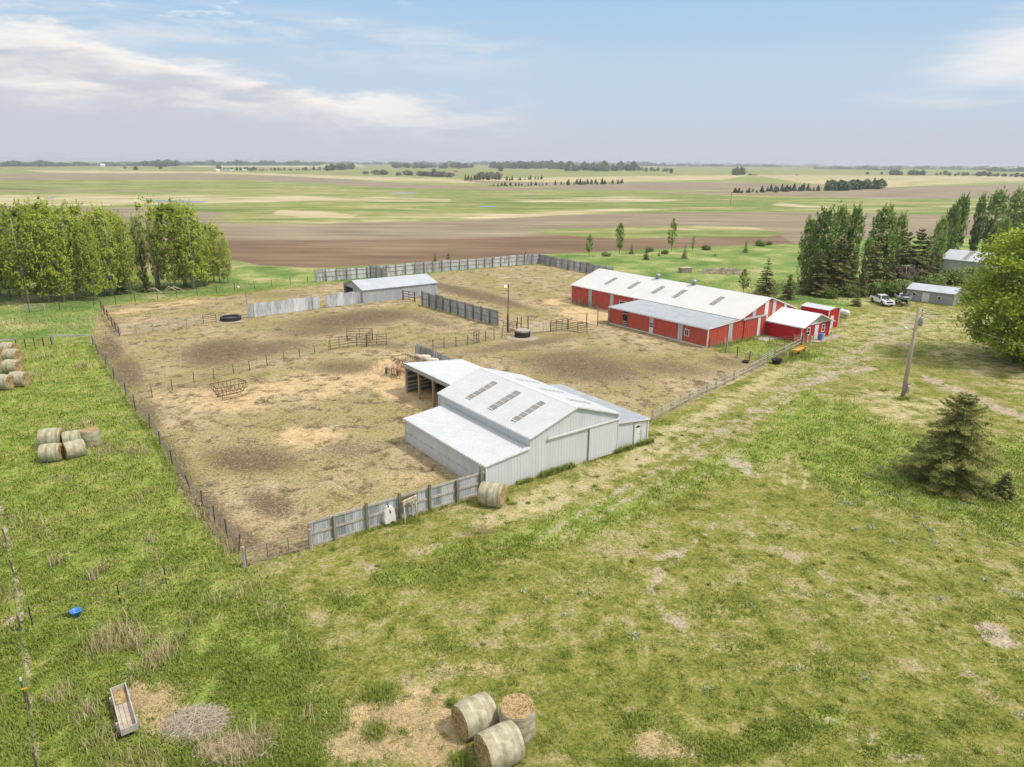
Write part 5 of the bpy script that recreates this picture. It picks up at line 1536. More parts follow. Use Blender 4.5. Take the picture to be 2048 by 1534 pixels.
p = at(1805, 795); h = height_at(1805, 795, 615)
t = thing("utility_pole", "tall wooden power pole with a grey transformer in the grass yard", "utility pole", p)
tp_m = mat("power_pole_wood", (.47, .41, .33), (.34, .29, .23), .9, 0, 2.0, 6, (2, 2, .08), .35)
w = MB(); w.tube([(0, 0, 0), (0, 0, h * .5), (.06, 0, h)], [.21, .18, .145], 12); w.build("pole", tp_m, t, True)
w = MB(); w.lathe([(.16, h - 1.95), (.2, h - 1.9), (.2, h - 1.05), (.16, h - 1.0), (.05, h - .95)], 14, (.42, -.12, 0)); tr = w.build("transformer", M_STEEL, t, True)
for dx in (-.07, .07):
    w = MB(); w.lathe([(.03, h - 1.0), (.045, h - .9), (.03, h - .8), (.04, h - .72), (.015, h - .68)], 8, (.42 + dx, -.12, 0)); w.build("bushing", M_WOOD, tr)
w = MB(); w.box((.2, -.1, h - 1.5), (.24, .1, .3)); w.build("bracket", M_STEEL, t)
w = MB(); w.tube([(.05, 0, h - .45), (.38, -.05, h - .35)], .025, 6); w.build("insulator_arm", M_STEEL, t)
w = MB(); w.lathe([(.03, 0), (.07, .06), (.04, .1), (.07, .14), (.02, .2)], 8, (.4, -.05, h - .36)); w.build("insulator", M_PIPE, t)
w = MB(); w.tube([(-.05, 0, h - 2.35), (-.7, -.1, h - 2.15), (-1.0, -.15, h - 2.1)], .03, 6); w.build("lamp_arm", M_STEEL, t)
w = MB(); w.lathe([(.06, .1), (.2, 0), (.2, -.1), (.08, -.16)], 10, (-1.08, -.16, h - 2.12)); w.build("lamp_head", M_TRIM, t, True)
w = MB(); w.tube([(.18, -.06, h - 2.6), (.40, -.1, h - 2.5), (.34, -.1, h - 2.85)], .03, 5); w.build("service_head", M_GPIPE, t)
w = MB(); w.tube([(.17, -.1, .2), (.17, -.1, h * .55)], .03, 6); w.build("conduit", M_GPIPE, t)
w = MB(); w.box((.30, -.14, 1.1), (.28, .18, 1.1)); bx = w.build("meter_box", M_STEEL, t)
w = MB(); w.lathe([(.1, 0), (.1, .1), (.07, .14)], 12, (.30, -.23, 1.35), Matrix.Rotation(R(90), 4, 'X')); w.build("meter", M_TRIM, bx)
ptop = p + Vector((.4, -.05, h - .2))
for i, (zz, q, lab) in enumerate(((h - .2, (2160, 722, 7.6), "thin power line from the pole top to the right edge"), (h - 2.6, (2140, 850, 4.2), "lower service line from the pole running to the right edge"))):
    a = p + Vector((.35, -.05, zz)); b = at(*q)
    w = MB(a); pts_ = []
    for k in range(13):
        f = k / 12; pts_.append(a.lerp(b, f) - Vector((0, 0, 4 * .35 * f * (1 - f))))
    w.tube(pts_, .012, 4, cap=False); tag(w.build("power_line", M_STEEL), lab, "cable")
p = at(1770, 780); q = at(1786, 742, 2.0)
t = thing("marker_stake", "thin leaning yellow marker stake beside the power pole", "stake", p)
hs_ = height_at(1770, 780, 741)
w = MB(); w.tube([(0, 0, 0), (.28, 0, hs_)], .045, 7); w.build("stake", mat("marker_yellow", (.72, .56, .05), (.60, .45, .04), .6), t)
w = MB(); w.box((.36, 0, hs_ - .12), (.3, .03, .1), 0, 0, .2); w.build("tag_plate", _mats["marker_yellow"], t)

# ------------------------------------------------------------------ odd things by the windbreak fence
p = at(778, 1047)
t = thing("plastic_tank", "white plastic tank standing tilted against the windbreak fence", "tank", p, math.atan2(FRONT_U.y, FRONT_U.x))
w = MB()
prof = [(-.42, .12), (.38, .05), (.45, .5), (.36, 1.15), (.12, 1.38), (-.14, 1.35), (-.38, 1.05), (-.46, .5)]
w.prism([(x, -.28, z) for x, z in prof], (0, .5, 0)); w.build("shell", mat("white_plastic", (.78, .77, .73), (.68, .66, .62), .4), t, bevel=.05)
w = MB(); w.bar((.02, -.33, .95), (-.1, -.12, 1.6), .06, .06); w.build("pipe", M_PIPE, t)
w = MB(); w.box((.12, -.33, .18), (.16, .14, .18)); w.build("outlet", M_DARK, t)
p0, p1 = at(810, 1047), at(833, 1036)
t = thing("head_gate", "cream rusty metal head gate frame leaning on the windbreak fence", "cattle gate", p0, math.atan2(p1.y - p0.y, p1.x - p0.x))
M_CREAMP = mat("cream_rust", (.62, .55, .40), (.25, .15, .08), .7, 0, 5, 6, (1, 1, 1), .1, .3, (.40, .50))
gw = (p1 - p0).length
for x in (0, .16, gw - .16, gw):
    w = MB(); w.box((x, .2 if x in (.16, gw - .16) else 0, .85), (.08, .08, 1.7 if x in (0, gw) else 1.5)); w.build("upright", M_CREAMP, t)
for z, y in ((1.72, 0), (1.5, 0), (1.76, .2), (1.64, .1)):
    w = MB(); w.box((gw / 2, y, z), (gw + .14, .09, .09)); w.build("crossbar", M_CREAMP if y < .15 else M_PIPE, t)

# ------------------------------------------------------------------ wooden feed trough, blue tub, brush
a, b = at(240, 1393), at(262, 1475)
d = b - a; Lt = d.length
t = thing("feed_trough", "long weathered wooden feed trough lying in dry grass at lower left", "trough", (a + b) / 2, math.atan2(d.y, d.x))
ht, wt2 = .58, .58
w = MB(); w.box((0, 0, ht - .26), (Lt, wt2, .05)); tag(w.build("floor", M_WOODL, t), "plank floor with leftover hay at its far end")
for k in range(3):
    w = MB(); w.box((0, (k - 1) * .18, ht - .232), (Lt - .1, .012, .006)); w.build("seam", M_DARK, t)
for s in (-1, 1):
    w = MB(); w.box((0, s * (wt2 / 2 + .02), ht - .13), (Lt + .08, .045, .32)); w.build("side_board", M_GREYW, t)
    w = MB(); w.box((s * (Lt / 2 + .02), 0, ht - .13), (.045, wt2 - .01, .32)); w.build("end_board", M_GREYW, t)
    for x in (-Lt * .32, Lt * .30):
        w = MB(); w.box((x, s * (wt2 / 2 + .10), ht / 2 - .05), (.1, .11, ht)); w.build("leg", M_GREYW, t)
        w = MB(); w.box((x + .12, s * (wt2 / 2 + .075), ht / 2 - .1), (.14, .06, ht - .1)); w.build("brace", M_GREYW, t)
w = MB(); w.box((-Lt * .33, 0, ht - .215), (Lt * .33, wt2 - .1, .04), bool(0)); w.build("old_hay", M_END, t)
p = at(153, 1232)
t = thing("feed_tub", "round blue plastic tub by the tape gate in the meadow", "tub", p); t.scale = (.85, .85, .85)
M_BLUE = mat("blue_plastic", (.05, .26, .70), (.04, .21, .60), .4)
w = MB(); w.lathe([(.24, .02), (.31, .38), (.345, .40), (.345, .44), (.30, .43), (.23, .08), (.01, .07)], 24, cap1=False); w.build("bucket", M_BLUE, t, True)
for s in (-1, 1):
    w = MB(); w.tube([(s * .34, -.1, .40), (s * .42, 0, .36), (s * .34, .1, .40)], .02, 6); w.build("handle", M_BLUE, t)

# ------------------------------------------------------------------ by the tack room
F_an = Frame(*fr.W(ux, -Lx)[:2], fr.yaw)
p = F_an.W(DOOR_U - .35, -1.0); t = thing("barrel", "blue plastic barrel before the white tack room door", "barrel", (p.x, p.y, .1))
w = MB(); w.lathe([(.26, 0), (.29, .05), (.30, .3), (.31, .33), (.30, .36), (.30, .6), (.31, .63), (.29, .9), (.26, .93), (.24, .90)], 20); w.build("drum", M_BLUE, t, True)
for i, (x, y, lab) in enumerate(((1143, 975, "white bollard at the left end of the tack room path, by the corner"), (1213, 1005, "white bollard nearest the blue barrel on the path edge"), (1418, 960, "white bollard midway along the tack room path"), (1560, 905, "white bollard at the right end of the tack room path"))):
    p = at(*Z8(x, y)); w = MB(Vector(p)); w.tube([p, p + Vector((0, 0, 1.1))], .09, 10); w.lathe([(.09, 1.1), (.05, 1.15), (.005, 1.16)], 10, p)
    tag(w.build("bollard", M_TRIM), lab, "bollard", "white bollards by the tack room")
for i, (x, y, hh) in enumerate(((1110, 985, 1.5), (1040, 1060, 1.7))):
    p = at(*Z8(x, y)); w = MB(Vector(p)); w.bar(p, p + Vector((.03, 0, hh)), .14, .14); tag(w.build("fence_post", M_PIPE), ("dark post at the left corner of the tack room path", "dark corner post where the board fence meets the tack room")[i], "post")
# yellow feeder on legs
a, b = at(*Z8(905, 1230)), at(*Z8(1095, 1140))
d = b - a
t = thing("yellow_spreader", "yellow farm implement parked in the long grass by the board fence", "implement", (a + b) / 2, math.atan2(d.y, d.x))
M_YEL = mat("yellow_paint", (.72, .36, .02), (.60, .28, .015), .45)
Ly = max(2.4, d.length); t.scale = (.8, .75, .8)
w = MB(); w.prism([(-Ly / 2, -.45, .95), (-Ly / 2, .45, .95), (-Ly / 2, .22, .5), (-Ly / 2, -.22, .5)], (Ly, 0, 0)); w.build("hopper", M_YEL, t)
w = MB(); w.box((-Ly / 2 + .3, 0, 1.02), (.6, 1.0, .12)); w.box((0, 0, .985), (Ly - 1.3, .3, .07)); w.build("lid", M_YEL, t)
w = MB(); w.box((Ly / 2 - .2, 0, 1.05), (.3, 1.1, .16)); w.build("end_plate", M_YEL, t)
for x in (-Ly * .28, Ly * .28):
    w = MB(); w.lathe([(.2, -.1), (.36, -.09), (.38, 0), (.36, .09), (.2, .1)], 16, (x, -.45, .38), Matrix.Rotation(R(90), 4, 'X')); w.build("wheel", M_TYRE, t, True)
w = MB(); w.bar((-Ly / 2, 0, .5), (-Ly / 2 - .7, 0, .35), .1, .1); w.build("drawbar", M_PIPE, t)
p = at(1553, 727); t = thing("stock_tub", "black rubber stock tub beside the pale five bar gate", "tub", p)
w = MB(); w.lathe([(.48, .02), (.62, .5), (.68, .53), (.68, .6), (.6, .58), (.48, .12), (.01, .1)], 24, cap1=False); w.build("bucket", M_TYRE, t, True)
for s in (-1, 1):
    w = MB(); w.tube([(s * .67, -.12, .56), (s * .76, 0, .52), (s * .67, .12, .56)], .025, 6); w.build("handle", M_TYRE, t)
p = at(1491, 725); t = thing("feed_pan", "small black rubber pan lying in the corral near the drive fence", "pan", p)
w = MB(); w.lathe([(.34, .02), (.42, .2), (.46, .22), (.40, .2), (.3, .06), (.01, .05)], 20, cap1=False); w.build("dish", M_TYRE, t, True)
w = MB(); w.lathe([(.44, .2), (.465, .225), (.44, .245), (.42, .225)], 20, cap0=False, cap1=False); w.build("rim", M_TYRE, t, True)

# ------------------------------------------------------------------ pickup truck
p = at(1771, 612.5)
t = thing("pickup_truck", "white pickup truck with dark blue hood stripes parked by the boat", "truck", p)
front = at(1786, 617); back_ = at(1752, 604)
d = front - back_
t.rotation_euler = (0, 0, math.atan2(d.y, d.x)); t.location = (front + back_) / 2 + Vector((0, 1.0, 0))
M_TRUCK = mat("white_car_paint", (.76, .77, .78), (.72, .73, .74), .25, 0, .5, 2, spec=.6)
sc_ = 1.0
def rounded(poly, y0, y1): return [(x, y0, z) for x, z in poly], (0, y1 - y0, 0)
w = MB()
low = [(-2.75, .55), (-2.75, 1.12), (-.95, 1.14), (1.05, 1.14), (2.45, 1.04), (2.75, .92), (2.80, .55), (2.35, .42), (-2.4, .42)]
w.prism(*rounded(low, -.95, .95)); body = w.build("body", M_TRUCK, t, bevel=.07)
w = MB()
cab_b, cab_t = [(-.95, -.86), (1.25, -.86), (1.25, .86), (-.95, .86)], [(-.80, -.68), (.52, -.68), (.52, .68), (-.80, .68)]
w.add([(x, y, 1.13) for x, y in cab_b] + [(x, y, 1.72) for x, y in cab_t], [(3, 2, 1, 0), (4, 5, 6, 7), (0, 1, 5, 4), (1, 2, 6, 5), (2, 3, 7, 6), (3, 0, 4, 7)])
cab = w.build("cab", M_TRUCK, t, bevel=.05)
w = MB(); w.add([(1.235, -.76, 1.17), (1.235, .76, 1.17), (.60, .60, 1.68), (.60, -.60, 1.68)], [(0, 1, 2, 3)]); ww = w.v
w = MB(); w.prism([(1.225, -.74, 1.20), (1.225, .74, 1.20), (.62, .62, 1.675), (.62, -.62, 1.675)], (.02, 0, .025)); w.build("windshield", M_GLASS, cab)
for s in (-1, 1):
    for x0, x1 in ((-.80, -.15), (-.02, .88)):
        f0 = lambda z: s * (.865 - (z - 1.13) * .305)
        w = MB(); w.prism([(x0, f0(1.22), 1.22), (x1, f0(1.22), 1.22), (min(x1, .60), f0(1.64), 1.64), (max(x0, -.74), f0(1.64), 1.64)], (0, s * .02, 0)); w.build("side_window", M_GLASS, cab)
    w = MB(); w.box((.95, s * 1.06, 1.25), (.12, .2, .2)); w.build("mirror", M_DARK, t)
    for x in (-1.75, 1.75):
        w = MB(); w.lathe([(.20, -.12), (.38, -.11), (.40, -.05), (.40, .05), (.38, .11), (.20, .12)], 20, (x, s * .86, .40), Matrix.Rotation(R(90), 4, 'X')); wh = w.build("wheel", M_TYRE, t, True)
        w = MB(); w.lathe([(.02, .13), (.2, .125), (.22, .10)], 14, (x, s * .87, .40), Matrix.Rotation(R(-90 * s), 4, 'X')); w.build("rim", M_STEEL, wh)
        w = MB(); w.lathe([(.47, -.05), (.47, .05)], 20, (x, s * .925, .44), Matrix.Rotation(R(90), 4, 'X')); w.build("wheel_arch", M_DARK, t)
    w = MB(); w.box((2.72, s * .72, .86), (.1, .34, .2)); w.build("headlight", mat("lamp_glass", (.7, .7, .68), (.6, .6, .6), .15), t)
w = MB(); w.box((2.74, 0, .84), (.1, 1.05, .26)); w.build("grille", M_DARK, t)
w = MB(); w.box((2.84, 0, .56), (.16, 1.86, .24)); w.build("bumper", M_TRUCK, t, bevel=.04)
w = MB(); w.box((-1.85, 0, 1.135), (1.6, 1.6, .05)); w.build("truck_bed", M_DARK, t)
for y in (-.26, .26):
    w = MB(); w.prism([(1.30, y - .14, 1.145), (2.45, y - .14, 1.065), (2.45, y + .14, 1.065), (1.30, y + .14, 1.145)], (0, 0, .02)); w.build("hood_stripe", mat("stripe_blue", (.02, .05, .17), (.015, .04, .14), .3), t)
t.scale = (.98, .98, 1.0)

# ------------------------------------------------------------------ boat on its trailer
fB, bB = at(1819, 618.5), at(1795, 603)
d = fB - bB
t = thing("motor_boat", "dark blue and white motor boat on a trailer beside the pickup", "boat", (fB + bB) / 2 + Vector((.2, .6, .55)), math.atan2(d.y, d.x))
M_NAVY = mat("navy_gelcoat", (.012, .016, .035), (.01, .012, .025), .2, 0, 1, 2, spec=.6)
def hull(z_off, scale_, m, nm, y0=0.0):
    st = [(-2.5, .95, .0), (-1.2, 1.0, -.02), (.2, 1.0, -.02), (1.3, .82, .02), (2.1, .45, .14), (2.65, .06, .30)]
    vs, fs = [], []
    for x, hw, k in st:
        hw *= scale_
        vs += [(x, -hw, .95 + k * .5), (x, -hw * .92, .55 + k * .8), (x, -hw * .5, .2 + k * 1.4), (x, 0, .05 + k * 2.0), (x, hw * .5, .2 + k * 1.4), (x, hw * .92, .55 + k * .8), (x, hw, .95 + k * .5)]
    for i in range(len(st) - 1):
        for j in range(6): fs.append((i * 7 + j, (i + 1) * 7 + j, (i + 1) * 7 + j + 1, i * 7 + j + 1))
    fs.append(tuple(range(6, -1, -1))); fs.append(tuple((len(st) - 1) * 7 + j for j in range(7)))
    w = MB(); w.add(vs, [f[::-1] for f in fs]); return w.build(nm, m, t, True), st
hl, st = hull(0, 1, M_NAVY, "hull")
w = MB()
for s in (-1, 1):
    w.tube([(x, s * hw, .97 + k * .5) for x, hw, k in st], .03, 6)
w.build("gunwale", M_TRIM, t)
for s in (-1, 1):
    w = MB(); w.tube([(x, s * hw * .955, .72 + k * .65) for x, hw, k in st], .035, 5); w.build("side_stripe", M_TRIM, t)
w = MB(); w.prism([(.9, -.86, .98), (1.3, -.78, .99), (2.1, -.42, 1.03), (2.6, 0, 1.10), (2.1, .42, 1.03), (1.3, .78, .99), (.9, .86, .98)], (0, 0, .05)); w.build("foredeck", M_NAVY, t)
w = MB(); w.prism([(1.0, -.55, 1.04), (1.9, -.30, 1.08), (1.9, .30, 1.08), (1.0, .55, 1.04)], (0, 0, .02)); w.build("bow_seat", M_TRIM, t)
w = MB(); w.prism([(-2.45, -.9, .62), (.88, -.9, .62), (.88, .9, .62), (-2.45, .9, .62)], (0, 0, .04)); w.build("cockpit_floor", mat("boat_carpet", (.30, .31, .33), (.2, .2, .22), .9), t)
for x, y in ((-.1, -.45), (-.1, .45), (-1.6, 0)):
    w = MB(); w.box((x, y, .85), (.5, .5, .14)); w.box((x - .22, y, 1.08), (.1, .5, .4)); w.build("seat", M_TRIM, t)
w = MB(); w.prism([(.55, -.8, 1.0), (.55, .8, 1.0), (.35, .7, 1.38), (.35, -.7, 1.38)], (.03, 0, .01)); w.build("windshield", M_GLASS, t)
w = MB(); w.box((-2.62, 0, 1.1), (.35, .4, .62)); w.box((-2.66, 0, .55), (.16, .14, .7)); w.build("outboard_motor", M_DARK, t)
tt = thing("boat_trailer", "low steel trailer carrying the dark blue motor boat", "trailer", (fB + bB) / 2 + Vector((.2, .6, 0)), math.atan2(d.y, d.x))
w = MB()
for s in (-1, 1): w.bar((-2.3, s * .6, .42), (1.4, s * .5, .42), .08, .12); w.bar((1.4, s * .5, .42), (3.1, 0, .42), .08, .1)
w.bar((-1.0, -.6, .40), (-1.0, .6, .40), .08, .1); w.build("frame", M_STEEL, tt)
for s in (-1, 1):
    w = MB(); w.lathe([(.16, -.1), (.29, -.09), (.31, 0), (.29, .09), (.16, .1)], 16, (-.9, s * .92, .31), Matrix.Rotation(R(90), 4, 'X')); w.build("wheel", M_TYRE, tt, True)
    w = MB(); w.bar((-1.9, s * .42, .48), (.9, s * .42, .60), .12, .07); w.build("bunk", M_WOOD, tt)
w = MB(); w.bar((2.9, 0, .42), (2.9, 0, .02), .07, .07); w.build("jack", M_STEEL, tt)

# ------------------------------------------------------------------ far side odds and ends
p = at(1370, 545); t = thing("wooden_box", "weathered wooden crate lying in the grass behind the red barn", "crate", p, .3)
w = MB(); w.box((0, 0, .55), (2.6, 1.6, 1.1)); w.build("side", M_WOOD, t)
w = MB(); w.box((0, 0, 1.13), (2.75, 1.75, .08)); w.build("lid", M_WOODL, t)
for i, (x, y, z, lab) in enumerate(((952, 368, 350, "pale utility pole far out in the brown field at the middle"), (1080, 373, 357, "second far pale pole to the right of the middle one"), (888, 337, 322, "pale far pole near the distant tree line"), (1461, 408, 384, "pale post standing in the green field right of centre"))):
    p = at(x, y); h = height_at(x, y, z)
    t = thing("utility_pole", lab, "utility pole", p, 0, "far utility poles")
    w = MB(); w.tube([(0, 0, 0), (0, 0, h)], .22, 6, .16); w.build("pole", M_POLE if i > 1 else M_GPIPE, t)
    w = MB(); w.box((0, 0, h - .5), (2.0, .14, .16)); w.build("crossarm", M_POLE, t)
# far farmsteads
def farm_house(x, y, wpx, hpx, label, mw, mr, cat="house", name="farm_house"):
    a, b = at(x - wpx / 2, y), at(x + wpx / 2, y)
    L = (b - a).length; h = height_at(x, y, y - hpx)
    t = thing(name, label, cat, a, math.atan2((b - a).y, (b - a).x))
    w = MB(); D = max(6, L * .6); e = h * .55
    w.prism([(0, 0, 0), (0, D, 0), (0, D, e), (0, D / 2, h - .1), (0, 0, e)], (L, 0, 0)); w.build("wall", mw, t)
    w = MB(); w.add([(-.3, -.4, e - .2), (L + .3, -.4, e - .2), (L + .3, D / 2, h), (-.3, D / 2, h), (-.3, D + .4, e - .2), (L + .3, D + .4, e - .2)], [(0, 1, 2, 3), (3, 2, 5, 4)]); w.build("roof", mr, t)
    return t
M_FARW, M_FARG = mat("far_white", (.75, .75, .74), (.68, .68, .67)), mat("far_grey", (.42, .44, .46), (.36, .38, .4))
M_FARR = mat("far_red", (.35, .04, .03), (.28, .03, .025))
for x, y, wp, hp, lab, mw, mr, cat, nm in (
        (206, 333, 9, 5.5, "far white gabled house in the tree belt at the left", M_FARW, M_FARW, "house", "farm_house"), (436, 343, 7, 5, "far white shed left of the distant farm row", M_FARW, M_FARW, "shed", "farm_shed"),
        (452, 342.5, 8, 3.6, "far grey building second in the distant farm row", M_FARG, M_FARG, "shed", "farm_shed"), (463, 342, 9, 3.2, "far pale long building third in the distant farm row", M_FARW, M_FARG, "shed", "farm_shed"),
        (489, 342, 9, 4, "far white house right in the distant farm row", M_FARW, M_FARG, "house", "farm_house"), (525, 341.5, 7, 3.6, "small far red barn among the distant farm trees", M_FARR, M_FARR, "barn", "farm_shed"),
        (1086, 335, 9, 4, "far pale house in front of the middle distant wood", M_FARG, M_FARW, "house", "farm_house"), (913, 343.5, 6, 2.6, "tiny far red implement shed in the middle distance", M_FARR, M_FARR, "shed", "farm_shed"),
        (1270, 333.5, 8, 4, "tiny far red roof among trees right of centre", M_FARR, M_FARR, "house", "farm_house"), (152, 329, 6, 3, "tiny far white house deep in the left tree belt", M_FARW, M_FARW, "house", "farm_house"), (711, 331, 6, 3.5, "tiny far pale house by the pinkish far field", M_FARW, M_FARG, "house", "farm_house")):
    farm_house(x, y, wp, hp, lab, mw, mr, cat, nm)
# ------------------------------------------------------------------ leaves
def soft_normal(t, a, up):
    """leaf normal leaning to the sky: a mass of small blades catches light like a cushion"""
    gm = t.n('ShaderNodeNewGeometry')
    sc_n = t.n('ShaderNodeVectorMath', operation='SCALE'); t.l(gm.outputs['Normal'], sc_n.inputs[0]); sc_n.inputs['Scale'].default_value = a
    ad = t.n('ShaderNodeVectorMath', operation='ADD'); t.l(sc_n.outputs[0], ad.inputs[0]); ad.inputs[1].default_value = (0, 0, up)
    nm = t.n('ShaderNodeVectorMath', operation='NORMALIZE'); t.l(ad.outputs[0], nm.inputs[0])
    return nm.outputs[0]


def leaf_mat(name, c_lo, c_mid, c_hi, scale=.35, trans=.35):
    t = NT(name)
    a = t.n('ShaderNodeAttribute', attribute_name='tint')
    s = t.n('ShaderNodeSeparateColor'); t.l(a.outputs['Color'], s.inputs[0])
    oi = t.n('ShaderNodeObjectInfo')
    nz = t.noise(t.obj(), scale, 4, .6)
    f = t.math('ADD', t.math('MULTIPLY', s.outputs[0], .55), t.math('MULTIPLY', nz, .45))
    f = t.math('ADD', f, t.math('MULTIPLY', t.math('SUBTRACT', oi.outputs['Random'], .5), .40))
    c = t.ramp(f, [(.20, c_lo), (.50, c_mid), (.82, c_hi)])
    b = t.n('ShaderNodeBsdfPrincipled')
    t.l(soft_normal(t, .55, .55), b.inputs['Normal'])
    t.l(c, b.inputs['Base Color']); b.inputs['Roughness'].default_value = .6; b.inputs['Specular IOR Level'].default_value = .25
    tr = t.n('ShaderNodeBsdfTranslucent'); t.l(c, tr.inputs[0])
    mx = t.n('ShaderNodeMixShader'); mx.inputs[0].default_value = trans
    t.l(b.outputs[0], mx.inputs[1]); t.l(tr.outputs[0], mx.inputs[2]); t.l(mx.outputs[0], t.out.inputs[0])
    return t.m


L_COTTON = leaf_mat("cottonwood_leaf", (.22, .30, .026), (.40, .49, .055), (.57, .61, .14))
L_POPLAR = leaf_mat("poplar_leaf", (.10, .185, .030), (.22, .34, .062), (.36, .46, .12))
L_BIG = leaf_mat("broad_leaf", (.16, .25, .014), (.37, .48, .03), (.56, .62, .08))
L_PINE = leaf_mat("pine_needle", (.080, .095, .022), (.19, .20, .052), (.33, .31, .11), trans=.12)
L_SPRUCE = leaf_mat("spruce_needle", (.095, .105, .026), (.225, .232, .058), (.37, .36, .12), trans=.12)
L_SHRUB = leaf_mat("shrub_leaf", (.10, .16, .028), (.22, .31, .068), (.40, .45, .20))
L_GREY = leaf_mat("grey_twig", (.10, .085, .07), (.19, .165, .14), (.30, .27, .23))
L_OLIVE = leaf_mat("olive_needle", (.14, .155, .035), (.32, .33, .085), (.50, .48, .17), trans=.2)
L_FAR = leaf_mat("far_leaf", (.06, .10, .048), (.115, .165, .075), (.18, .24, .115), trans=.15)
L_YOUNG = leaf_mat("young_leaf", (.14, .24, .03), (.28, .41, .06), (.40, .52, .12))
M_BARK = mat("bark", (.26, .22, .17), (.14, .115, .09), .95, 0, 3, 6, (1, 1, .25), .5)
M_PBARK = mat("pale_bark", (.48, .43, .35), (.28, .24, .19), .95, 0, 3, 6, (1, 1, .25), .4)
M_PNBARK = mat("pine_bark", (.16, .115, .08), (.09, .065, .05), .95, 0, 3, 6)


def cards(C, N, size, aspect=1.0, jitter=.35):
    """leaf quads at points C facing N"""
    n = len(C)
    rnd = RNG.normal(size=(n, 3))
    T = np.cross(N, rnd); T /= np.linalg.norm(T, axis=1, keepdims=True) + 1e-9
    B = np.cross(N, T)
    sz = (np.asarray(size) * (1 + jitter * RNG.uniform(-1, 1, n)))[:, None]
    a, b = T * sz * .5, B * sz * .5 * aspect
    V = np.stack([C - a, C - b * .9, C + a, C + b], 1).reshape(-1, 3)
    return V, np.arange(4 * n).reshape(n, 4)


def unit(n):
    v = RNG.normal(size=(n, 3)); return v / np.linalg.norm(v, axis=1, keepdims=True)


def limb_mesh(segs, n=6):
    w = MB()
    for pts, r0, r1 in segs: w.tube(pts, r0, n, r1)
    return w


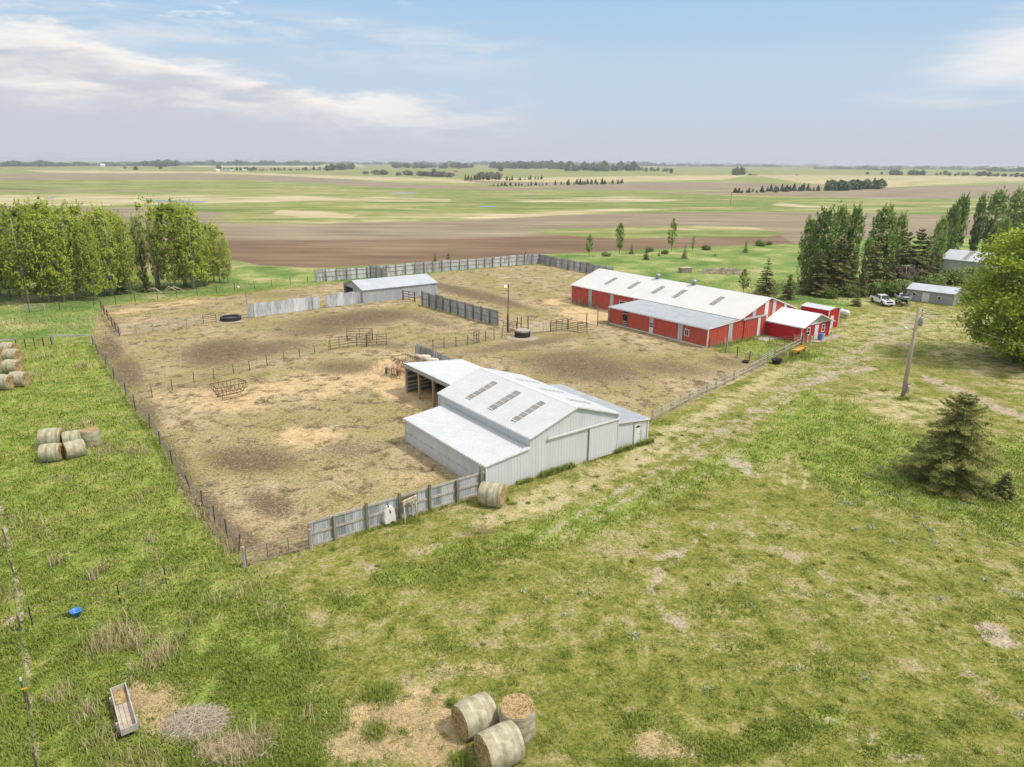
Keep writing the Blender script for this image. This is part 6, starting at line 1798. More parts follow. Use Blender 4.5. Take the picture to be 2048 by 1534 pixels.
def make_leafy(name, H, W, trunk_h, leaf_mat_, bark, n_lobe, leaves, leaf, shape="oval", seed=1, gap=.0, multi=1, bottom=0.18, trunk_r=.22, fill=.9):
    """meshes (trunk, crown) of a broadleaf tree with limbs running to leaf clumps"""
    rng = np.random.default_rng(seed)
    lob = []
    for i in range(n_lobe):
        for _ in range(60):
            f = rng.uniform(0, 1) if shape != "top" else rng.uniform(0, 1) ** .8
            if shape == "column": wr = W * (.78 + .22 * math.sin(math.pi * f)) * min(1, (1.03 - f) / .22) ** .5
            elif shape == "vase": wr = W * (.35 + .75 * math.sin(math.pi * (.10 + .80 * f)))
            else: wr = W * math.sqrt(max(.04, 1 - (2 * f - .95) ** 2))
            a = rng.uniform(0, 2 * math.pi); r = wr * math.sqrt(rng.uniform(.12, 1)) * .86
            z = H * (bottom + (1 - bottom) * f * .96)
            p = np.array([r * math.cos(a), r * math.sin(a), z])
            if all(np.linalg.norm((p - q[0]) / np.array([1, 1, 1.3])) > (q[1] + .2) * .55 for q in lob): break
        lr = W * rng.uniform(.20, .36) * (1.0 if shape != "column" else .95) * (1 - .25 * max(0, f - .5) * 2 * (shape == "column"))
        lob.append((p, lr))
    segs = []
    base = np.zeros(3)
    tops = []
    for k in range(multi):
        a = 2 * math.pi * k / max(1, multi) + rng.uniform(0, 1)
        off = np.array([math.cos(a), math.sin(a), 0]) * (0 if multi == 1 else trunk_r * 1.2)
        lean = np.array([math.cos(a), math.sin(a), 0]) * (rng.uniform(.0, .06) if multi == 1 else rng.uniform(.12, .25)) * H * .4
        pts = [base + off, base + off + lean * .35 + [0, 0, H * .3], base + off + lean * .8 + [rng.uniform(-.2, .2), rng.uniform(-.2, .2), H * .6], base + off + lean + [0, 0, H * .9]]
        segs.append(([Vector(p) for p in pts], trunk_r / math.sqrt(multi), .05)); tops.append(pts)
    for p, lr in lob:
        tp = tops[rng.integers(len(tops))]
        zs = [q[2] for q in tp]
        zz = max(H * .12, p[2] - np.hypot(p[0], p[1]) * rng.uniform(.6, 1.1) - .3)
        zz = min(zz, zs[-1] * .97)
        i = max(j for j in range(3) if zs[j] <= zz)
        f = (zz - zs[i]) / (zs[i + 1] - zs[i])
        st_ = tp[i] + (tp[i + 1] - tp[i]) * f
        mid = st_ * .45 + p * .55 + np.array([0, 0, -.25])
        rr_ = trunk_r * .33 * (1 - .5 * zz / H)
        segs.append(([Vector(st_), Vector(mid), Vector(p), Vector(p + (p - mid) * .4)], rr_, .015))
        for _ in range(2):
            q = p + rng.normal(size=3) * lr * .5
            segs.append(([Vector(mid), Vector((mid + q) / 2 + rng.normal(size=3) * .1), Vector(q)], rr_ * .45, .012))
    tr = limb_mesh(segs).mesh("trunk", bark, True)
    C, Nn, T = [], [], []
    wts = np.array([lr ** 2 for _, lr in lob]); wts = wts / wts.sum()
    for (p, lr), wv in zip(lob, wts):
        n = max(20, int(leaves * wv))
        # sub clumps inside the lobe
        m = max(3, int(n / 42))
        sc2 = unit(m) * (RNG.uniform(.25, 1.0, (m, 1)) ** .5) * lr * np.array([1, 1, .85])
        idx = RNG.integers(m, size=n)
        q = p + sc2[idx] + RNG.normal(size=(n, 3)) * lr * .20
        C.append(q)
        nn = unit(n) * .8 + (q - p) / lr * .5 + np.array([0, 0, .55]); Nn.append(nn / np.linalg.norm(nn, axis=1, keepdims=True))
        tone = rng.uniform(.30, .70) + RNG.uniform(-.22, .22, m)[idx] + RNG.normal(size=n) * .12
        T.append(tone)
    # looser leaves filling the outline between the clumps, with gaps
    nf = int(leaves * fill)
    f = rng.uniform(0, 1, nf); a = rng.uniform(0, 2 * math.pi, nf)
    if shape == "column": wr = W * (.76 + .22 * np.sin(math.pi * f)) * np.minimum(1, (1.03 - f) / .22) ** .5
    elif shape == "vase": wr = W * (.35 + .75 * np.sin(math.pi * (.10 + .80 * f)))
    else: wr = W * np.sqrt(np.maximum(.04, 1 - (2 * f - .95) ** 2))
    wr = wr * (1 + .16 * np.sin(3 * a + 5 * f + seed) + .10 * np.sin(5 * a - 9 * f))
    q_ = np.sqrt(rng.uniform(.08, 1, nf)) * wr
    q = np.stack([q_ * np.cos(a), q_ * np.sin(a), H * (bottom + (1 - bottom) * f)], 1)
    gn = sum(np.sin(q @ (rng.normal(size=3) * 1.5 * 3.2 / W ** .6) + rng.uniform(0, 6)) for _ in range(6))
    ok = gn > (.1 if shape == 'column' else -.35)
    q, gn = q[ok], gn[ok]
    nn = unit(len(q)) * .8 + q * np.array([1, 1, 0]) / W * .6 + np.array([0, 0, .5])
    C.append(q); Nn.append(nn / np.linalg.norm(nn, axis=1, keepdims=True)); T.append(.45 + .06 * gn + rng.normal(size=len(q)) * .15)
    # upright leafy shoots round the outline
    if shape == "column":
        for _ in range(110):
            f = rng.uniform(.12, 1.0); a = rng.uniform(0, 6.28)
            wr1 = W * (.76 + .22 * math.sin(math.pi * f)) * min(1, (1.03 - f) / .22) ** .5 * rng.uniform(.55, 1.08)
            b0 = np.array([wr1 * math.cos(a), wr1 * math.sin(a), H * (bottom + (1 - bottom) * f) - .5])
            L = rng.uniform(.9, 2.3); n = int(15 * L)
            t_ = rng.uniform(0, 1, n)
            out = np.array([math.cos(a), math.sin(a), 0]) * .22
            q = b0 + (np.array([0, 0, 1.0]) + out)[None] * (t_ * L)[:, None] + rng.normal(size=(n, 3)) * (.30 * (1.05 - t_))[:, None]
            C.append(q); nn = unit(n) + out; Nn.append(nn / np.linalg.norm(nn, axis=1, keepdims=True)); T.append(rng.uniform(.35, .85) + rng.normal(size=n) * .15)
    C, Nn, T = np.concatenate(C), np.concatenate(Nn), np.clip(np.concatenate(T), 0, 1)
    V, F = cards(C, Nn, np.full(len(C), leaf), .8)
    o = np_mesh("crown", V, F, leaf_mat_, np.stack([T, T, T], 1))
    cm = o.data
    bpy.data.objects.remove(o)
    return tr, cm


def make_conifer(H, W, leaf_mat_, n_whorl, seed, droop=.25, bottom=.04, dens=1.0, rag=.25, power=.85, needle=.22, trunk_r=.16, bark=None, gapp=.1):
    rng = np.random.default_rng(seed)
    segs = [([Vector((0, 0, 0)), Vector((.05, 0, H * .5)), Vector((0, .03, H))], trunk_r, .015)]
    C, Nn, T, S = [], [], [], []
    for i in range(n_whorl):
        f = (i + rng.uniform(-.3, .3)) / n_whorl
        f = min(max(f, 0), .985)
        z = H * (bottom + (1 - bottom) * f)
        rl = W * (1 - f) ** power + W * .05
        nb = max(4, int(9 - 4 * f))
        for k in range(nb):
            if rng.uniform() < gapp: continue
            a = 2 * math.pi * (k + rng.uniform(-.35, .35)) / nb + i * 1.3
            L = rl * rng.uniform(1 - rag * 1.4, 1 + rag * .7)
            d = np.array([math.cos(a), math.sin(a), 0])
            tip = np.array([0, 0, z]) + d * L + np.array([0, 0, -droop * L * rng.uniform(.2, 1.2) + (.35 * L if f > .8 else 0)])
            mid = np.array([0, 0, z]) + d * L * .5 + np.array([0, 0, -droop * L * .15])
            segs.append(([Vector((0, 0, z)), Vector(mid), Vector(tip)], .035 * (1 - f) + .012, .006))
            n = int((20 + 52 * L) * dens)
            t_ = rng.uniform(.12, 1.05, n) ** .8
            ax = np.array([0, 0, z])[None] * (1 - t_[:, None]) ** 2 + 2 * mid[None] * (t_ * (1 - t_))[:, None] + tip[None] * (t_ ** 2)[:, None]
            sp = (.10 + .30 * L * (1 - t_ * .75))[:, None] * .55
            side = np.cross(d, [0, 0, 1])
            q = ax + side[None] * rng.normal(size=(n, 1)) * sp + np.array([0, 0, 1])[None] * (rng.normal(size=(n, 1)) * sp * .30 - .02)
            C.append(q)
            nn = rng.normal(size=(n, 3)) * .45 + np.array([0, 0, .9]) + d * .35
            Nn.append(nn / np.linalg.norm(nn, axis=1, keepdims=True))
            T.append(np.clip(rng.uniform(.25, .6) + t_ * .22 + rng.normal(size=n) * .14, 0, 1))
    w = limb_mesh(segs, 5)
    tr = w.mesh("trunk", bark or M_PNBARK, True)
    C, Nn, T = np.concatenate(C), np.concatenate(Nn), np.concatenate(T)
    V, F = cards(C, Nn, np.full(len(C), needle), .55)
    o = np_mesh("crown", V, F, leaf_mat_, np.stack([T, T, T], 1))
    cm = o.data; bpy.data.objects.remove(o)
    return tr, cm


def plant(name, label, cat, p, proto, s=(1, 1, 1), rz=None, group=None):
    t = thing(name, label, cat, p, random.uniform(0, 6.28) if rz is None else rz, group)
    t.scale = s
    for me_, nm in zip(proto, ("trunk", "crown")):
        if me_ is None: continue
        o = bpy.data.objects.new(nm, me_); COL.objects.link(o); o.parent = t
    return t


def plant_px(name, label, cat, x, y, top, proto, H, wmul=1.0, group=None, rz=None):
    h = height_at(x, y, top); s = h / H
    return plant(name, label, cat, at(x, y), proto, (s * wmul, s * wmul, s), rz, group)


def solo(name, label, cat, x, y, top, me_, H, wmul=1.0, group=None):
    """small far plant: one mesh, no parts"""
    h = height_at(x, y, top); s = h / H
    o = bpy.data.objects.new(name, me_); COL.objects.link(o)
    o.location = at(x, y); o.scale = (s * wmul, s * wmul, s); o.rotation_euler = (0, 0, random.uniform(0, 6.28))
    return tag(o, label, cat, group)


# ---- the cottonwood grove at the left
CW = [make_leafy("cottonwood", 15, 2.75, 2, L_COTTON, M_PBARK, 46, 6800, .27, "column", 100 + k, multi=(1, 2, 1)[k], bottom=.10, trunk_r=.25) for k in range(3)]
GV = "cottonwood trees in the grove at the left"
grove = [(20, 596, 432, 1.15, 0, "leafy cottonwood at the far left end of the grove"), (60, 606, 402, 1.1, 1, "bushy cottonwood second from the left end of the grove"), (100, 604, 408, .95, 2, "cottonwood third from the left in the grove"),
         (112, 590, 395, 1.0, 0, "tall cottonwood in the back of the grove left half"), (150, 600, 398, .9, 2, "bright green tall cottonwood in the left half of the grove"), (176, 586, 408, .9, 1, "cottonwood in the back row left of the grove middle"),
         (208, 590, 412, .95, 0, "dense dark cottonwood near the middle of the grove"), (238, 584, 402, .95, 2, "tall cottonwood at the middle of the grove"), (262, 588, 432, .7, 1, "thin cottonwood right of the grove middle"),
         (290, 574, 420, .6, 2, "sparse yellow green cottonwood beside the bare trunks"), (352, 580, 404, 1.05, 0, "dense cottonwood right of the bare trunks"), (388, 578, 400, 1.0, 1, "tall cottonwood in the right part of the grove"),
         (412, 570, 440, .95, 2, "spreading cottonwood at the right end of the grove"), (440, 566, 446, .95, 0, "lower cottonwood at the right tip of the grove"), (-30, 600, 420, 1.1, 1, "cottonwood cut by the left frame edge"), (320, 572, 430, .6, 2, "slender cottonwood behind the bare trunks")]
grove += [(0, 590, 425, .9, 2, "cottonwood behind the far left end of the grove"), (40, 594, 410, .85, 0, "cottonwood in the back row near the left end of the grove"), (80, 584, 402, .85, 1, "cottonwood deep in the left part of the grove"), (130, 604, 432, .9, 0, "lower cottonwood at the front of the left half"), (192, 600, 440, .85, 2, "lower cottonwood at the front of the grove middle"), (224, 592, 405, .8, 1, "upright cottonwood by the grove middle"),
          (252, 580, 410, .8, 0, "upright cottonwood right behind the grove middle"), (370, 570, 402, .85, 1, "cottonwood at the back of the right part"), (402, 574, 425, .85, 2, "cottonwood at the front of the right part"), (428, 562, 448, .8, 1, "cottonwood in the back at the right end"), (456, 566, 470, .7, 2, "short cottonwood at the very right tip")]
for i_, (x, y, tp, wm, k, lab) in enumerate(grove): plant_px("cottonwood", lab, "tree", x, y, tp + (i_ * 7 % 5 - 2) * 4, CW[k], 16, wm * .95, GV)
# thin crowned tree with bare pale trunks
sp_ = make_leafy("cottonwood", 16, 2.3, 2, L_COTTON, M_PBARK, 16, 1300, .36, "vase", 131, fill=.4, multi=2, bottom=.4, trunk_r=.30)
plant_px("cottonwood", "half bare tree with pale crooked trunks in the gap of the grove", "tree", 316, 578, 388, sp_, 16, .9)
# ---- conifers
PN = [make_conifer(11, 3.4, L_PINE, 22, 200 + k, droop=.02, dens=1.3, rag=.45, power=.58, needle=.32, trunk_r=.2, gapp=.12) for k in range(2)]
SP = [make_conifer(8, 2.1, L_SPRUCE, 16, 210 + k, droop=.22, dens=.9, rag=.2, power=.95, needle=.26, trunk_r=.14) for k in range(2)]
for x, y, tp, lab in ((243, 588, 552, "small pine under the grove edge, left of the deadfall"), (295, 584, 545, "brownish pine in front of the bare trunks"), (410, 572, 560, "tiny spruce at the right foot of the grove")):
    plant_px("pine_tree", lab, "tree", x, y, tp, PN[0], 11, 1.0)
# fallen limbs
p = at(325, 588); t = thing("fallen_branch", "pale fallen limbs lying in front of the grove", "branch", p)
rng_ = random.Random(4)
for k in range(7):
    a = rng_.uniform(-.6, .6) + (math.pi if k % 3 == 0 else 0); L = rng_.uniform(2.5, 5)
    w = MB(); w.tube([(0, 0, .1), (L * .5 * math.cos(a), L * .3 * math.sin(a), rng_.uniform(.6, 1.6)), (L * math.cos(a), L * .5 * math.sin(a), rng_.uniform(.1, 1.2))], .14, 6, .03); w.build("limb", M_PBARK, t)
# ---- shelter belt at the right
PP_ = [make_leafy("poplar", 15, 2.7, 2, L_POPLAR, M_BARK, 46, 6500, .38, "column", 300 + k, bottom=.05, trunk_r=.24) for k in range(3)]
GP = "poplar trees in the belt at the right"
for x, y, tp, wm, k, lab in ((1606, 574, 428, .75, 0, "dark narrow poplar at the left end of the belt"), (1634, 580, 410, .95, 1, "tall full poplar second from the left of the belt"), (1664, 572, 402, .7, 2, "slim pointed poplar third from the left of the belt"),
                             (1692, 572, 404, .72, 0, "slim poplar with a round top fourth from the left"), (1752, 562, 406, 1.1, 1, "broad poplar standing alone between the two groups"), (1728, 572, 470, .8, 2, "low poplar beside the broad lone poplar"), (1784, 560, 420, .65, 0, "right hand top of the broad poplar pair"),
                             (1888, 530, 402, .75, 2, "poplar at the left end of the right hand group"), (1906, 512, 384, .8, 0, "tall poplar second in the right hand group"), (1944, 508, 384, .55, 1, "thin poplar in the right hand group"), (1974, 512, 373, .9, 2, "tall broad poplar of the right hand group"),
                             (2014, 510, 371, .9, 1, "tallest poplar near the right frame edge"), (2046, 516, 378, .8, 0, "poplar cut by the right frame edge"), (1996, 524, 430, .9, 1, "lower poplar in front of the right hand group"), (1868, 544, 430, .8, 1, "low poplar left of the machine shed"), (2076, 510, 376, .9, 2, "poplar just past the right frame edge")):
    plant_px("poplar_tree", lab, "tree", x, y, tp, PP_[k], 16.2, wm * .88, GP)
GN = "pine trees in the belt at the right"
for x, y, tp, wm, k, lab in ((1630, 590, 498, .95, 0, "broad brownish pine in front of the left poplars"), (1672, 586, 470, .95, 1, "tall olive pine in front of the slim poplars"), (1700, 580, 500, .8, 0, "olive pine right of the tall one"), (1740, 578, 482, .9, 1, "pine under the broad poplar"),
                             (1800, 570, 462, .85, 0, "tall dark pine right of the broad poplar"), (1826, 570, 458, .85, 1, "tallest dark pine near the machine shed"), (1846, 562, 470, .7, 0, "slim dark pine beside the machine shed"), (1868, 560, 505, .75, 1, "lower pine in front of the machine shed wall"),
                             (1576, 598, 548, 1.0, 1, "small round pine behind the red barn end"), (1722, 594, 530, .6, 0, "small pine at the middle foot of the belt"), (1776, 580, 510, .8, 1, "mid height pine at the right foot of the belt")):
    plant_px("pine_tree", lab, "tree", x, y, tp, PN[k], 11, wm, GN)
plant_px("spruce_tree", "dark pointed spruce behind the ridge of the red barn", "tree", 1530, 590, 514, SP[0], 8, 1.25)
YG = [make_leafy("young_tree", 7, 1.5, 1, L_YOUNG, M_BARK, 18, 1500, .28, "oval", 410 + k, bottom=.22, trunk_r=.09) for k in range(2)]
plant_px("young_tree", "bright green young larch left of the dark spruce", "tree", 1486, 586, 539, YG[0], 7, 1.15)
plant_px("spruce_tree", "small spruce on the lawn left of the pickup", "tree", 1712, 612, 576, SP[1], 8, 1.3)
# shrubs under the belt
SH = [make_leafy("shrub", 3.2, 2.4, .3, L_SHRUB, M_BARK, 22, 2000, .30, "oval", 500 + k, bottom=.02, trunk_r=.08, multi=3) for k in range(2)]
GB = "shrubs along the foot of the belt"
for x, y, tp, wm, lab in ((1748, 592, 566, 1.2, "flowering green shrub behind the pickup"), (1775, 592, 562, 1.1, "shrub directly behind the boat"), (1803, 588, 560, 1.2, "pale leafed shrub left of the grey shed"), (1834, 578, 552, 1.5, "wide shrub behind the grey shed roof"), (1866, 572, 548, 1.4, "shrub behind the right half of the grey shed"),
                             (1900, 568, 540, 1.3, "bright shrub below the machine shed wall"), (1925, 566, 534, 1.4, "tall shrub right below the machine shed wall"), (1952, 566, 536, 1.3, "shrub between the machine shed and the big tree"), (1700, 594, 570, 1.0, "low shrub left of the small lawn spruce"), (1660, 596, 575, 1.0, "low shrub at the foot of the tall olive pine"), (1968, 580, 545, 1.3, "shrub at the left edge of the big tree crown")):
    plant_px("shrub", lab, "shrub", x, y, tp, SH[hash(lab) % 2 if False else len(lab) % 2], 3.2, wm, GB)
gt = make_leafy("bare_shrub", 4, 1.8, .4, L_GREY, M_PBARK, 12, 700, .22, "vase", 520, bottom=.1, trunk_r=.08, multi=3)
plant_px("bare_shrub", "grey leafless shrub at the foot of the dark pines", "shrub", 1812, 576, 530, gt, 4, 1.3)
# ---- the big leafy tree at the right
BT = make_leafy("broad_tree", 19, 9.0, 3, L_BIG, M_BARK, 64, 40000, .36, "oval", 600, fill=.16, bottom=.06, trunk_r=.55)
bt = plant_px("broad_tree", "huge bright green leafy tree at the right edge", "tree", 2040, 722, 450, BT, 19, 1.08, rz=.6)
# ---- foreground spruces
BS = make_conifer(8.2, 4.7, L_OLIVE, 40, 700, droop=.12, bottom=.01, dens=2.3, rag=.30, power=.56, needle=.15, trunk_r=.2, gapp=.10)
plant_px("spruce_tree", "broad ragged spruce standing alone on the lawn at right", "tree", 1898, 968, 790, BS, 8.2, .83, rz=1.0)
SS = make_conifer(2.6, .95, L_SPRUCE, 13, 710, droop=.1, bottom=.02, dens=1.6, rag=.25, power=.8, needle=.13, trunk_r=.05)
plant_px("spruce_tree", "little spruce seedling in front of the broad ragged spruce", "tree", 2006, 997, 942, SS, 2.6, 1.1)
# ---- young trees in the pasture behind
for x, y, tp, k, lab in ((870, 527, 504, 0, "left of two small spruces behind the long windbreak"), (897, 531, 502, 1, "right of two small spruces behind the long windbreak"), (1051, 512, 500, 0, "tiny spruce seedling near the windbreak corner"), (1078, 513, 503, 1, "tiniest seedling at the windbreak corner"),
                         (1263, 508, 486, 0, "small spruce left of the pasture row middle"), (1292, 519, 491, 1, "larger dark spruce in the pasture behind the red barn"), (1369, 517, 489, 0, "upright dark spruce in the pasture right of the crate"), (1491, 505, 481, 1, "lone dark spruce in the pasture near the right poplars"),
                         (1318, 512, 500, 0, "tiny spruce seedling between the two dark spruces"), (1430, 512, 503, 1, "tiny spruce seedling right of the upright dark spruce")):
    plant_px("spruce_tree", lab, "tree", x, y, tp, SP[k], 8, 1.0, "young spruces in the pasture")
for x, y, tp, k, wm, lab in ((1178, 512, 470, 0, .9, "low bright young tree at the left of the pasture row"), (1239, 508, 446, 1, .75, "tall thin young tree in the pasture row"), (1343, 503, 438, 0, .65, "tallest thin young tree in the pasture row"), (1385, 503, 472, 1, .6, "small young tree right of the tallest one")):
    plant_px("young_tree", lab, "tree", x, y, tp, YG[k], 7, wm, "young trees in the pasture")
for x, y, tp, wm, lab in ((1212, 512, 503, 1.6, "low bush between the first two pasture trees"), (1300, 503, 495, 1.4, "low bush left of the tallest pasture tree"), (1412, 500, 490, 1.4, "low bush right of the small pasture tree"), (1520, 492, 480, 1.3, "bush left of the pair in the far pasture"), (1538, 490, 482, 1.3, "bush right of the pair in the far pasture"), (1330, 508, 500, 1.4, "small bush below the tallest pasture tree")):
    plant_px("shrub", lab, "shrub", x, y, tp, SH[0], 3.2, wm, "low bushes in the pasture")
# deadwood heap behind the red barn
def brush_heap(label, p, rx, ry, h, n, ln, r, name="brush_pile", m=None):
    w = MB()
    rg2 = random.Random(len(label))
    w.o = Vector((0, 0, 0))
    for _ in range(n):
        q = math.sqrt(rg2.random()); a = rg2.uniform(0, 6.28)
        x, y = q * rx * math.cos(a), q * ry * math.sin(a); z = h * (1 - q * q) * rg2.uniform(.2, 1)
        b = rg2.uniform(0, 6.28); L = ln * rg2.uniform(.4, 1.2); t2 = rg2.uniform(-.25, .35)
        d_ = Vector((math.cos(b) * L, math.sin(b) * L, t2 * L))
        s0 = Vector((x, y, z)) - d_ / 2; e0 = Vector((x, y, z)) + d_ / 2
        s0.z = max(.01, s0.z); e0.z = max(.01, e0.z)
        w.tube([s0, (s0 + e0) / 2 + Vector((0, 0, rg2.uniform(0, .08) * L)), e0], r * rg2.uniform(.5, 1.3), 3, cap=False)
    o = w.build(name, m or M_PBARK); o.location = p
    return tag(o, label, "brush pile")
M_TWIG = mat("dead_twig", (.62, .52, .37), (.44, .36, .25), .95, 0, 5)
M_TWIGG = mat("grey_dead_twig", (.58, .50, .39), (.40, .34, .26), .95, 0, 5)
brush_heap("grey heap of dead brush behind the red barn roof", at(1448, 545), 5.5, 3.0, 1.1, 420, 2.2, .05, m=M_TWIGG)
brush_heap("tangled heap of grey dead stems beside the wooden trough", at(392, 1448), 1.3, 1.0, .40, 1100, .9, .0075, m=M_TWIGG)
brush_heap("pale strewn stems on top of the grey heap and the grass at lower left", at(470, 1500), 1.6, .8, .18, 420, 1.0, .008, "dead_stalks", M_TWIG)

# ---- far plain: rows and clumps of small trees
def blob_mesh(H, W, n, leaf, m, seed, cone=False):
    rng = np.random.default_rng(seed)
    f = rng.uniform(0, 1, n)
    if cone: rr2 = W * (1 - f) ** .8 + .1
    else: rr2 = W * np.sqrt(np.clip(1 - (2 * f - .9) ** 2, .03, 1))
    a = rng.uniform(0, 6.28, n); q = rr2 * np.sqrt(rng.uniform(.2, 1, n)) * (1 + .25 * np.sin(3 * a + seed) + .2 * np.sin(7 * f * 6 + a))
    C = np.stack([q * np.cos(a), q * np.sin(a), H * (.03 + .97 * f)], 1)
    nn = unit(n) + np.array([0, 0, .4]); nn /= np.linalg.norm(nn, axis=1, keepdims=True)
    V, F = cards(C, nn, np.full(n, leaf), .9)
    T = np.clip(.5 + rng.normal(size=n) * .2, 0, 1)
    o = np_mesh("far_tree", V, F, m, np.stack([T] * 3, 1)); me_ = o.data; bpy.data.objects.remove(o)
    return me_
FC = [blob_mesh(8, 2.2, 260, 1.3, L_FAR, 800 + k, True) for k in range(2)]
FR_ = [blob_mesh(8, 4.2, 320, 1.6, L_FAR, 810 + k) for k in range(3)]
FGY = [blob_mesh(6, 4.5, 320, 1.2, L_GREY, 820 + k) for k in range(2)]
rg3 = random.Random(77)
def row(name, lab, cat, x0, y0, x1, y1, n, hmin, hmax, meshes, wm, group, jx=2, jy=.6, H=8):
    for i in range(n):
        f = (i + .5) / n
        x = x0 + (x1 - x0) * f + rg3.uniform(-jx, jx); y = y0 + (y1 - y0) * f + rg3.uniform(-jy, jy)
        solo(name, lab, cat, x, y, y - rg3.uniform(hmin, hmax), meshes[i % len(meshes)], H, wm * rg3.uniform(.8, 1.25), group)
row("windbreak_tree", "small conifer in the young windbreak row across the middle right fields", "tree", 1463, 386, 1640, 381, 26, 5, 15, FC, 1.2, "young windbreak row at the middle right", 3, 1)
row("windbreak_tree", "tree of the dense dark clump at the right end of the young windbreak row", "tree", 1650, 382, 1760, 377, 26, 10, 22, [FC[0], FR_[0]], 1.15, "dense end of the young windbreak row", 3, 1)
row("windbreak_tree", "small pointed tree in the short row below the grey bushes", "tree", 928, 361, 1000, 359, 12, 6, 13, FC, 1.0, "short tree row below the grey bushes", 2)
row("windbreak_tree", "small pointed tree in the loose row right of the grey bushes", "tree", 1010, 361, 1086, 359, 11, 4, 9, FC, 1.0, "loose tree row right of the grey bushes", 3)
row("windbreak_tree", "small tree in the near loose row on the brown field strip", "tree", 975, 373, 1095, 370, 16, 3, 9, FC, 1.3, "near loose tree row at the centre", 3)
row("windbreak_tree", "small pointed tree in the near row right of centre", "tree", 1110, 370, 1250, 367, 22, 3, 13, FC, 1.1, "near tree row right of centre", 3)
row("field_shrub", "grey leafless bush in the far pasture left of centre", "shrub", 725, 349, 905, 353, 12, 6, 10, FGY, 1.25, "grey bushes in the far pasture", 8, 1, 6)
row("field_shrub", "grey bush in the dense grey thicket left of the short tree row", "shrub", 855, 353, 905, 354, 8, 8, 11, FGY, 1.2, "dense grey thicket", 3, .8, 6)
row("field_shrub", "grey bush in the thicket behind the short tree row", "shrub", 955, 357, 1000, 357, 7, 9, 13, FGY, 1.1, "grey thicket behind the short tree row", 3, .8, 6)
row("far_tree", "dark tree of the distant farm row at the left", "tree", 448, 341, 660, 341, 30, 3, 8, FR_, .9, "trees along the distant farm row", 3, .7)
row("far_tree", "tree of the leafy clump left of the distant centre", "tree", 652, 341, 705, 339, 9, 8, 14, FR_, 1.0, "leafy clump left of the distant centre", 4, 1)
row("far_tree", "tree of the low distant hedge before the middle wood", "tree", 785, 336, 950, 336, 26, 6, 11, FR_, 1.1, "distant hedge before the middle wood", 4, 1)
row("far_tree", "tree of the dark pine wood in the middle distance", "tree", 980, 336, 1075, 337, 22, 9, 14, [FC[1], FR_[1]], 1.3, "dark pine wood in the middle distance", 3, 1)
row("far_tree", "rounded tree of the leafy wood right of centre", "tree", 1075, 336, 1130, 338, 10, 11, 18, FR_, 1.0, "leafy wood right of centre", 4, 1)
row("far_tree", "tree of the tall far grove right of centre", "tree", 1130, 342, 1275, 341, 30, 8, 19, FR_, .9, "tall far grove right of centre", 4, 1.5)
row("far_tree", "tree of the thin far row at the right of the tall grove", "tree", 1275, 342, 1345, 343, 9, 3, 9, FR_, 1.0, "thin far row right of the tall grove", 4, 1)
solo("far_tree", "lone far tree in the green field right of the tall grove", "tree", 1342, 346, 337, FR_[1], 8, .8)
row("far_tree", "tree of the loose clump standing in the far right fields", "tree", 1466, 350, 1492, 350, 4, 12, 18, FR_, .7, "loose clump in the far right fields", 3, .5)
row("far_tree", "low bush right of the loose clump in the far right fields", "shrub", 1495, 350, 1512, 351, 4, 2, 4, FR_, 1.6, "low bushes right of the loose clump", 2, .5)
row("far_tree", "rounded tree of the far grove at the right", "tree", 1780, 350, 1805, 350, 5, 7, 11, FR_, 1.2, "first far grove at the right", 3, .6)
row("far_tree", "rounded tree of the second far grove at the right", "tree", 1820, 350, 1845, 350, 5, 6, 11, FR_, 1.2, "second far grove at the right", 3, .6)
row("far_tree", "tree of the thin far line at the right edge", "tree", 1870, 350, 2060, 354, 22, 3, 9, FR_, 1.1, "thin far line at the right edge", 5, 1)
row("far_tree", "tall rounded tree of the two far clumps at the left", "tree", 290, 333, 358, 333, 10, 9, 15, FR_, 1.2, "tall far clumps at the left", 3, 1)
for x, y, h_, lab in ((272, 340, 8, "lone far tree in the pasture at the left"), (322, 338, 6, "far round bush in the pasture at the left"), (250, 337, 5, "far pair bush in the pasture at the left"), (1735, 349, 6, "lone far tree left of the far right groves"), (1763, 349, 5, "small lone far tree near the far right groves"), (1593, 351, 3, "single far bush on the right hand plain"), (438, 339, 9, "single tree at the left end of the distant farm row"), (868, 345, 8, "far tree near the tiny red shed"), (1001, 343, 9, "lone leafy tree before the dark pine wood"), (1156, 341, 9, "lone far tree before the tall grove")):
    solo("far_tree", lab, "tree", x, y, y - h_, FR_[len(lab) % 3], 8, 1.1)
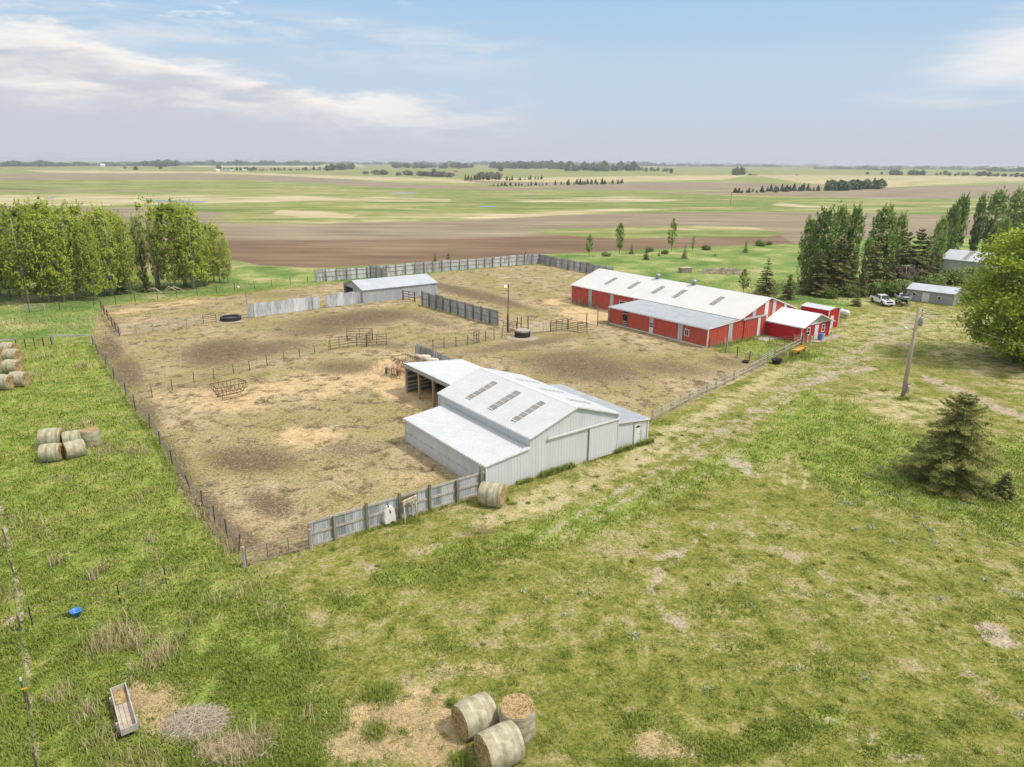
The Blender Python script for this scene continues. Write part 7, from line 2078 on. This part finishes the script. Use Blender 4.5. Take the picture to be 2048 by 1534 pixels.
# far woods that read as one mass
def wood(label, strips, leaf=5.0):
    C, S = [], []
    for x0, y0, x1, y1, h0, h1, dens in strips:
        n = int(abs(x1 - x0) * dens)
        fx = RNG.uniform(0, 1, n)
        for f in fx:
            x = x0 + (x1 - x0) * f; y = y0 + (y1 - y0) * f + RNG.uniform(-1.0, .6)
            b = at(x, y); D = math.hypot(b.x, b.y)
            env = .55 + .45 * (math.sin(x * .11 + h0) * .5 + math.sin(x * .37 + 1.3) * .3 + .6)
            hm = (h0 + (h1 - h0) * f) * .62 * env * D / FPX
            m = 9
            q = np.stack([RNG.normal(size=m) * hm * .35, RNG.normal(size=m) * hm * .4, RNG.uniform(.08, 1, m) * hm], 1) + np.array([b.x, b.y, 0])
            C.append(q); S.append(np.full(m, hm * .36))
    C, S = np.concatenate(C), np.concatenate(S)
    nn = unit(len(C)) + np.array([0, -.3, .5]); nn /= np.linalg.norm(nn, axis=1, keepdims=True)
    V, F = cards(C, nn, S, .9); V[:, 2] = np.maximum(V[:, 2], .05)
    T = np.clip(.42 + RNG.normal(size=len(C)) * .18, 0, 1)
    o = np_mesh("far_wood", V, F, L_FAR, np.stack([T] * 3, 1))
    tag(o, label, None, None, "stuff")
wood("bluish belts of far off trees along the whole horizon",
     [(-260, 333, 130, 333, 11, 12, 3), (130, 332, 280, 332, 9, 8, 2.2), (280, 330, 420, 331, 8, 10, 2.5), (420, 331, 640, 331, 12, 11, 3), (600, 329, 780, 329.5, 7, 8, 2), (780, 330, 1000, 330, 9, 9, 2.5), (960, 329, 1280, 331, 8, 9, 2), (1270, 332, 1330, 333, 11, 11, 3), (1330, 333, 1560, 334.5, 8, 7, 2.6),
      (1560, 334, 1640, 335, 4, 5, 1.2), (1630, 338, 1800, 341, 5, 5, 3), (1640, 336, 1980, 340, 6, 6, 2), (1975, 343, 2300, 346, 9, 9, 3), (1150, 328, 1650, 332, 5, 5, 1.2), (200, 327, 700, 327, 5, 5, 1.2), (1700, 334, 2100, 337, 5, 5, 1.2)])
# ------------------------------------------------------------------ grass: blades and tufts standing on the ground
def grass_mat(name, stops, trans=.3):
    t = NT(name)
    a = t.n('ShaderNodeAttribute', attribute_name='tint')
    s = t.n('ShaderNodeSeparateColor'); t.l(a.outputs['Color'], s.inputs[0])
    c = t.ramp(s.outputs[0], stops)
    b = t.n('ShaderNodeBsdfPrincipled'); t.l(soft_normal(t, .3, .85), b.inputs['Normal']); t.l(c, b.inputs['Base Color']); b.inputs['Roughness'].default_value = .8; b.inputs['Specular IOR Level'].default_value = .1
    tr = t.n('ShaderNodeBsdfTranslucent'); t.l(c, tr.inputs[0])
    mx = t.n('ShaderNodeMixShader'); mx.inputs[0].default_value = trans
    t.l(b.outputs[0], mx.inputs[1]); t.l(tr.outputs[0], mx.inputs[2]); t.l(mx.outputs[0], t.out.inputs[0])
    return t.m


M_BLADE = grass_mat("grass_blade", [(0.0, (.12, .18, .022)), (.42, (.245, .315, .056)), (.72, (.37, .405, .105)), (1.0, (.54, .47, .22))])
M_DRY = grass_mat("dry_blade", [(0.0, (.34, .27, .14)), (.5, (.56, .46, .26)), (1.0, (.70, .60, .40))])


def blades(P, h, wid, lean, tone):
    """one bent blade (triangle) per point"""
    n = len(P)
    a = RNG.uniform(0, 2 * math.pi, n)
    d = np.stack([np.cos(a), np.sin(a), np.zeros(n)], 1)
    s = np.stack([-np.sin(a), np.cos(a), np.zeros(n)], 1) * (wid[:, None] * .5)
    tip = P + d * (h * lean)[:, None]; tip[:, 2] += h
    mid = P + d * (h * lean * .35)[:, None]; mid[:, 2] += h * .62
    V = np.stack([P - s, P + s, mid + s * .75, tip, mid - s * .75], 1).reshape(-1, 3)
    b = np.arange(n)[:, None] * 5
    F = np.concatenate([b + np.array([0, 1, 2, 4]), b + np.array([4, 2, 3, 3])], 0)
    return V, b, n


def grass(name, label, P, h, wid, lean, tone, m):
    V, b, n = blades(P, h, wid, lean, tone)
    F4 = b + np.array([0, 1, 2, 4]); F3 = b + np.array([4, 2, 3])
    me = bpy.data.meshes.new(name)
    loops = np.concatenate([F4.ravel(), F3.ravel()]).astype(np.int32)
    tot = np.concatenate([np.full(n, 4), np.full(n, 3)]).astype(np.int32)
    st = np.concatenate([[0], np.cumsum(tot)[:-1]]).astype(np.int32)
    me.vertices.add(len(V)); me.loops.add(len(loops)); me.polygons.add(len(tot))
    me.vertices.foreach_set("co", V.astype(np.float32).ravel())
    me.loops.foreach_set("vertex_index", loops)
    me.polygons.foreach_set("loop_start", st); me.polygons.foreach_set("loop_total", tot)
    me.update(calc_edges=True)
    a = me.attributes.new("tint", 'FLOAT_COLOR', 'FACE')
    c = np.ones((2 * n, 4), np.float32); c[:, 0] = np.concatenate([tone, tone]); c[:, 1] = c[:, 0]
    a.data.foreach_set("color", c.ravel())
    me.materials.append(m)
    o = bpy.data.objects.new(name, me); COL.objects.link(o)
    return tag(o, label, None, None, "stuff")


def cover(ch, X, Y):
    """value of a ground cover at x, y (nearest vertex of the sheet)"""
    th = np.degrees(np.arctan2(X, Y)); r = np.hypot(X, Y)
    j = np.clip(np.searchsorted(ang, th), 0, na - 1)
    i = np.clip(np.searchsorted(rad, r), 0, nr - 1)
    return CH[ch][i * na + j]


def sample(n, x0, x1, y0, y1):
    """random ground points, denser near the camera, inside the photo's view"""
    py = y0 + (y1 - y0) * RNG.uniform(0, 1, n)
    px = x0 + (x1 - x0) * RNG.uniform(0, 1, n)
    d = FW[None] + RT[None] * ((px - 1024) / FPX)[:, None] - UP[None] * ((py - 767) / FPX)[:, None]
    t = -CAM_H / d[:, 2]
    return d[:, 0] * t, d[:, 1] * t


def clump_noise(X, Y, s, seed):
    r = np.random.default_rng(seed); v = np.zeros(len(X))
    for k in range(9):
        f = s * (1.0 + .55 * k); a = r.uniform(0, 6.28); p = r.uniform(0, 6.28)
        v += np.sin((X * math.cos(a) + Y * math.sin(a)) * f + p + 1.4 * np.sin((X * math.sin(a) - Y * math.cos(a)) * f * .6 + p * 2)) / (1 + .3 * k)
    return v / 3.2


# keep-out: no blades inside buildings
def outside(X, Y):
    ok = np.ones(len(X), bool)
    for F_, u0, u1, v0, v1 in ((fw_, -.1, ud + .1, -.1, LB + sd), (fr, -.1, rb_ + .1, -.1, RL), (F_an, -.1, wx + .1, -.1, Lx)):
        dx, dy = X - F_.o.x, Y - F_.o.y
        u, v = dx * F_.c + dy * F_.s, -dx * F_.s + dy * F_.c
        ok &= ~((u > u0) & (u < u1) & (v > v0) & (v < v1))
    return ok


# tall green meadow grass (west meadow, lush patches)
X, Y = sample(780000, -340, 2400, 560, 1640)
wl = np.maximum(cover("lush", X, Y), .8 * cover("wild", X, Y))
bad = np.maximum(cover("bare", X, Y), cover("straw", X, Y))
cn = clump_noise(X, Y, 1.1, 5); cl = clump_noise(X, Y, .28, 6)
keep = (wl * (1 - bad) > RNG.uniform(.12, .75, len(X))) & outside(X, Y)
keep &= (cn + RNG.normal(size=len(X)) * .5 > -.55)
X, Y, cn, cl = X[keep], Y[keep], cn[keep], cl[keep]
D = np.hypot(X, Y)
h = np.clip(.15 + .08 * cn + .05 * cl, .06, .4) * RNG.uniform(.6, 1.3, len(X))
tone = np.clip(.34 + .18 * cl + .13 * RNG.normal(size=len(X)) + .10 * (X < -14), 0, 1)
grass("meadow_grass", "tall green grass of the meadow and lawn patches", np.stack([X, Y, np.zeros(len(X))], 1), h, .03 + D * .00050, np.full(len(X), .55) * RNG.uniform(.3, 1.5, len(X)), tone, M_BLADE)
# short tufts over the yard
X, Y = sample(540000, -300, 2400, 690, 1640)
wl = 1 - np.maximum.reduce([cover("corral", X, Y), cover("crop", X, Y), cover("bare", X, Y), cover("straw", X, Y), cover("lush", X, Y) * .7])
cn = clump_noise(X, Y, 2.3, 15); cl = clump_noise(X, Y, .5, 16)
keep = (wl > RNG.uniform(.2, .9, len(X))) & outside(X, Y) & (cn + .5 * cl + .35 * RNG.normal(size=len(X)) > .25)
X, Y, cn, cl = X[keep], Y[keep], cn[keep], cl[keep]
D = np.hypot(X, Y)
h = np.clip(.05 + .05 * cn, .03, .2) * RNG.uniform(.6, 1.3, len(X))
tone = np.clip(.46 + .18 * cl + .18 * RNG.normal(size=len(X)), 0, 1)
grass("lawn_grass", "short tufts of grass over the yard", np.stack([X, Y, np.zeros(len(X))], 1), h, .025 + D * .00045, RNG.uniform(.3, 1.3, len(X)), tone, M_BLADE)
# scattered tufts and weeds
pts, hh, tt_ = [], [], []
X, Y = sample(2100, -250, 2400, 840, 1620)
for x, y in zip(X, Y):
    c0 = np.array([[x, y]])
    k_ = cover("corral", c0[:, 0], c0[:, 1])[0]
    if k_ > .3 or not outside(c0[:, 0], c0[:, 1])[0]: continue
    n = int(RNG.integers(14, 70)); r = RNG.uniform(.08, .32)
    q = RNG.normal(size=(n, 2)) * r
    pts.append(np.stack([x + q[:, 0], y + q[:, 1], np.zeros(n)], 1)); hh.append(RNG.uniform(.06, .20) * RNG.uniform(.5, 1.3, n) * np.exp(-(q ** 2).sum(1) / (2 * (1.6 * r) ** 2)))
    tt_.append(np.clip(RNG.uniform(.15, .75) + RNG.normal(size=n) * .12, 0, 1))
P = np.concatenate(pts); h = np.concatenate(hh); D = np.hypot(P[:, 0], P[:, 1])
grass("grass_tufts", "scattered tufts of coarse grass and weeds on the lawn", P, h, .02 + D * .0005, RNG.uniform(.3, 1.4, len(P)), np.concatenate(tt_), M_BLADE)
# dry stalks in clumps
pts, hh = [], []
def dry_clump(px, py, n, r, h_):
    p = at(px, py)
    q = RNG.normal(size=(n, 2)) * r
    pts.append(np.stack([p.x + q[:, 0], p.y + q[:, 1], np.zeros(n)], 1)); hh.append(np.full(n, h_) * RNG.uniform(.5, 1.2, n))
for px, py, n, r, h_ in ((112, 1128, 70, .22, .9), (205, 1143, 60, .18, .85), (186, 1160, 50, .14, .8), (265, 905, 60, .3, .8), (215, 905, 80, .5, .8), (165, 735, 60, .6, 1.0), (75, 720, 70, .9, 1.0), (60, 755, 60, .8, .9), (290, 905, 30, .2, .8), (140, 870, 60, .7, .9), (175, 850, 50, .5, .9),
                       (235, 1275, 260, .7, .9), (205, 1300, 140, .5, .8), (270, 1290, 160, .45, .8), (350, 1285, 70, .5, .7), (390, 1245, 60, .5, .7), (180, 1430, 90, .4, .7), (120, 1400, 90, .4, .8), (300, 1330, 200, .6, .5), (330, 1310, 140, .5, .6), (510, 1500, 160, .5, .8), (480, 1490, 120, .5, .8), (430, 1510, 140, .5, .7), (540, 1470, 60, .3, .7), (620, 1440, 40, .3, .6),
                       (240, 955, 30, .3, .6), (300, 985, 30, .3, .6), (120, 960, 40, .4, .6), (320, 1110, 30, .3, .6), (280, 1000, 30, .3, .6), (250, 1020, 30, .4, .6), (135, 960, 30, .2, .6), (300, 1085, 60, .4, .6), (210, 655, 40, .6, 1.0), (185, 640, 60, 1.2, 1.0), (150, 655, 50, 1.0, 1.0), (40, 645, 60, 1.4, 1.0), (80, 650, 40, 1.2, 1.0),
                       (1590, 706, 90, .7, 1.2), (1565, 712, 60, .5, 1.0), (1600, 690, 60, .4, 1.6), (1595, 672, 12, .1, 2.4), (1165, 610, 30, .5, 1.4), (1182, 614, 30, .5, 1.5), (1195, 618, 24, .4, 1.6), (1460, 690, 24, .4, 1.2), (1440, 690, 20, .3, 1.0), (1500, 715, 30, .5, .9), (400, 1035, 90, .6, .6), (470, 1100, 80, .4, .9), (450, 1085, 60, .4, .8), (380, 985, 40, .3, .6), (430, 1060, 60, .4, .7)):
    dry_clump(px, py, n, r, h_)
n = 5200
X, Y = sample(n * 4, -40, 700, 620, 1560)
k = (cover("lush", X, Y) > .5) & (clump_noise(X, Y, .35, 44) > .35)
X, Y = X[k][:n], Y[k][:n]
pts.append(np.stack([X, Y, np.zeros(len(X))], 1)); hh.append(RNG.uniform(.25, .7, len(X)))
P = np.concatenate(pts); h = np.concatenate(hh); D = np.hypot(P[:, 0], P[:, 1])
grass("dry_grass", "pale dead stalks standing among the green grass", P, h, .012 + D * .00028, RNG.uniform(.15, .8, len(P)), RNG.uniform(0, 1, len(P)), M_DRY)
# loose straw lying about in the corral, round the feeders and the bales
X, Y = sample(260000, 180, 1560, 600, 1560)
wl = np.maximum(.16 * cover("corral", X, Y), cover("straw", X, Y))
keep = (wl > RNG.uniform(0.02, 1, len(X))) & outside(X, Y)
X, Y = X[keep], Y[keep]; D = np.hypot(X, Y)
grass("loose_straw", "loose straw and hay stems littering the ground", np.stack([X, Y, np.full(len(X), .01)], 1), RNG.uniform(.01, .06, len(X)), .015 + D * .00035, RNG.uniform(3, 9, len(X)), RNG.uniform(0, 1, len(X)), M_DRY)
# green growth along the foot of the white barn and the fences
pts, hh = [], []
def foot(a, b, n, w_, h_):
    A_, B_ = Vector(a), Vector(b)
    f = RNG.uniform(0, 1, n)
    base = np.array(A_)[None] + (np.array(B_) - np.array(A_))[None] * f[:, None] + np.concatenate([RNG.normal(size=(n, 2)) * w_, np.zeros((n, 1))], 1)
    pts.append(base); hh.append(h_ * RNG.uniform(.4, 1.2, n) * (.5 + .5 * np.abs(np.sin(f * 23 + n))))
for u0, u1, n, h_ in ((2.8, 4.2, 300, .4), (5.0, 8.6, 1300, .55), (13.4, 15.4, 700, .5), (16.2, 18.0, 600, .5), (9.5, 13.3, 260, .2)):
    foot(fw_.W(u0, -.25), fw_.W(u1, -.25), n, .12, h_)
foot(FRONT_A + FRONT_U * 3 + FRONT_N * .35, FRONT_A + FRONT_U * 12 + FRONT_N * .35, 700, .12, .3)
foot(at(960, 1003), at(1015, 1000), 500, .25, .3)
foot(at(770, 1052), at(840, 1040), 500, .2, .35)
foot(at(1570, 708), at(1612, 712), 1600, .9, .5)
foot(at(1565, 725), at(1600, 708), 900, .6, .45)
foot(at(1425, 694), at(1530, 672), 900, .4, .45)
foot(at(1795, 800), at(1815, 797), 260, .25, .4)
foot(at(1762, 782), at(1775, 781), 80, .15, .4)
foot(at(740, 1470), at(760, 1460), 500, .35, .4); foot(at(910, 1520), at(930, 1528), 420, .2, .4); foot(at(900, 1405), at(905, 1412), 260, .12, .4); foot(at(720, 1400), at(780, 1380), 400, .25, .35)
P = np.concatenate(pts); h = np.concatenate(hh); D = np.hypot(P[:, 0], P[:, 1])
grass("weed_growth", "rank green weeds along walls and fence lines", P, h, .02 + D * .0004, RNG.uniform(.2, .8, len(P)), np.clip(.45 + RNG.normal(size=len(P)) * .15, 0, 1), M_BLADE)
# pale sage weeds dotted over the lawn
pts, hh = [], []
for px, py in ((1690, 1005), (1700, 1010), (1720, 1002), (1790, 990), (1810, 1000), (1830, 1035), (1845, 1050), (1860, 1060), (1710, 1060), (1740, 1055), (1880, 1010), (1900, 1020), (1925, 1008), (1770, 985), (1760, 990), (1870, 1085), (1700, 980), (1785, 1085), (1950, 1015), (2010, 1050), (1920, 1072), (1780, 925), (1740, 950), (1760, 935), (1500, 1210), (1270, 1270), (1180, 1190), (1090, 1200), (1650, 1190), (1560, 1185), (2030, 1190), (2000, 1180), (2040, 1430), (1600, 1340), (1730, 1355), (1415, 1380), (1270, 1275), (1050, 1185), (1130, 1230), (1880, 1200), (1970, 1160)):
    p = at(px, py); n = 26
    q = RNG.normal(size=(n, 2)) * .16
    pts.append(np.stack([p.x + q[:, 0], p.y + q[:, 1], np.zeros(n)], 1)); hh.append(RNG.uniform(.06, .18, n))
P = np.concatenate(pts); h = np.concatenate(hh); D = np.hypot(P[:, 0], P[:, 1])
grass("sage_weeds", "pale bluish weeds dotted over the lawn", P, h, .05 + D * .0006, RNG.uniform(.2, 1.0, len(P)), RNG.uniform(0, 1, len(P)), grass_mat("sage_blade", [(0, (.32, .40, .22)), (1, (.58, .63, .47))]))
# ------------------------------------------------------------------ haze
hz = MB()
hz.box((0, 0, 13.5), (19000, 19000, 29.0))
ho = hz.build("haze")
ho["kind"] = "stuff"
hm = NT("haze_air")
pv = hm.n('ShaderNodeVolumePrincipled')
pv.inputs['Color'].default_value = (.90, .93, 1.0, 1)
pv.inputs['Density'].default_value = 0.00014
pv.inputs['Anisotropy'].default_value = 0.2
hm.l(pv.outputs[0], hm.out.inputs['Volume'])
ho.data.materials.append(hm.m)
ho.display_type = 'WIRE'
